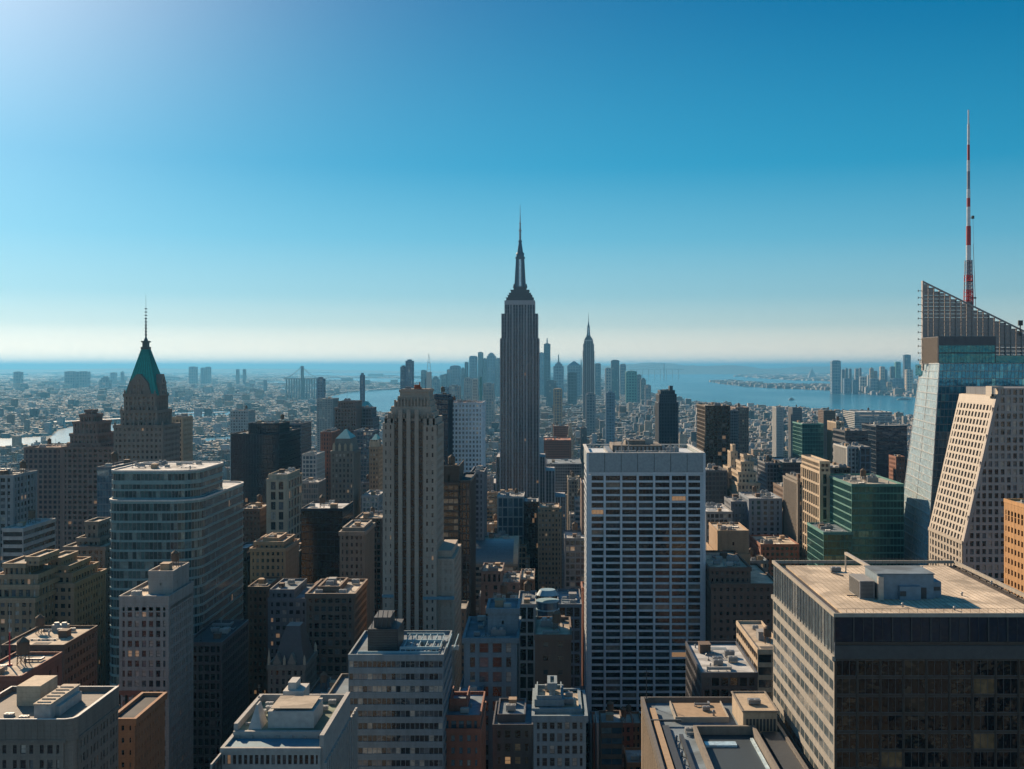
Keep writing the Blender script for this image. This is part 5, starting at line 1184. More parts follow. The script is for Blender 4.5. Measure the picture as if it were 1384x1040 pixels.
T('apartment_tower', 'brown stepped hotel block with small turrets at the left edge, below the white striped block', -40, 47, 812, 480, 38, P_(win='column', mode='vert', bay=3.1), 'tan', 'std', 'gravel', 890, tiers=[(.1, 1, .1, .9, 794), (.3, .95, .15, .8, 780, PA), (.38, .72, .2, .7, 765, PA), (.74, .94, .2, .7, 756, PA)], cornice=.35, land='the stepped hotel')
T('brick_block', 'dark red brick block with flat tan roof, below the stepped hotel', 2, 86, 876, 400, 30, PA, 'brown', 'dim', 'beige', 1000, clut=.8)
T('brick_block', 'low windowless maroon block at the bottom left edge carrying a thin red and white mast', -40, 28, 919, 330, 28, S('punch', bay=6, fl=7, pier=4, sp=5, win='all'), 'brick', 'dim', 'beige', 960, clut=.4)
T('brick_block', 'small orange brick building between grey corner tower and slim white stone tower', 150, 182, 976, 330, 26, P_(bay=2.4, pier=1.5, sp=2.1), 'rust', 'dim', 'tar', 1100, cornice=.5, clut=.5)
T('brick_block', 'dark red brick block right behind the small orange brick building', 150, 193, 938, 400, 22, PA, 'brick', 'dim', 'tar', 975, clut=.8)
T('office_tower', 'slim white stone tower with blank top band, in front of curved glass tower', 161, 228, 810, 400, 28, P_(bay=2.35, fl=3.45, pier=1.0, sp=1.25, rec=.45, topband=4), 'whitestone', 'std', 'beige', 1000, tiers=[(.42, .93, .3, .95, 776, S('punch', bay=9, fl=9, pier=8, sp=8, win='all'))], clut=1.3, land='the slim white stone tower')
T('office_block', 'dark glass fronted block right behind the slim white stone tower', 250, 300, 872, 450, 40, S('grid', win='all', bay=2.4), 'charcoal', 'dim', 'tar', 1000, clut=1.4)
T('office_tower', 'big black glass slab with vertical ribs and a dark box on top', 312, 377, 588, 1000, 85, S('slab', bay=2.4, fl=4.2, win='column', pier=.3, rec=.25), 'blackblue', 'navy', 'tar', 690, tiers=[(.3, .95, .12, .6, 574, S('slab', win='all'))], land='the black ribbed slab')
T('apartment_tower', 'pale square apartment tower behind the black ribbed slab, upper left of it', 311, 336, 556, 1750, 40, P_(bay=4, fl=4.4, pier=2.0, sp=2.0, win='all'), 'white', 'std', 'brownroof', 590)
T('office_block', 'grey slab block with a blank right flank, just behind the black ribbed slab', 373, 407, 574, 1150, 50, S('ribbon', win='all'), 'slate', 'navy', 'tar', 640)
T('apartment_tower', 'cream tower with broad blank corners and stacked window bays, right below the black ribbed slab', 360, 389, 650, 740, 44, S('grid', bay=8.2, fl=6.4, pier=2.0, sp=1.4, win='each'), 'cream', 'std', 'silver', 740, tiers=[(.05, .95, .05, .9, 644, S('punch', bay=9, fl=9, pier=8, sp=8, win='all'))], land='the cream banded tower')
T('office_block', 'low pale blue block with rounded front beside the cream banded tower', 404, 430, 654, 860, 30, S('slab', win='column'), 'pale', 'blue', 'silver', 690)
T('apartment_tower', 'white tower with rows of small balconies standing between black ribbed slab and green tipped tower', 408, 428, 616, 960, 36, S('grid', win='all'), 'white', 'blue', 'silver', 660)
T('office_tower', 'narrow maroon tower standing immediately left of the tower with the green tipped roof', 433, 448, 586, 1000, 40, DA, 'brick', 'navy', 'tar', 690)
T('apartment_tower', 'grey white double tower rising in blue haze above the black and maroon towers', 428, 450, 540, 2100, 60, S('deco', bay=5, win='all'), 'pale', 'blue', 'silver', 580)
T('office_tower', 'brown tower with sloped octagonal top, behind the green tipped tower', 452, 482, 553, 1150, 45, S('deco', bay=3.2, win='all'), 'mauve', 'dim', 'tar', 600, tiers=[(.12, .95, .1, .9, 544, DA)])
T('office_tower', 'grey tower with small green pyramid cap, left of the stone tower with black shafts', 483, 505, 566, 1180, 40, GA, 'slate', 'navy', 'tar', 640, tiers=[(.1, .85, .1, .9, 553, GA)])
T('office_tower', 'blue grey gridded tower under the grey green capped tower', 478, 504, 584, 1080, 40, GA, 'slate', 'blue', 'silver', 650)
T('office_block', 'small white block with flat grey roof, close to the left side of the stone tower', 489, 512, 672, 800, 36, GR, 'white', 'blue', 'silver', 700)
T('office_block', 'low brown block with pale roof edge left of the stone tower with black shafts', 480, 516, 703, 700, 30, GA, 'brown', 'dim', 'beige', 722)
T('office_tower', 'blank black box tower in the middle left, darkest of its neighbours', 407, 463, 690, 640, 34, S('curtain', bay=2.2, fl=4, win='strip'), 'blackblue', 'black', 'silver', 794, clut=.4, land='the black box tower')
T('apartment_tower', 'ornate brown brick tower with sunlit orange right side, immediately right of the black box tower', 459, 492, 722, 560, 34, P_(bay=2.5, win='column', mode='vert'), 'stone', 'dim', 'beige', 850, tiers=[(.1, .9, .1, .9, 716, PA)], cornice=.35, land='the ornate brick tower')
T('apartment_tower', 'tan stepped tower with a flat crown of small turrets, left of the black box tower', 338, 386, 744, 590, 32, P_(bay=2.7, win='column', mode='vert'), 'tan', 'std', 'beige', 850, tiers=[(.08, .9, .1, .9, 735, PA), (.3, .7, .2, .8, 730, PA)], cornice=.3, land='the tan stepped tower')
T('apartment_block', 'orange brown brick wing at the foot of the tan stepped tower', 335, 362, 796, 560, 26, P_(bay=2.6, win='all'), 'brown', 'dim', 'beige', 870)
T('office_block', 'grey green block with dark panelled roof below the black box tower', 362, 416, 812, 520, 34, P_(win='all', bay=2.8), 'slate', 'std', 'bluegrey', 880, tiers=[(.0, .62, .1, .9, 800, PA)])
T('apartment_block', 'pale grey blank sided block between tan stepped tower and black box tower', 386, 404, 748, 640, 30, GA, 'pale', 'std', 'silver', 800)
T('office_block', 'dark narrow block with white boxes on its roof, hard against the curved glass tower', 316, 335, 762, 600, 30, S('grid', win='all'), 'dark', 'dim', 'silver', 880, tiers=[(.0, .8, .1, .8, 744, S('ribbon', win='all', bay=9))], clut=1)
T('brick_block', 'brown brick block with copper coloured tanks on its roof, above the tan stepped tower', 322, 352, 690, 760, 32, PA, 'brown', 'dim', 'beige', 735, tank=1)
T('brick_block', 'dark brown brick loft block with a crowded roof and a glowing orange right side', 414, 479, 806, 470, 32, P_(bay=2.7, pier=.9, sp=1.3, win='each'), 'brown', 'dim', 'gravel', 930, tiers=[(.2, .62, .2, .8, 796, PA)], clut=1.8, cornice=.4, land='the brown loft block')
T('brick_block', 'low dark block in shade in front of brown loft block', 414, 470, 945, 400, 26, PA, 'brown', 'dim', 'tar', 1100)
T('apartment_block', 'low blank grey block between white terraced tower and pale ribboned block', 440, 470, 948, 335, 26, PA, 'stone', 'dim', 'bluegrey', 1100)
# --- behind and right of the stone tower
T('office_tower', 'dark blue slab tower immediately right of the crown of the stone tower with black shafts', 583, 606, 540, 860, 45, S('slab', win='column', bay=2.6), 'navyw', 'navy', 'tar', 632, tiers=[(.0, .9, .1, .9, 536, S('slab', win='all'))])
T('office_tower', 'pale blue white tower with fine square window grid and brown roof', 605, 652, 546, 900, 44, P_(bay=2.75, fl=3.5, pier=1.3, sp=1.5, rec=.3, win='each'), 'palewhite', 'blue', 'brownroof', 634, land='the pale blue gridded tower', clut=.6)
T('office_tower', 'brown black tower with lit horizontal ribbons behind the stone tower right side', 592, 620, 655, 600, 40, S('ribbon', bay=3.0, fl=3.5, sp=1.2, win='strip', pier=.3), 'bronze2', 'warmrib', 'tar', 800, tiers=[(.0, 1.0, .1, .9, 640, S('punch', bay=20, fl=20, pier=19, sp=19, win='all'))])
T('office_tower', 'black slab joined to the right of the ribboned brown tower', 619, 636, 652, 605, 44, S('slab', win='column', pier=.6), 'dark', 'dim', 'tar', 830, clut=1)
T('office_block', 'blue grey stepped block with narrow sunlit right edge behind the black slab', 636, 654, 640, 760, 40, DA, 'slate', 'navy', 'tar', 760)
T('office_block', 'white framed glass block with long flat roof at the tallest central skyscraper foot', 672, 708, 673, 900, 32, S('grid', bay=4.6, fl=7.5, pier=.7, sp=.9, win='each'), 'white', 'blue', 'silver', 730, land='the white framed glass block')
T('office_block', 'dark glass block joined to the right of the white framed glass block', 708, 728, 680, 890, 32, S('curtain', win='strip'), 'dark', 'dim', 'silver', 745)
T('apartment_block', 'tan brick block with pale roof, right of the dark glass block below central skyscraper', 727, 759, 694, 850, 34, P_(win='column', mode='vert'), 'tan', 'std', 'beige', 770, tiers=[(.1, .9, .1, .9, 688, PA)])
T('office_block', 'blue grey office block with plain roof ledge left of the pale gridded tower', 763, 792, 730, 700, 34, GR, 'slate', 'std', 'silver', 775)
T('apartment_block', 'tall thin tan tower edge hard left of the pale gridded tower', 786, 796, 655, 720, 30, PA, 'mauve', 'std', 'gravel', 740)
T('brick_block', 'dark brown building with paired blank shafts right of the black slab', 650, 702, 790, 620, 34, S('deco', bay=5.5, pier=3.2, rec=.6, win='all'), 'mauve', 'dim', 'gravel', 820, tiers=[(.0, .55, .1, .9, 775, DA)], clut=1.6)
T('brick_block', 'brown brick block with vertical bays and roof pipes, beside the paired shaft building', 703, 722, 786, 640, 34, DA, 'brown', 'dim', 'gravel', 850, clut=1.6)
T('office_block', 'white cornice building with arched windows and a bright white plant house, bottom centre', 627, 699, 866, 430, 36, S('punchw', bay=4.8, fl=5.4, pier=1.6, sp=1.7, rec=.5, win='each'), 'whiteblue', 'std', 'bluegrey', 960, tiers=[(.42, 1.0, .3, .8, 826, S('punch', bay=30, fl=12, pier=14, sp=10, win='all')), ], cornice=.6, clut=1, land='the white cornice building')
T('office_block', 'grey framed block right of the bright white plant house, half hidden', 700, 724, 820, 500, 30, S('grid', bay=4.5, fl=6, win='all'), 'pale', 'dim', 'bluegrey', 860)
T('office_block', 'grey framed block with large dark windows, left of the pale gridded tower', 754, 786, 820, 500, 34, S('grid', bay=3.6, fl=5, win='each', pier=.6), 'slate', 'dim', 'bluegrey', 930)
T('brick_block', 'brown brick tower house with sunlit roof rim, right of the white cornice building', 723, 772, 862, 420, 30, P_(bay=6, fl=5, pier=3.8, sp=3.4, win='all'), 'brown', 'dim', 'beige', 950, clut=1.2, cornice=.2, land='the brown tower house')
T('apartment_block', 'narrow bluish stone building with a richly stepped tan roof and chimney tower, bottom centre', 721, 792, 972, 340, 26, P_(bay=2.2, fl=3.6, pier=.8, sp=1.2, win='each'), 'whiteblue', 'std', 'beige', 1100, tiers=[(.0, .9, .2, 1, 962, PA), (.05, .55, .3, .9, 950, S('punch', bay=9, fl=9, pier=8, sp=8, win='all')), (.3, .42, .4, .7, 928, S('punch', bay=9, fl=9, pier=8, sp=8, win='all'))], cornice=.45, clut=1.6)
T('brick_block', 'red brick building with a blue mansard roof and pale dormers, at the bottom centre', 596, 650, 990, 340, 28, P_(bay=2.6, fl=3.6, pier=1.3, sp=1.8, win='each'), 'brick', 'blue', 'bluegrey', 1100, tiers=[(.02, .98, .05, .95, 972, S('grid', bay=2.2, win='all')), (.15, .6, .3, .8, 958, S('punch', bay=9, fl=9, pier=8, sp=8, win='all'))], clut=1.6)
T('brick_block', 'dark building with a few warm lit windows between red mansard building and stepped tan roof', 666, 720, 984, 372, 26, P_(bay=3.0, fl=4.2, pier=1.3, sp=1.8, win='each'), 'charcoal', 'lit', 'bluegrey', 1100, tiers=[(.1, .8, .2, .9, 970, PA)], clut=1.2)
T('office_block', 'small building with a ribbed blue glass roof behind the red mansard building', 620, 652, 940, 420, 24, GA, 'slate', 'blue', 'bluegrey', 985, clut=1)
T('office_block', 'low tan block behind the barrel roofed hall below the central skyscraper', 664, 700, 735, 800, 26, GA, 'tan', 'std', 'gravel', 760)
# --- right
T('office_tower', 'dark ribbed tower with a stepped silhouette standing behind the roof of the pale gridded tower', 890, 917, 545, 1500, 50, S('deco', bay=3.6, fl=4.4, rec=.8), 'navyw', 'navy', 'tar', 606, tiers=[(.04, .92, .05, .95, 534, DA), (.12, .85, .1, .9, 529, DA), (.62, .78, .3, .6, 523, DA)], land='the dark ribbed tower')
T('office_tower', 'bronze brown tower with a tan gridded left side, right above the pale gridded tower', 953, 987, 550, 1100, 62, S('grid', bay=3.7, fl=3.9, pier=.8, sp=.8, win='column', rec=.4), 'bronze2', 'dim', 'beige', 638, land='the bronze tower', clut=1.4)
T('office_tower', 'dark brown stub tower below the bronze tower, hard right of the pale gridded tower', 952, 983, 638, 900, 44, GR, 'charcoal', 'navy', 'tar', 690)
T('office_tower', 'grey tower with sunlit left side behind the bronze tower', 994, 1012, 552, 1500, 46, DA, 'mauve', 'std', 'beige', 600)
T('office_block', 'blue shaded slab between the bronze tower and the grey sunlit one', 985, 998, 556, 1400, 40, GA, 'slate', 'navy', 'silver', 610)
T('apartment_tower', 'narrow golden stepped tower with pointed top, right of the dark brown stub tower', 984, 1000, 634, 930, 26, DA, 'cream', 'std', 'beige', 690, tiers=[(.3, .9, .2, .8, 612, DA), (.5, .75, .3, .7, 603, DA)])
T('apartment_tower', 'golden ziggurat building with many lit terraces, right of the dark brown stub tower', 997, 1036, 690, 860, 60, P_(bay=2.8, fl=3.6, win='column'), 'cream', 'std', 'beige', 700, tiers=[(.05, .95, .12, .95, 672, PA), (.12, .9, .25, .92, 655, PA), (.2, .85, .38, .9, 640, PA), (.35, .8, .5, .88, 626, PA), (.5, .75, .6, .85, 617, PA)], cornice=.3, land='the golden ziggurat')
T('office_tower', 'blue grey tower with bold vertical stripes, in front of the golden ziggurat', 1012, 1057, 676, 780, 40, S('deco', bay=4.6, pier=2.2, rec=.8, win='column'), 'slateblue', 'navy', 'silver', 745, land='the vertically striped grey tower', clut=1.5)
T('office_tower', 'dark blue grid fronted block right behind the golden ziggurat', 1036, 1059, 628, 1000, 44, GR, 'slate', 'navy', 'tar', 680)
T('office_block', 'long dark block with window ribbons under a thin pale roof edge, centre right', 1058, 1101, 627, 980, 60, RB, 'dark', 'navy', 'silver', 652)
T('apartment_tower', 'grey tower with cream sunlit left wall, left of the white framed open tower', 1078, 1099, 654, 740, 46, S('deco', bay=3.3), 'stone', 'std', 'beige', 760, tiers=[(.1, .9, .1, .9, 649, DA)])
T('apartment_block', 'brown block with flat tan roof behind the grey cream tower', 1060, 1080, 662, 820, 40, PA, 'brown', 'std', 'beige', 735)
T('apartment_tower', 'white framed open tower with broad beam grid and antennas, left of the green glass block', 1108, 1122, 640, 690, 52, S('grid', bay=5.5, fl=7, pier=1.4, sp=1.2, rec=.9, win='each'), 'cream', 'dim', 'gravel', 755, tiers=[(.0, 1, .0, .95, 626, GA)], clut=1.6, land='the white framed open tower')
T('brick_block', 'low red brick building with a sunlit flat roof, below the vertically striped grey tower', 1028, 1080, 738, 720, 40, P_(bay=3.2, win='column'), 'brick', 'dim', 'beige', 765, clut=1.4)
T('brick_block', 'brick terrace house with sunlit roof boxes above the low red building', 1056, 1078, 694, 800, 30, PA, 'brick', 'std', 'beige', 735)
T('brick_block', 'large dark brown brick building with glowing left wall, right of pale gridded tower', 961, 1052, 792, 545, 56, P_(bay=3.3, fl=3.7, pier=1.9, sp=2.1, win='each'), 'brown', 'dim', 'beige', 905, tiers=[(.0, .62, .1, 1, 770, PA)], cornice=.3, clut=1.2, land='the large brown brick building')
T('office_block', 'blank tan stepped tower with roof pipes, behind the large brown brick building', 969, 1014, 752, 600, 40, S('punch', bay=11, fl=11, pier=10, sp=10, win='all'), 'tan', 'dim', 'beige', 775, tiers=[(.05, 1, .1, .9, 720, S('punch', bay=11, fl=11, pier=10, sp=10, win='all'))], clut=1.8, land='the blank tan tower')
T('office_block', 'tangled metal roofed white block behind the blank tan tower', 954, 990, 694, 760, 46, GA, 'pale', 'std', 'silver', 720, clut=2)
T('office_block', 'grey blank block joined behind the blank tan tower', 988, 1012, 680, 790, 30, PA, 'slate', 'std', 'silver', 700)
T('office_tower', 'green glass block with sunlit striped left side, left of the faceted glass skyscraper', 1151, 1222, 657, 640, 62, S('curtain', bay=1.9, fl=4.1, sp=.8, win='strip', rec=.2), 'greenw', 'green', 'gravel', 760, clut=2, land='the green glass block')
T('office_block', 'low green glass wing at the foot of the green glass block', 1113, 1153, 722, 640, 40, S('curtain', bay=2.2, fl=4, win='strip'), 'greenw', 'green', 'bluegrey', 758)
T('office_tower', 'teal green glass tower standing alone among low roofs, above the white framed open tower', 1084, 1113, 574, 1300, 50, S('curtain', bay=3, fl=4.4, win='strip'), 'greenw', 'green', 'tar', 622, land='the teal glass tower')
T('office_tower', 'dark navy glass slab left of the faceted glass skyscraper', 1184, 1226, 577, 1100, 50, S('curtain', bay=3, fl=4.4, win='strip'), 'navyw', 'navy', 'silver', 655, land='the navy slab')
T('brick_block', 'small reddish brick tower in front of the navy slab', 1211, 1223, 619, 960, 20, PA, 'brick', 'std', 'beige', 652)
T('office_tower', 'dark louvred tower with a slanted grey top, left of the navy slab', 1144, 1177, 598, 1060, 52, S('ribbon', fl=7, bay=9, sp=3, win='strip'), 'charcoal', 'navy', 'silver', 640, tiers=[(.0, .95, .1, .95, 584, RA)])
T('office_block', 'white finned block with vertical fins, in front of the dark louvred tower', 1145, 1162, 606, 960, 46, S('deco', bay=3.0, pier=1.2, rec=1.5), 'white', 'navy', 'silver', 630)
T('office_block', 'dark framed block right of the white finned block', 1162, 1177, 606, 955, 46, S('grid', bay=5, fl=6, win='each'), 'slate', 'navy', 'silver', 652)
T('apartment_tower', 'tan sunlit tower with dark vertical bays left of the dark louvred tower', 1130, 1141, 572, 1280, 40, DA, 'cream', 'std', 'beige', 612)
T('office_block', 'long low brown block with small windows between white framed open tower and louvred tower', 1116, 1150, 634, 880, 50, GA, 'brown', 'dim', 'gravel', 655, clut=1.5)
T('office_block', 'low white waterfront block with long pale roof, left of the faceted glass skyscraper', 1155, 1206, 558, 2300, 90, RA, 'white', 'blue', 'silver', 574)
T('apartment_tower', 'pale waterfront tower with rounded top near the river shore, left one of a pair', 1049, 1059, 551, 2500, 45, DA, 'white', 'blue', 'silver', 570)
T('apartment_tower', 'dark waterfront tower near the river shore, right one of a pair', 1071, 1084, 552, 2500, 45, DA, 'slate', 'navy', 'silver', 568)
T('apartment_block', 'brown mid-rise block by the river shore above the teal glass tower', 1113, 1129, 556, 2400, 50, PA, 'brown', 'navy', 'tar', 570)
T('apartment_tower', 'slim dark blue tower alone among low roofs, left of the pale gridded tower', 785, 793, 580, 1700, 30, S('curtain', win='all'), 'navyw', 'blue', 'tar', 640)
T('office_block', 'red roofed long low block right of the tallest central skyscraper', 735, 772, 596, 1650, 60, PA, 'brick', 'navy', 'redroof', 612)
T('office_block', 'broad dark blue stepped warehouse block right of the tallest central skyscraper', 738, 786, 628, 1420, 80, S('grid', win='all'), 'slate', 'navy', 'bluegrey', 650)
T('brick_block', 'dark brick warehouse on the right of the tallest central skyscraper, far behind', 748, 768, 577, 2000, 60, PA, 'brick', 'navy', 'tar', 592)
T('church_tower', 'pale pointed stone tower right of the tallest central skyscraper', 767, 775, 590, 1900, 14, DA, 'cream', 'std', 'beige', 600, tiers=[(.15, .85, .15, .85, 581, DA), (.3, .7, .3, .7, 573, DA)])
# ---- special shapes among them
def mansard(label, px0, px1, ye, yp, Y0, D, wallk, st, vb, land=None, copper=True):
    a, b = X(px0, Y0), X(px1, Y0)
    r = building('apartment_tower', label, 'skyscraper', [(a, b, Y0, Y0 + D, Z(ye, Y0))], st, wallk, 'std', 'tar', clut=0, cornice=.3)
    z0, z1 = Z(ye, Y0), Z(yp, Y0); zm = z0 + (z1 - z0) * .62; m = MB(); w_ = b - a
    i1 = w_ * .18; m.prism([(a + 1, Y0 + 1), (b - 1, Y0 + 1), (b - 1, Y0 + D - 1), (a + 1, Y0 + D - 1)], z0, zm, [(a + i1, Y0 + i1), (b - i1, Y0 + i1), (b - i1, Y0 + D - i1), (a + i1, Y0 + D - i1)]); m.build('mansard', W_('stone'), r)
    t = MB(); c = ((a + b) / 2, Y0 + D / 2); t.prism([(a + i1, Y0 + i1), (b - i1, Y0 + i1), (b - i1, Y0 + D - i1), (a + i1, Y0 + D - i1)], zm, z1, [(c[0] - .6, c[1] - .6), (c[0] + .6, c[1] - .6), (c[0] + .6, c[1] + .6), (c[0] - .6, c[1] + .6)]); t.build('copper_tip', plain('green_copper_light', (.10, .42, .42), .5), r)
    d = MB(); k = 4
    for i in range(k): x = a + w_ * (i + .5) / k; d.box(x - .9, x + .9, Y0 + .6, Y0 + 4, z0, z0 + 4.5); d.prism([(x - 1.1, Y0 + .5), (x + 1.1, Y0 + .5), (x + 1.1, Y0 + 4), (x - 1.1, Y0 + 4)], z0 + 4.5, z0 + 6.4, [(x - .1, Y0 + .5), (x + .1, Y0 + .5), (x + .1, Y0 + 4), (x - .1, Y0 + 4)])
    d.build('dormer', W_('cream'), r)
    mark(px0, px1, yp, Y0, D, vb, (a, b, Y0, Y0 + D), land)
mansard('brown stone tower with steep pale mansard roof tipped in green copper', 447, 478, 612, 582, 800, 30, 'stone', S('punchw', bay=2.8, win='column', mode='vert', rec=.6), 720, 'the green tipped tower')
mansard('narrow tower with slanting green copper roof, tight left of black shafted stone tower', 499, 512, 606, 588, 900, 22, 'tan', S('punch', win='all'), 680)
# green cap on the grey tower
def cap_on(px0, px1, ye, yp, Y0, D, label, name='copper_capped_tower'):
    a, b = X(px0, Y0), X(px1, Y0); r = building('apartment_tower', label, 'skyscraper', [(a, b, Y0, Y0 + D, Z(ye, Y0))], S('punch', win='all'), 'slate', 'navy', 'tar', clut=0)
    t = MB(); c = ((a + b) / 2, Y0 + D / 2); t.prism([(a, Y0), (b, Y0), (b, Y0 + D), (a, Y0 + D)], Z(ye, Y0) + 1.1, Z(yp, Y0), [(c[0] - 2, c[1] - 2), (c[0] + 2, c[1] - 2), (c[0] + 2, c[1] + 2), (c[0] - 2, c[1] + 2)]); t.build('pyramid_roof', plain('green_copper_light', (.10, .42, .42), .5), r)
    mark(px0, px1, yp, Y0, D, ye + 20, (a, b, Y0, Y0 + D))
cap_on(486, 500, 552, 543, 1500, 26, 'far grey tower ending in a small green pyramid, left of the stone tower crown')

def barrel_hall():
    Y0 = 740.0; a, b = X(641, Y0), X(700, Y0); D = 40; zt = Z(765, Y0)
    r = building('office_block', 'barrel roofed hall of grey glass with tan end wall, below tallest central skyscraper', 'building', [(a, b, Y0, Y0 + D, zt)], S('ribbon', win='all'), 'stone', 'std', 'silver', clut=0)
    m = MB(); n_ = 10; R = Z(736, Y0) - zt
    for i in range(n_):
        t0, t1 = math.pi / 2 * i / n_, math.pi / 2 * (i + 1) / n_
        y0, y1 = Y0 + 1 + D * .6 * (1 - math.cos(t0)), Y0 + 1 + D * .6 * (1 - math.cos(t1)); z0, z1 = zt + R * math.sin(t0), zt + R * math.sin(t1)
        m.quad((a, y0, z0), (b - 3, y0, z0), (b - 3, y1, z1), (a, y1, z1), rW.random())
    m.build('barrel_roof', plain('barrel_glass', (.16, .20, .22), .3, .3), r)
    e = MB(); pts = [(b, Y0 + 1, zt)] + [(b, Y0 + 1 + D * .6 * (1 - math.cos(math.pi / 2 * i / n_)), zt + R * math.sin(math.pi / 2 * i / n_)) for i in range(1, n_ + 1)] + [(b, Y0 + D - 2, zt + R), (b, Y0 + D - 2, zt)]
    Q = [(p[0] - 3, p[1], p[2]) for p in pts]; e.face(pts); e.face(Q[::-1])
    for i in range(len(pts)): j = (i + 1) % len(pts); e.quad(pts[j], pts[i], Q[i], Q[j])
    e.box(a, b - 3, Y0 + D * .6 + 1, Y0 + D - 2, zt, zt + R - .1); e.build('end_wall', W_('cream'), r)
    clutter(r, random.Random(3), a, b - 4, Y0 + D * .62, Y0 + D - 3, zt + R - .1, None, 1.5, 0)
    mark(641, 702, 734, Y0, D, 785, (a, b, Y0, Y0 + D))
barrel_hall()
def blue_drum():
    Y0 = 470.0; cx, cy = X(740, Y0 + 8), Y0 + 9; r = root('office_block', 'round blue glass drum tower in shade behind the brown tower house, bottom centre', 'building', (cx, cy, 0))
    g = MB(); R = 4.6; ztop = Z(812, Y0); n_ = 24
    P = [(cx + R * math.cos(2 * math.pi * i / n_), cy + R * math.sin(2 * math.pi * i / n_)) for i in range(n_)]
    z = 0
    while z + 3.4 < ztop: g = MB(); g.prism(P, z, z + 2.9, cap=False, rnd=True); g.build('window_strip', G_('blue'), r); z += 3.4
    b = MB(); z = 2.9
    while z < ztop: b.cyl(cx, cy, z, z + .5, R + .25, R + .25, n_); z += 3.4
    b.cyl(cx, cy, z - .6, z + 1.5, R, R * .7, n_); b.build('floor_band', plain('pale_blue_frame', (.10, .30, .42), .5), r); mark(725, 755, 807, Y0, 18, 860, (cx - 5, cx + 5, cy - 5, cy + 5))
blue_drum()
r = None
# thin mast on the maroon block
def thin_mast():
    Y = 345.0; x = X(13, Y); z0 = Z(919, 330) + .15; r = root('radio_mast', 'thin red and white radio mast on the maroon block at the bottom left edge', 'mast', (x, Y, z0))
    m = MB(); m.cyl(x, Y, z0, z0 + 10, .28, .2, 8); m.box(x - .6, x + .6, Y - .6, Y + .6, z0, z0 + .5); m.build('mast_section', plain('mast_red', (.36, .035, .035), .5), r)
    m = MB(); m.cyl(x, Y, z0 + 10, z0 + 19, .12, .05, 8); m.build('mast_section', MT_w, r)
thin_mast()

# ---- far skyline: downtown, river towers, bridges ------------------------------------------------
far_glass = {}
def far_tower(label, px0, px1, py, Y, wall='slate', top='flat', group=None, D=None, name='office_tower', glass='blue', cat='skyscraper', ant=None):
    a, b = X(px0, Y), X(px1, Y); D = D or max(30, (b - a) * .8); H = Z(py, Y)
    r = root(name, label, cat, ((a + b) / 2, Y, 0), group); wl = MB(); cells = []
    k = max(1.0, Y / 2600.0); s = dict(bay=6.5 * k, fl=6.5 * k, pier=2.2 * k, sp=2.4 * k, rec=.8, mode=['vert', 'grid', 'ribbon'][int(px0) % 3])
    hb = H if top == 'flat' else H - (b - a) * {'dome': .18, 'step': .35, 'slope': .3, 'pyr': .35}.get(top, .3)
    wl.box(a + .8, b - .8, Y + .8, Y + D - .8, 0, hb - .05)
    facade(wl, (a, Y + .8, 0), (1, 0, 0), (0, 0, 1), (0, -1, 0), b - a, hb, s, 'front', cells)
    facade(wl, (b - .8, Y + .8, 0), (0, 1, 0), (0, 0, 1), (1, 0, 0), D - .8, hb, s, 'east', cells)
    facade(wl, (a + .8, Y + D, 0), (0, -1, 0), (0, 0, 1), (-1, 0, 0), D - .8, hb, s, 'west', cells)
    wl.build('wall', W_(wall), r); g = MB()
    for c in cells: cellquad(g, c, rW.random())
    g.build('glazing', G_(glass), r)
    w_ = b - a; c = ((a + b) / 2, Y + D / 2); m = MB()
    if top == 'step': m.box(a + w_ * .15, b - w_ * .15, Y + D * .15, Y + D * .85, hb, hb + (H - hb) * .6); m.box(a + w_ * .3, b - w_ * .3, Y + D * .3, Y + D * .7, hb + (H - hb) * .6, H)
    elif top == 'dome':
        for i in range(5):
            t0, t1 = i / 5 * math.pi / 2, (i + 1) / 5 * math.pi / 2
            q = lambda t: [(c[0] + sx * w_ / 2 * math.cos(t) * .98 + sx * .5, c[1] + sy * D / 2 * math.cos(t) * .98 + sy * .5) for sx, sy in ((-1, -1), (1, -1), (1, 1), (-1, 1))]
            m.prism(q(t0), hb + (H - hb) * math.sin(t0), hb + (H - hb) * math.sin(t1), q(t1))
    elif top == 'slope': m.hexa([(a, Y, hb), (b, Y, hb), (b, Y + D, hb), (a, Y + D, hb), (a, Y, hb + .5), (b, Y, H), (b, Y + D, H), (a, Y + D, hb + .5)])
    elif top in ('pyr', 'spire'): m.prism([(a, Y), (b, Y), (b, Y + D), (a, Y + D)], hb, H, [(c[0] - 1, c[1] - 1), (c[0] + 1, c[1] - 1), (c[0] + 1, c[1] + 1), (c[0] - 1, c[1] + 1)])
    else: m.box(a + w_ * .2, b - w_ * .25, Y + D * .2, Y + D * .8, hb, hb + 4)
    m.build('roof', W_(wall), r)
    if ant: q = MB(); za = Z(ant, Y); q.cyl(c[0], c[1], H - 1, za, .0016 * Y / 2, .0006 * Y / 2, 6); q.build('antenna', MT_g, r)
    HEROES.append((px0, px1, py, Y, 520)); FOOT.append((a - 5, b + 5, Y - 5, Y + D + 5)); return r
def series(rows, group, k=1.0):
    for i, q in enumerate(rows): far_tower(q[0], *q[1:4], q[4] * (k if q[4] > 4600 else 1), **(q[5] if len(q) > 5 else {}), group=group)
DT = 'hazy downtown towers behind the central skyscraper'
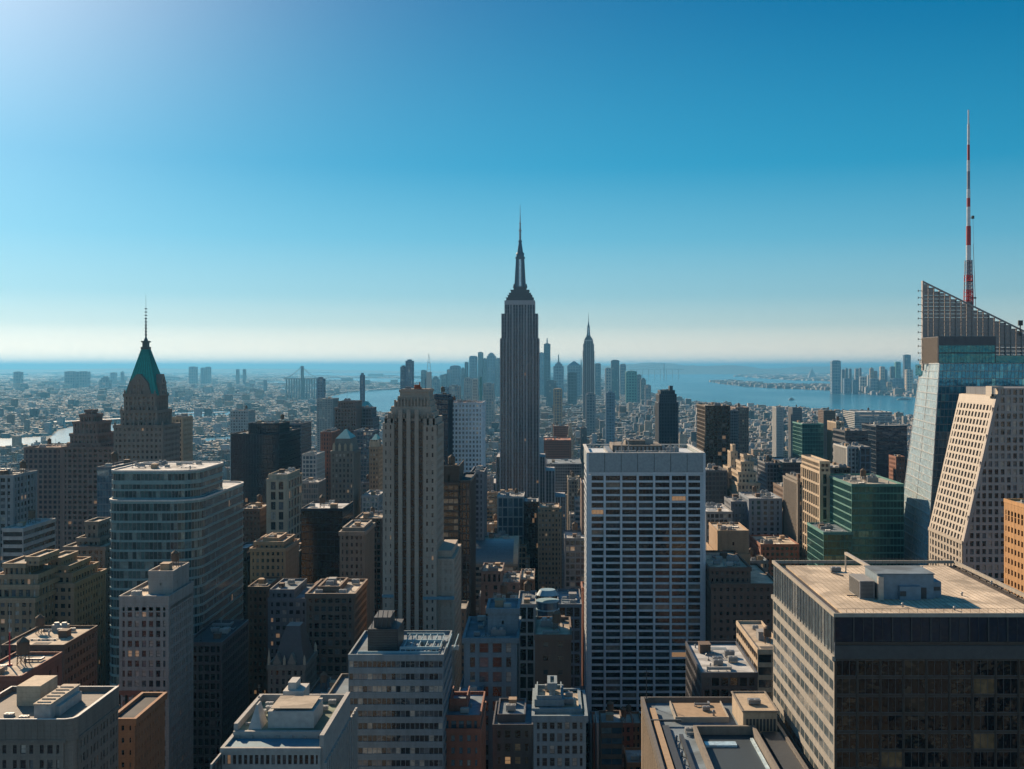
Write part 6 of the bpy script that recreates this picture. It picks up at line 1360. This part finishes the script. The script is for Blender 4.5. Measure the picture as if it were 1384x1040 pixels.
series([
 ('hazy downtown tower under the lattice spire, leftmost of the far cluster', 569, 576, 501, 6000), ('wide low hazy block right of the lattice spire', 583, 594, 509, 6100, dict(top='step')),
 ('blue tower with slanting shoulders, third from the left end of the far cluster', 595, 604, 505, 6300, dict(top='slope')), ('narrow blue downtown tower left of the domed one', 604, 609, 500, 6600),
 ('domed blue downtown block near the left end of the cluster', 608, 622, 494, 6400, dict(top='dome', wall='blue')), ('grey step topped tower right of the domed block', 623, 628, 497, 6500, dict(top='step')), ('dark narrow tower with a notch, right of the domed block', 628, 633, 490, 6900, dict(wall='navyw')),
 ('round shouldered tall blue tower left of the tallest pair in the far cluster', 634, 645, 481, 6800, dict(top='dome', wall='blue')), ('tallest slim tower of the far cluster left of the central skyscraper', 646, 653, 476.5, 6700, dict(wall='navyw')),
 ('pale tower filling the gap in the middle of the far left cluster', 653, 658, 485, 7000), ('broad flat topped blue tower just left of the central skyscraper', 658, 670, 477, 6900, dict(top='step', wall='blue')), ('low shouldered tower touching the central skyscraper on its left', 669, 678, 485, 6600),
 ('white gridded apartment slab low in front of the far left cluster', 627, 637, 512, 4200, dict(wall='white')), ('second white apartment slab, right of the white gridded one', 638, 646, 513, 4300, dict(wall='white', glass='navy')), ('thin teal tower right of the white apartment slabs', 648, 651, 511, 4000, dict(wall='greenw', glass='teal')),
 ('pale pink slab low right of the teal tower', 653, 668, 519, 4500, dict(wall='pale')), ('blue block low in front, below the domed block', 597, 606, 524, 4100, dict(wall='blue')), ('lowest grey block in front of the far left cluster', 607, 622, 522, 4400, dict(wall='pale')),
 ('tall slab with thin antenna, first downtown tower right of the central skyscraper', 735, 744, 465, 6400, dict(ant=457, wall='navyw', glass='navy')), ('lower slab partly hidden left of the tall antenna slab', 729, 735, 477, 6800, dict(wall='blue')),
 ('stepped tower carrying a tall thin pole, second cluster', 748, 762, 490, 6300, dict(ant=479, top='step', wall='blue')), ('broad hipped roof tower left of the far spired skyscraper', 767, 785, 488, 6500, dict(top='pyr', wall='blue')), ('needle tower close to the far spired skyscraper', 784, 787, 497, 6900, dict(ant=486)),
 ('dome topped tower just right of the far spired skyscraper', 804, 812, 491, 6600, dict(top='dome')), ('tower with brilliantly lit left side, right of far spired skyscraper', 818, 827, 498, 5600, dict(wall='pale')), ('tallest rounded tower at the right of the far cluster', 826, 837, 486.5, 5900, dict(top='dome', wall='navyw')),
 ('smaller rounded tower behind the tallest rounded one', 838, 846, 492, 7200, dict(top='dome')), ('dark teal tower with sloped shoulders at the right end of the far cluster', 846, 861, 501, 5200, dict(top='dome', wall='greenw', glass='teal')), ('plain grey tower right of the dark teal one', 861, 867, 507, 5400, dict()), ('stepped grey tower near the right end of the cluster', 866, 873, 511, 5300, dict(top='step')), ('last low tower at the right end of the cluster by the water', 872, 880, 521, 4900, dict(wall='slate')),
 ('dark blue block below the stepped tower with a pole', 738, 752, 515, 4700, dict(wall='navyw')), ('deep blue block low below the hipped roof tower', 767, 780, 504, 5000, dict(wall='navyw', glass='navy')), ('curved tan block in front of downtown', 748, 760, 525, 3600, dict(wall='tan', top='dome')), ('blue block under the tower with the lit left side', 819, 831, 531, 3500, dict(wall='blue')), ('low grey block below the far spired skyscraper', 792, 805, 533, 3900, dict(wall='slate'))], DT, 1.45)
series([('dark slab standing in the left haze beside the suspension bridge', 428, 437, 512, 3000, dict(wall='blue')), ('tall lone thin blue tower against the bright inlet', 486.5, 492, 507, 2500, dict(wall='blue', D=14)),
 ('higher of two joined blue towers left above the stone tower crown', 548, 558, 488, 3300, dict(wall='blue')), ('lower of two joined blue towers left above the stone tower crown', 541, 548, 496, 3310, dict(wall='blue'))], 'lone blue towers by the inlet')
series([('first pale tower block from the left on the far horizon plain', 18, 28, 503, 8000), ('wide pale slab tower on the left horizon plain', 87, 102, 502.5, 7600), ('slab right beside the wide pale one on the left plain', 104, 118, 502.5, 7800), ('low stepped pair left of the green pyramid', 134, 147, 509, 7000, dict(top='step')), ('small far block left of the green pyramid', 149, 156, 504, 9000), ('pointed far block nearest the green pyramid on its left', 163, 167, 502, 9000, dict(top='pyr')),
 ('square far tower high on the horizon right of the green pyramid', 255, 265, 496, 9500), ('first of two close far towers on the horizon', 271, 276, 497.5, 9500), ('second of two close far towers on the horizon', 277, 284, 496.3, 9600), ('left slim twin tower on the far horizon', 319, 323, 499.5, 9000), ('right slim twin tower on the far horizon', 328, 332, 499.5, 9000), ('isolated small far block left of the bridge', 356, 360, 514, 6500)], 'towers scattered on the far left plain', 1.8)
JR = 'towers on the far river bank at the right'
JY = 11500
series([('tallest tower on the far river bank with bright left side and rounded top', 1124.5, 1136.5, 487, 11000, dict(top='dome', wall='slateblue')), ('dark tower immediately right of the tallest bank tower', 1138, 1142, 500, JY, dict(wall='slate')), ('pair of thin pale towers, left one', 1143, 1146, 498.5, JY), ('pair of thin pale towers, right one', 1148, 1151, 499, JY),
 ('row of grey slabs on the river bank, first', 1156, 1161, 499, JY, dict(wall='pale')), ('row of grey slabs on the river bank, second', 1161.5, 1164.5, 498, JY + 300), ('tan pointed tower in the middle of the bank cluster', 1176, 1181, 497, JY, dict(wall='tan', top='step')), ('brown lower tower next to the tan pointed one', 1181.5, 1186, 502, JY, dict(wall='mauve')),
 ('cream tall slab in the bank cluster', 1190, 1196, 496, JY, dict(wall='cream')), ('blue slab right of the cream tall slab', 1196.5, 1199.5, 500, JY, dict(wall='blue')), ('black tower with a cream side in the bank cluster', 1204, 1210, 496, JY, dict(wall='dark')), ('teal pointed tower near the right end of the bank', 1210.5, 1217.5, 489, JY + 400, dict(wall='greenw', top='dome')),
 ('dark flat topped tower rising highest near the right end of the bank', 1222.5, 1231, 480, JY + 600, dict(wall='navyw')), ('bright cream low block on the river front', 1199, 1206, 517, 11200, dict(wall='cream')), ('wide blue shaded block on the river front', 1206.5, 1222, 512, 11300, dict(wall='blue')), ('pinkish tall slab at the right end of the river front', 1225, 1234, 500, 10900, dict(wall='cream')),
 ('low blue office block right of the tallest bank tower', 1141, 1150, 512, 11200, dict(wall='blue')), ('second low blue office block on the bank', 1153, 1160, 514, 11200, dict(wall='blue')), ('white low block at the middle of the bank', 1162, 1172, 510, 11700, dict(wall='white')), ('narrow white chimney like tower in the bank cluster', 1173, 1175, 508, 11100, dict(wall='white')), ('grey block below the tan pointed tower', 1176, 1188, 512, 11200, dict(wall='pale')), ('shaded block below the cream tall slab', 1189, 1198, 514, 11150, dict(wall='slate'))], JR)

# white lattice spire seen at the left end of downtown
def lattice_spire():
    Y = 5200.0; xc = X(579.5, Y); w_ = Y / F; r = root('lattice_spire', 'pale lattice spire rising from a hazy block at the left end of the downtown cluster', 'mast', (xc, Y, 0))
    m = MB(); zb, zm, zt = Z(520, Y), Z(489, Y), Z(478, Y)
    m.box(xc - 3.2 * w_, xc + 3.2 * w_, Y, Y + 24, 0, Z(503, Y))
    for sx in (-1, 1): m.bar((xc + sx * 2.6 * w_, Y + 5, Z(503, Y)), (xc + sx * 1.3 * w_, Y + 8, zm), 1.6); m.bar((xc + sx * 1.3 * w_, Y + 8, zm), (xc - .3 * w_, Y + 10, zt), 1.3)
    for k in range(5): z = Z(502 - k * 2.8, Y); m.bar((xc - (2.6 - k * .26) * w_, Y + 6, z), (xc + (2.6 - k * .26) * w_, Y + 6, z - 5 * (k % 2)), 1.0)
    m.bar((xc - 2.4 * w_, Y + 6, zm), (xc + 2.2 * w_, Y + 6, zm - 8), 1.2); m.build('lattice', plain('spire_paint', (.55, .53, .48), .5), r); mark(576, 583, 478, Y, 24, 520, (xc - 12, xc + 12, Y, Y + 24))
lattice_spire()
def bridge(label, pxs, ytop, ybase, ydeck, px_a, px_b, Y, t):
    r = root('suspension_bridge', label, 'bridge', (X(pxs[0], Y), Y, 0)); mt = plain('bridge_steel_' + str(int(Y)), (.16, .20, .22), .5)
    zd, zt = Z(ydeck, Y), Z(ytop, Y)
    for p in pxs:
        m = MB(); x = X(p, Y)
        for dy in (-18, 18): m.box(x - t, x + t, Y + dy - t, Y + dy + t, 0, zt)
        for z in (zd - 8, zd + (zt - zd) * .55, zt - 10): m.box(x - t * .8, x + t * .8, Y - 18 + t, Y + 18 - t, z, z + 8)
        m.build('pylon', mt, r)
    m = MB(); m.box(X(px_a, Y), X(px_b, Y), Y - 14, Y + 14, zd - 6, zd); m.build('deck', mt, r)
    m = MB(); ends = [px_a] + list(pxs) + [px_b]
    for i in range(len(ends) - 1):
        x0, x1 = X(ends[i], Y), X(ends[i + 1], Y); za = zt if 0 < i else zd; zb = zt if i + 1 < len(ends) - 1 else zd; n_ = 16; prev = None
        for k in range(n_ + 1):
            u = k / n_; z = za + (zb - za) * u - 4 * u * (1 - u) * ((zt - zd) * (.85 if za == zb else .18)); q = (x0 + (x1 - x0) * u, Y - 16, z)
            if prev: m.bar(prev, q, t * .45)
            if k % 2 == 0 and z > zd + 4: m.bar((q[0], Y - 16, zd), q, t * .16)
            prev = q
    m.build('cable', mt, r)
    m = MB(); x = X(px_a, Y)
    for k in range(1, 14): q = x + (X(px_b, Y) - x) * k / 14; m.box(q - t * .6, q + t * .6, Y - 10, Y + 10, 0, zd - 6)
    m.build('piers', mt, r)
bridge('far suspension bridge with one visible pylon crossing the bright channels at the left', (408.5,), 495, 520, 511.5, 384, 432, 9000, 7)
bridge('very distant suspension bridge across the harbour mouth', (897.5, 842), 491.5, 504, 499.5, 812, 925, 24000, 9)
def road_bridge(label, px0, py0, px1, py1, h, w_):
    a, b = gp(px0, py0), gp(px1, py1); r = root('road_bridge', label, 'bridge', ((a[0] + b[0]) / 2, (a[1] + b[1]) / 2, 0)); d = Vector((b[0] - a[0], b[1] - a[1])).normalized(); nn = Vector((-d.y, d.x)) * w_ / 2
    m = MB(); c = [(a[0] - nn.x, a[1] - nn.y), (b[0] - nn.x, b[1] - nn.y), (b[0] + nn.x, b[1] + nn.y), (a[0] + nn.x, a[1] + nn.y)]; m.prism(c, h, h + 5); m.build('deck', plain('bridge_concrete', (.55, .53, .50), .7), r)
    m = MB()
    for k in range(12): t = (k + .5) / 12; x, y = a[0] + (b[0] - a[0]) * t, a[1] + (b[1] - a[1]) * t; m.box(x - 5, x + 5, y - 5, y + 5, 0, h)
    m.build('piers', plain('bridge_concrete', (.55, .53, .50), .7), r)
road_bridge('long pale road bridge over the inlet, right of the thin blue tower', 450, 533, 548, 525.5, 14, 30)
road_bridge('pale flat bridge over the river between brick crowned tower and green pyramid tower', 70, 577, 172, 571.5, 16, 60)
road_bridge('pale flat river bridge just right of the green pyramid tower', 228, 565, 305, 562, 14, 34)
def tent_hall():
    x, y = gp(1097, 512.0); r = root('peaked_hall', 'white peaked tent like structure on the far peninsula', 'building', (x, y, 3)); s = y / F; m = MB()
    m.cyl(x, y, 3, 13 * s, 7.0 * s, .6 * s, 10); m.cyl(x + .8 * s, y, 10 * s, 13.5 * s, 1.4 * s, .3 * s, 8); m.build('peaked_roof', plain('white_render', (.62, .60, .56), .8), r)
    m = MB()
    for k in range(8): a = 2 * math.pi * k / 8; m.bar((x + 7.4 * s * math.cos(a), y + 7.4 * s * math.sin(a), 3), (x + .6 * s * math.cos(a), y + .6 * s * math.sin(a), 12.6 * s), .35 * s)
    m.build('ribs', MT_g, r)
tent_hall()
def ferry(px, py, L, label):
    x, y = gp(px, py); r = root('ferry', label, 'boat', (x, y, .6)); m = MB()
    m.prism([(x - L / 2, y - 7), (x + L * .4, y - 7), (x + L / 2, y), (x + L * .4, y + 7), (x - L / 2, y + 7)], .5, 7); m.build('hull', plain('white_render', (.62, .60, .56), .8), r)
    m = MB(); m.box(x - L * .42, x + L * .3, y - 5.5, y + 5.5, 7, 12); m.box(x - L * .3, x + L * .15, y - 4.5, y + 4.5, 12, 16); m.box(x - 4, x + 3, y - 2, y + 2, 16, 21); m.build('superstructure', MT_w, r)
ferry(1222, 541, 110, 'white ferry moored on the river, just left of the faceted glass skyscraper')
ferry(1010, 523.6, 130, 'white ship lying along the far pier tip'); ferry(1070, 541, 45, 'small white boat alone in the middle of the river')
# ================================================================== the ordinary buildings between, each its own, and the far city
rng = random.Random(77)
SKY = [2000.0] * 1500          # highest roof so far in each column of the photograph, nearest first (to skip what nothing shows)
def cols(a, b): return range(max(0, int(a)), min(1384, int(b)) + 1)
HS = sorted(HEROES, key=lambda h: h[3])
def limit_for(a, b, Y):          # highest picture row that a roof may reach so as not to hide the towers behind
    m = 500.0
    for (p0, p1, tp, hy, vb) in HEROES:
        if hy > Y and p0 < b + 1 and p1 > a - 1: m = max(m, min(vb, 1300) - 4)
    return m
def blocked(x0, x1, y0, y1):
    return any(x0 < f[1] and x1 > f[0] and y0 < f[3] and y1 > f[2] for f in FOOT)
wallpick = ['tan', 'brown', 'brick', 'stone', 'pale', 'grey', 'cream', 'slate', 'white', 'mauve', 'charcoal', 'tan', 'brick', 'stone', 'rust']
wname = {'tan': 'tan', 'brown': 'dark brown', 'brick': 'red brick', 'stone': 'stone grey', 'pale': 'pale grey', 'grey': 'mid grey', 'cream': 'cream', 'slate': 'blue grey', 'white': 'white', 'mauve': 'mauve brown', 'charcoal': 'charcoal', 'rust': 'orange brick'}
def roofrow(z, Y): return VY + (CZ - z) * F / Y
cand = []
Y = 345.0
while Y < 3300:
    dep = rng.uniform(14, 22) if Y < 1500 else rng.uniform(26, 40)
    W2 = X(1384 + 60, Y); x = X(-60, Y)
    while x < W2:
        wd = rng.choice([8, 9, 11, 13, 16, 21]) * (1 if Y < 1500 else 1.35) * rng.uniform(.85, 1.2)
        near_ave = next((a for a in AVE if x < a + 14 and x + wd > a - 14), None)
        if near_ave is not None: x = near_ave + 14.2; continue
        d = dep * rng.uniform(.8, 1.0)
        if not wet(x, Y) and not wet(x + wd, Y + d): cand.append((Y, x, x + wd, d))
        x += wd + rng.choice([.0, .6, 1.2, 5.0]) + .3
    Y += dep + rng.choice([4, 16, 4, 18]) * (1 if Y < 1500 else 1.3)
acc = []
for (Y, x0, x1, d) in cand:
    if blocked(x0, x1, Y, Y + d):
        m = (x0 + x1) / 2; ok = None
        for a, b in ((x0, m), (m, x1)):
            if b - a > 8 and not blocked(a, b, Y, Y + d): ok = (a, b)
        if not ok: continue
        x0, x1 = ok
    p0, p1 = VX + x0 * F / Y, VX + x1 * F / Y
    lim = limit_for(p0, p1, Y)
    base = rng.choice([16, 22, 30, 42, 55, 70]) if Y < 2300 else rng.choice([14, 18, 24, 32, 45, 60])
    if Y < 1200: base = rng.choice([60, 75, 90, 110, 130, 150])
    elif Y < 1700: base = rng.choice([28, 38, 50, 64, 84, 104])
    if p0 < 330: base *= .8
    if Y > 1500 and (p0 > 880 or p0 < 540): base = rng.choice([11, 13, 16, 20, 26, 34])
    if Y > 2300: base = rng.choice([11, 13, 16, 20, 26])
    h = min(base * rng.uniform(.85, 1.15), CZ - (lim - VY) * Y / F)
    if h < 9: h = rng.uniform(8, 12)
    row = roofrow(h, Y)
    acc.append((Y, x0, x1, d, h, p0, p1, row))
events = sorted([(h[3], 'h', h) for h in HEROES] + [(a[0], 'c', a) for a in acc], key=lambda e: e[0])
vis = []
for Yv, t, e in events:
    if t == 'h': p0, p1, row = e[0], e[1], e[2]
    else: p0, p1, row = e[5], e[6], e[7]
    cs = cols(p0, p1)
    shown = sum(max(0, min(SKY[c], 1040) - row) for c in cs) if len(cs) else 0
    if t == 'c' and len(cs) and shown > 30 and row < 1040: vis.append((shown, e))
    if t == 'h':
        w_ = (p1 - p0); cs = cols(p0 + w_ * .12, p1 - w_ * .12)
        row = row + 8
    for c in cs: SKY[c] = min(SKY[c], row)
vis.sort(key=lambda q: -q[0])
NB = 200
things, mass = [q[1] for q in vis[:NB]], [q[1] for q in vis[NB:]]
# labels: colour, size, feature, and the nearest landmark
ORD = ['leftmost', 'second from the left', 'third from the left', 'fourth from the left', 'fifth from the left', 'sixth from the left', 'seventh from the left', 'eighth from the left', 'ninth from the left', 'tenth from the left']
meta = []
for (Y, x0, x1, d, h, p0, p1, row) in things:
    wk = rng.choice(wallpick); pc = (p0 + p1) / 2
    best = min(LAND, key=lambda l: abs(l[1] - pc) + abs(math.log(l[2] / Y)) * 110)
    dx = pc - best[1]
    rel = ('left of' if dx < -22 else 'right of' if dx > 22 else ('below' if Y < best[2] else 'above and behind'))
    if rel in ('left of', 'right of') and Y > best[2] * 1.35: rel = 'beyond and ' + rel
    elif rel in ('left of', 'right of') and Y < best[2] * .75: rel = 'nearer and ' + rel
    wd = x1 - x0
    size = 'broad' if wd > 30 else 'narrow' if wd < 16 else 'middling'
    meta.append([wk, size, rel, best[0], pc, h])
keyd = {}
for i, m in enumerate(meta): keyd.setdefault((m[0], m[2], m[3]), []).append(i)
labels = {}
for k, ids in keyd.items():
    ids.sort(key=lambda i: meta[i][4])
    for n_, i in enumerate(ids):
        ty = 'high rise' if meta[i][5] > 60 else 'mid rise' if meta[i][5] > 26 else 'low building'
        L = f"{wname[k[0]]} {ty} {k[1]} {k[2]}"
        if len(ids) > 1: L += f", {ORD[min(n_, 9)]}"
        labels[i] = L
stys = [PA, PA, GA, DA, RA, S('punchw', win='all'), S('punch', bay=2.2, win='all')]
for i, (Y, x0, x1, d, h, p0, p1, row) in enumerate(things):
    wk = meta[i][0]; st = dict(rng.choice(stys)); fk = 1.0 if Y < 1500 else 1.5
    st['bay'] *= fk; st['pier'] *= fk * .9; st['fl'] *= (1 if Y < 2000 else 1.25); st['sp'] *= (1 if Y < 2000 else 1.25)
    tiers = [(x0, x1, Y, Y + d, h)]
    if h > 30 and rng.random() < .5 and x1 - x0 > 12:
        f = rng.uniform(.08, .2); h0 = h - rng.choice([5, 8, 12]); tiers = [(x0, x1, Y, Y + d, h0), (x0 + (x1 - x0) * f, x1 - (x1 - x0) * f * rng.uniform(0, 1.5), Y + d * f, Y + d * (1 - f), h)]
        if rng.random() < .4 and x1 - x0 > 16: tiers.append((x0 + (x1 - x0) * .32, x1 - (x1 - x0) * .35, Y + d * .3, Y + d * .7, h + 5))
    nm = 'brick_building' if wk in ('brick', 'rust', 'brown') else 'stone_building' if wk in ('stone', 'tan', 'cream', 'mauve') else 'concrete_building'
    building(nm, labels[i], 'building', tiers, st, wk, rng.choice(['std', 'dim', 'std', 'blue']), rng.choice(['gravel', 'silver', 'beige', 'tar', 'bluegrey', 'silver', 'gravel', 'red']), group='ordinary buildings between the towers', clut=1.4 if Y < 1100 else .4, tank=.45, seed=i, cornice=rng.choice([0, 0, .3]))

# ---- what remains beyond: the mass of small roofs nobody could count, as one object
cm, n, b = newmat('far_city')
at = N(n, 'ShaderNodeAttribute', attribute_name='tone'); geo = N(n, 'ShaderNodeNewGeometry'); sp = N(n, 'ShaderNodeSeparateXYZ'); n.links.new(geo.outputs['Position'], sp.inputs[0]); nn = N(n, 'ShaderNodeSeparateXYZ'); n.links.new(geo.outputs['Normal'], nn.inputs[0])
hor = mathn(n, 'ADD', sp.outputs[0], sp.outputs[1])
wz = mathn(n, 'GREATER_THAN', mathn(n, 'FRACT', mathn(n, 'MULTIPLY', sp.outputs[2], .27)), .45); wx = mathn(n, 'GREATER_THAN', mathn(n, 'FRACT', mathn(n, 'MULTIPLY', hor, .3)), .42)
side = mathn(n, 'LESS_THAN', nn.outputs[2], .5); win = mathn(n, 'MULTIPLY', mathn(n, 'MULTIPLY', wz, wx), side)
ns = N(n, 'ShaderNodeTexNoise'); ns.inputs['Scale'].default_value = .12; ns.inputs['Detail'].default_value = 4; n.links.new(geo.outputs['Position'], ns.inputs['Vector'])
c = mixc(n, 1.0, at.outputs['Color'], mathn(n, 'MULTIPLY_ADD', ns.outputs[0], 1.2, .4), 'MULTIPLY')
n.links.new(mixc(n, mathn(n, 'MULTIPLY', win, .85), c, (.03, .04, .05, 1)), b.inputs['Base Color']); b.inputs['Roughness'].default_value = .8
V, Fc, T_ = [], [], []
PAL = [(.40, .30, .21), (.17, .11, .08), (.26, .12, .08), (.66, .64, .6), (.46, .46, .46), (.29, .29, .29), (.36, .32, .28), (.50, .41, .31), (.12, .12, .13), (.5, .5, .52), (.07, .08, .1)]
RPAL = [(.36, .34, .30), (.46, .44, .40), (.2, .2, .2), (.09, .09, .09), (.38, .31, .23), (.6, .58, .54), (.14, .12, .1), (.15, .16, .17), (.24, .2, .16)]
PAL = [tuple(q * .75 for q in c) for c in PAL]
def fbox(x0, x1, y0, y1, z0, z1, c, rc):
    b0 = len(V); V.extend([(x0, y0, z0), (x1, y0, z0), (x1, y1, z0), (x0, y1, z0), (x0, y0, z1), (x1, y0, z1), (x1, y1, z1), (x0, y1, z1)])
    for k, q in enumerate(((4, 5, 6, 7), (0, 1, 5, 4), (1, 2, 6, 5), (2, 3, 7, 6), (3, 0, 4, 7))): Fc.append(tuple(b0 + i for i in q)); T_.append((*(rc if k == 0 else c), 1))
def fbuild(x0, x1, y0, y1, h):
    c, rc = rng.choice(PAL), rng.choice(RPAL); fbox(x0, x1, y0, y1, 0, h, c, rc)
    if rng.random() < .6:
        w_, d_ = x1 - x0, y1 - y0; a = x0 + w_ * rng.uniform(.1, .5); b_ = y0 + d_ * rng.uniform(.1, .5); fbox(a, a + w_ * rng.uniform(.15, .4), b_, b_ + d_ * rng.uniform(.2, .4), h, h + rng.uniform(2.5, 7), rng.choice(PAL), rng.choice(RPAL))
for (Y, x0, x1, d, h, p0, p1, row) in mass: fbuild(x0, x1, Y, Y + d, h)
Y = 3300.0
while Y < 60000:
    g = 18 + (Y - 3300) * .0054 if Y < 16000 else 87 + (Y - 16000) * .02
    xx = X(-40, Y); xe = X(1430, Y); dep = g * 1.1
    while xx < xe:
        px = VX + xx * F / Y
        wd = g * rng.uniform(.6, 1.5)
        manhattan = (540 < px < 885 and Y < 7600) or (px >= 885 and Y < 8000)
        if not wet(xx + wd / 2, Y + dep / 2) and not wet(xx, Y) and not wet(xx + wd, Y + dep) and not blocked(xx, xx + wd, Y, Y + dep):
            if manhattan: h = rng.choice([11, 13, 16, 20, 26, 32]) * rng.uniform(.8, 1.3) * (1.0 if px < 885 else .75); h = h if rng.random() < .95 else h * 1.9
            else: h = rng.choice([6, 8, 9, 12, 14]) * rng.uniform(.8, 1.3) * (1 if rng.random() < .96 else 3.5) * (1 if Y < 9000 else 1.25)
            lim = limit_for(px, px + wd * F / Y, Y) if Y < 7000 else 500
            h = min(h, max(8, CZ - (lim - VY) * Y / F))
            onpier = Y > 8500 and px > 900
            if onpier:
                ok = any(in_poly(xx + wd / 2, Y + dep / 2, q) for q in landpolys) or (not wet(xx, Y) and Y > 20000)
                h *= 1.6
            fbuild(xx, xx + wd * .88, Y + rng.uniform(0, 4), Y + dep * .82, h)
        elif Y > 8500 and px > 900 and any(in_poly(xx + wd / 2, Y + dep / 2, q) for q in landpolys):
            fbuild(xx, xx + wd * .88, Y, Y + dep * .8, rng.choice([8, 12, 16, 22, 30, 60 if px > 1120 else 14]) + 3)
        xx += wd + rng.choice([0, 2, 10, 18]) * (g / 40)
    Y += dep + rng.choice([8, 14]) * (g / 34)
# streets behind the viewer, facing the sun: what the glass mirrors
for k in range(40):
    xx = rng.uniform(-420, 520); yy = -70 - rng.random() ** .8 * 600; wd = rng.uniform(22, 46)
    c = rng.choice([(.24, .18, .11), (.15, .13, .10), (.2, .11, .06), (.12, .12, .12), (.3, .26, .2), (.08, .08, .09)]); fbox(xx, xx + wd, yy - 30, yy, 0, rng.choice([60, 90, 120, 150, 180, 215]) * rng.uniform(.8, 1.05), c, c)
me = bpy.data.meshes.new('distant_city'); me.from_pydata(V, [], Fc); a_ = me.attributes.new('tone', 'FLOAT_COLOR', 'FACE'); a_.data.foreach_set('color', np.array(T_, dtype=np.float32).ravel()); me.materials.append(cm); me.update()
o = bpy.data.objects.new('distant_city', me); COL.objects.link(o); o['kind'] = 'stuff'; o['label'] = 'mass of small hazy roofs spreading to the horizon'
print('generic', len(things), 'mass', len(mass), 'far faces', len(Fc), 'objects', len(bpy.data.objects), 'windows meshes', len(WINM))

# ---- the blue air
hz = bpy.data.materials.new('haze_air'); hz.use_nodes = True; n = hz.node_tree; n.nodes.clear(); ou = n.nodes.new('ShaderNodeOutputMaterial'); pv = n.nodes.new('ShaderNodeVolumePrincipled')
pv.inputs['Color'].default_value = (.11, .36, .60, 1); pv.inputs['Density'].default_value = HAZE; pv.inputs['Anisotropy'].default_value = .35
n.links.new(pv.outputs[0], ou.inputs['Volume'])
mb = MB(); mb.box(-410000, 410000, -3500, 410000, -1, 530); o = mb.build('haze', hz); o['kind'] = 'stuff'
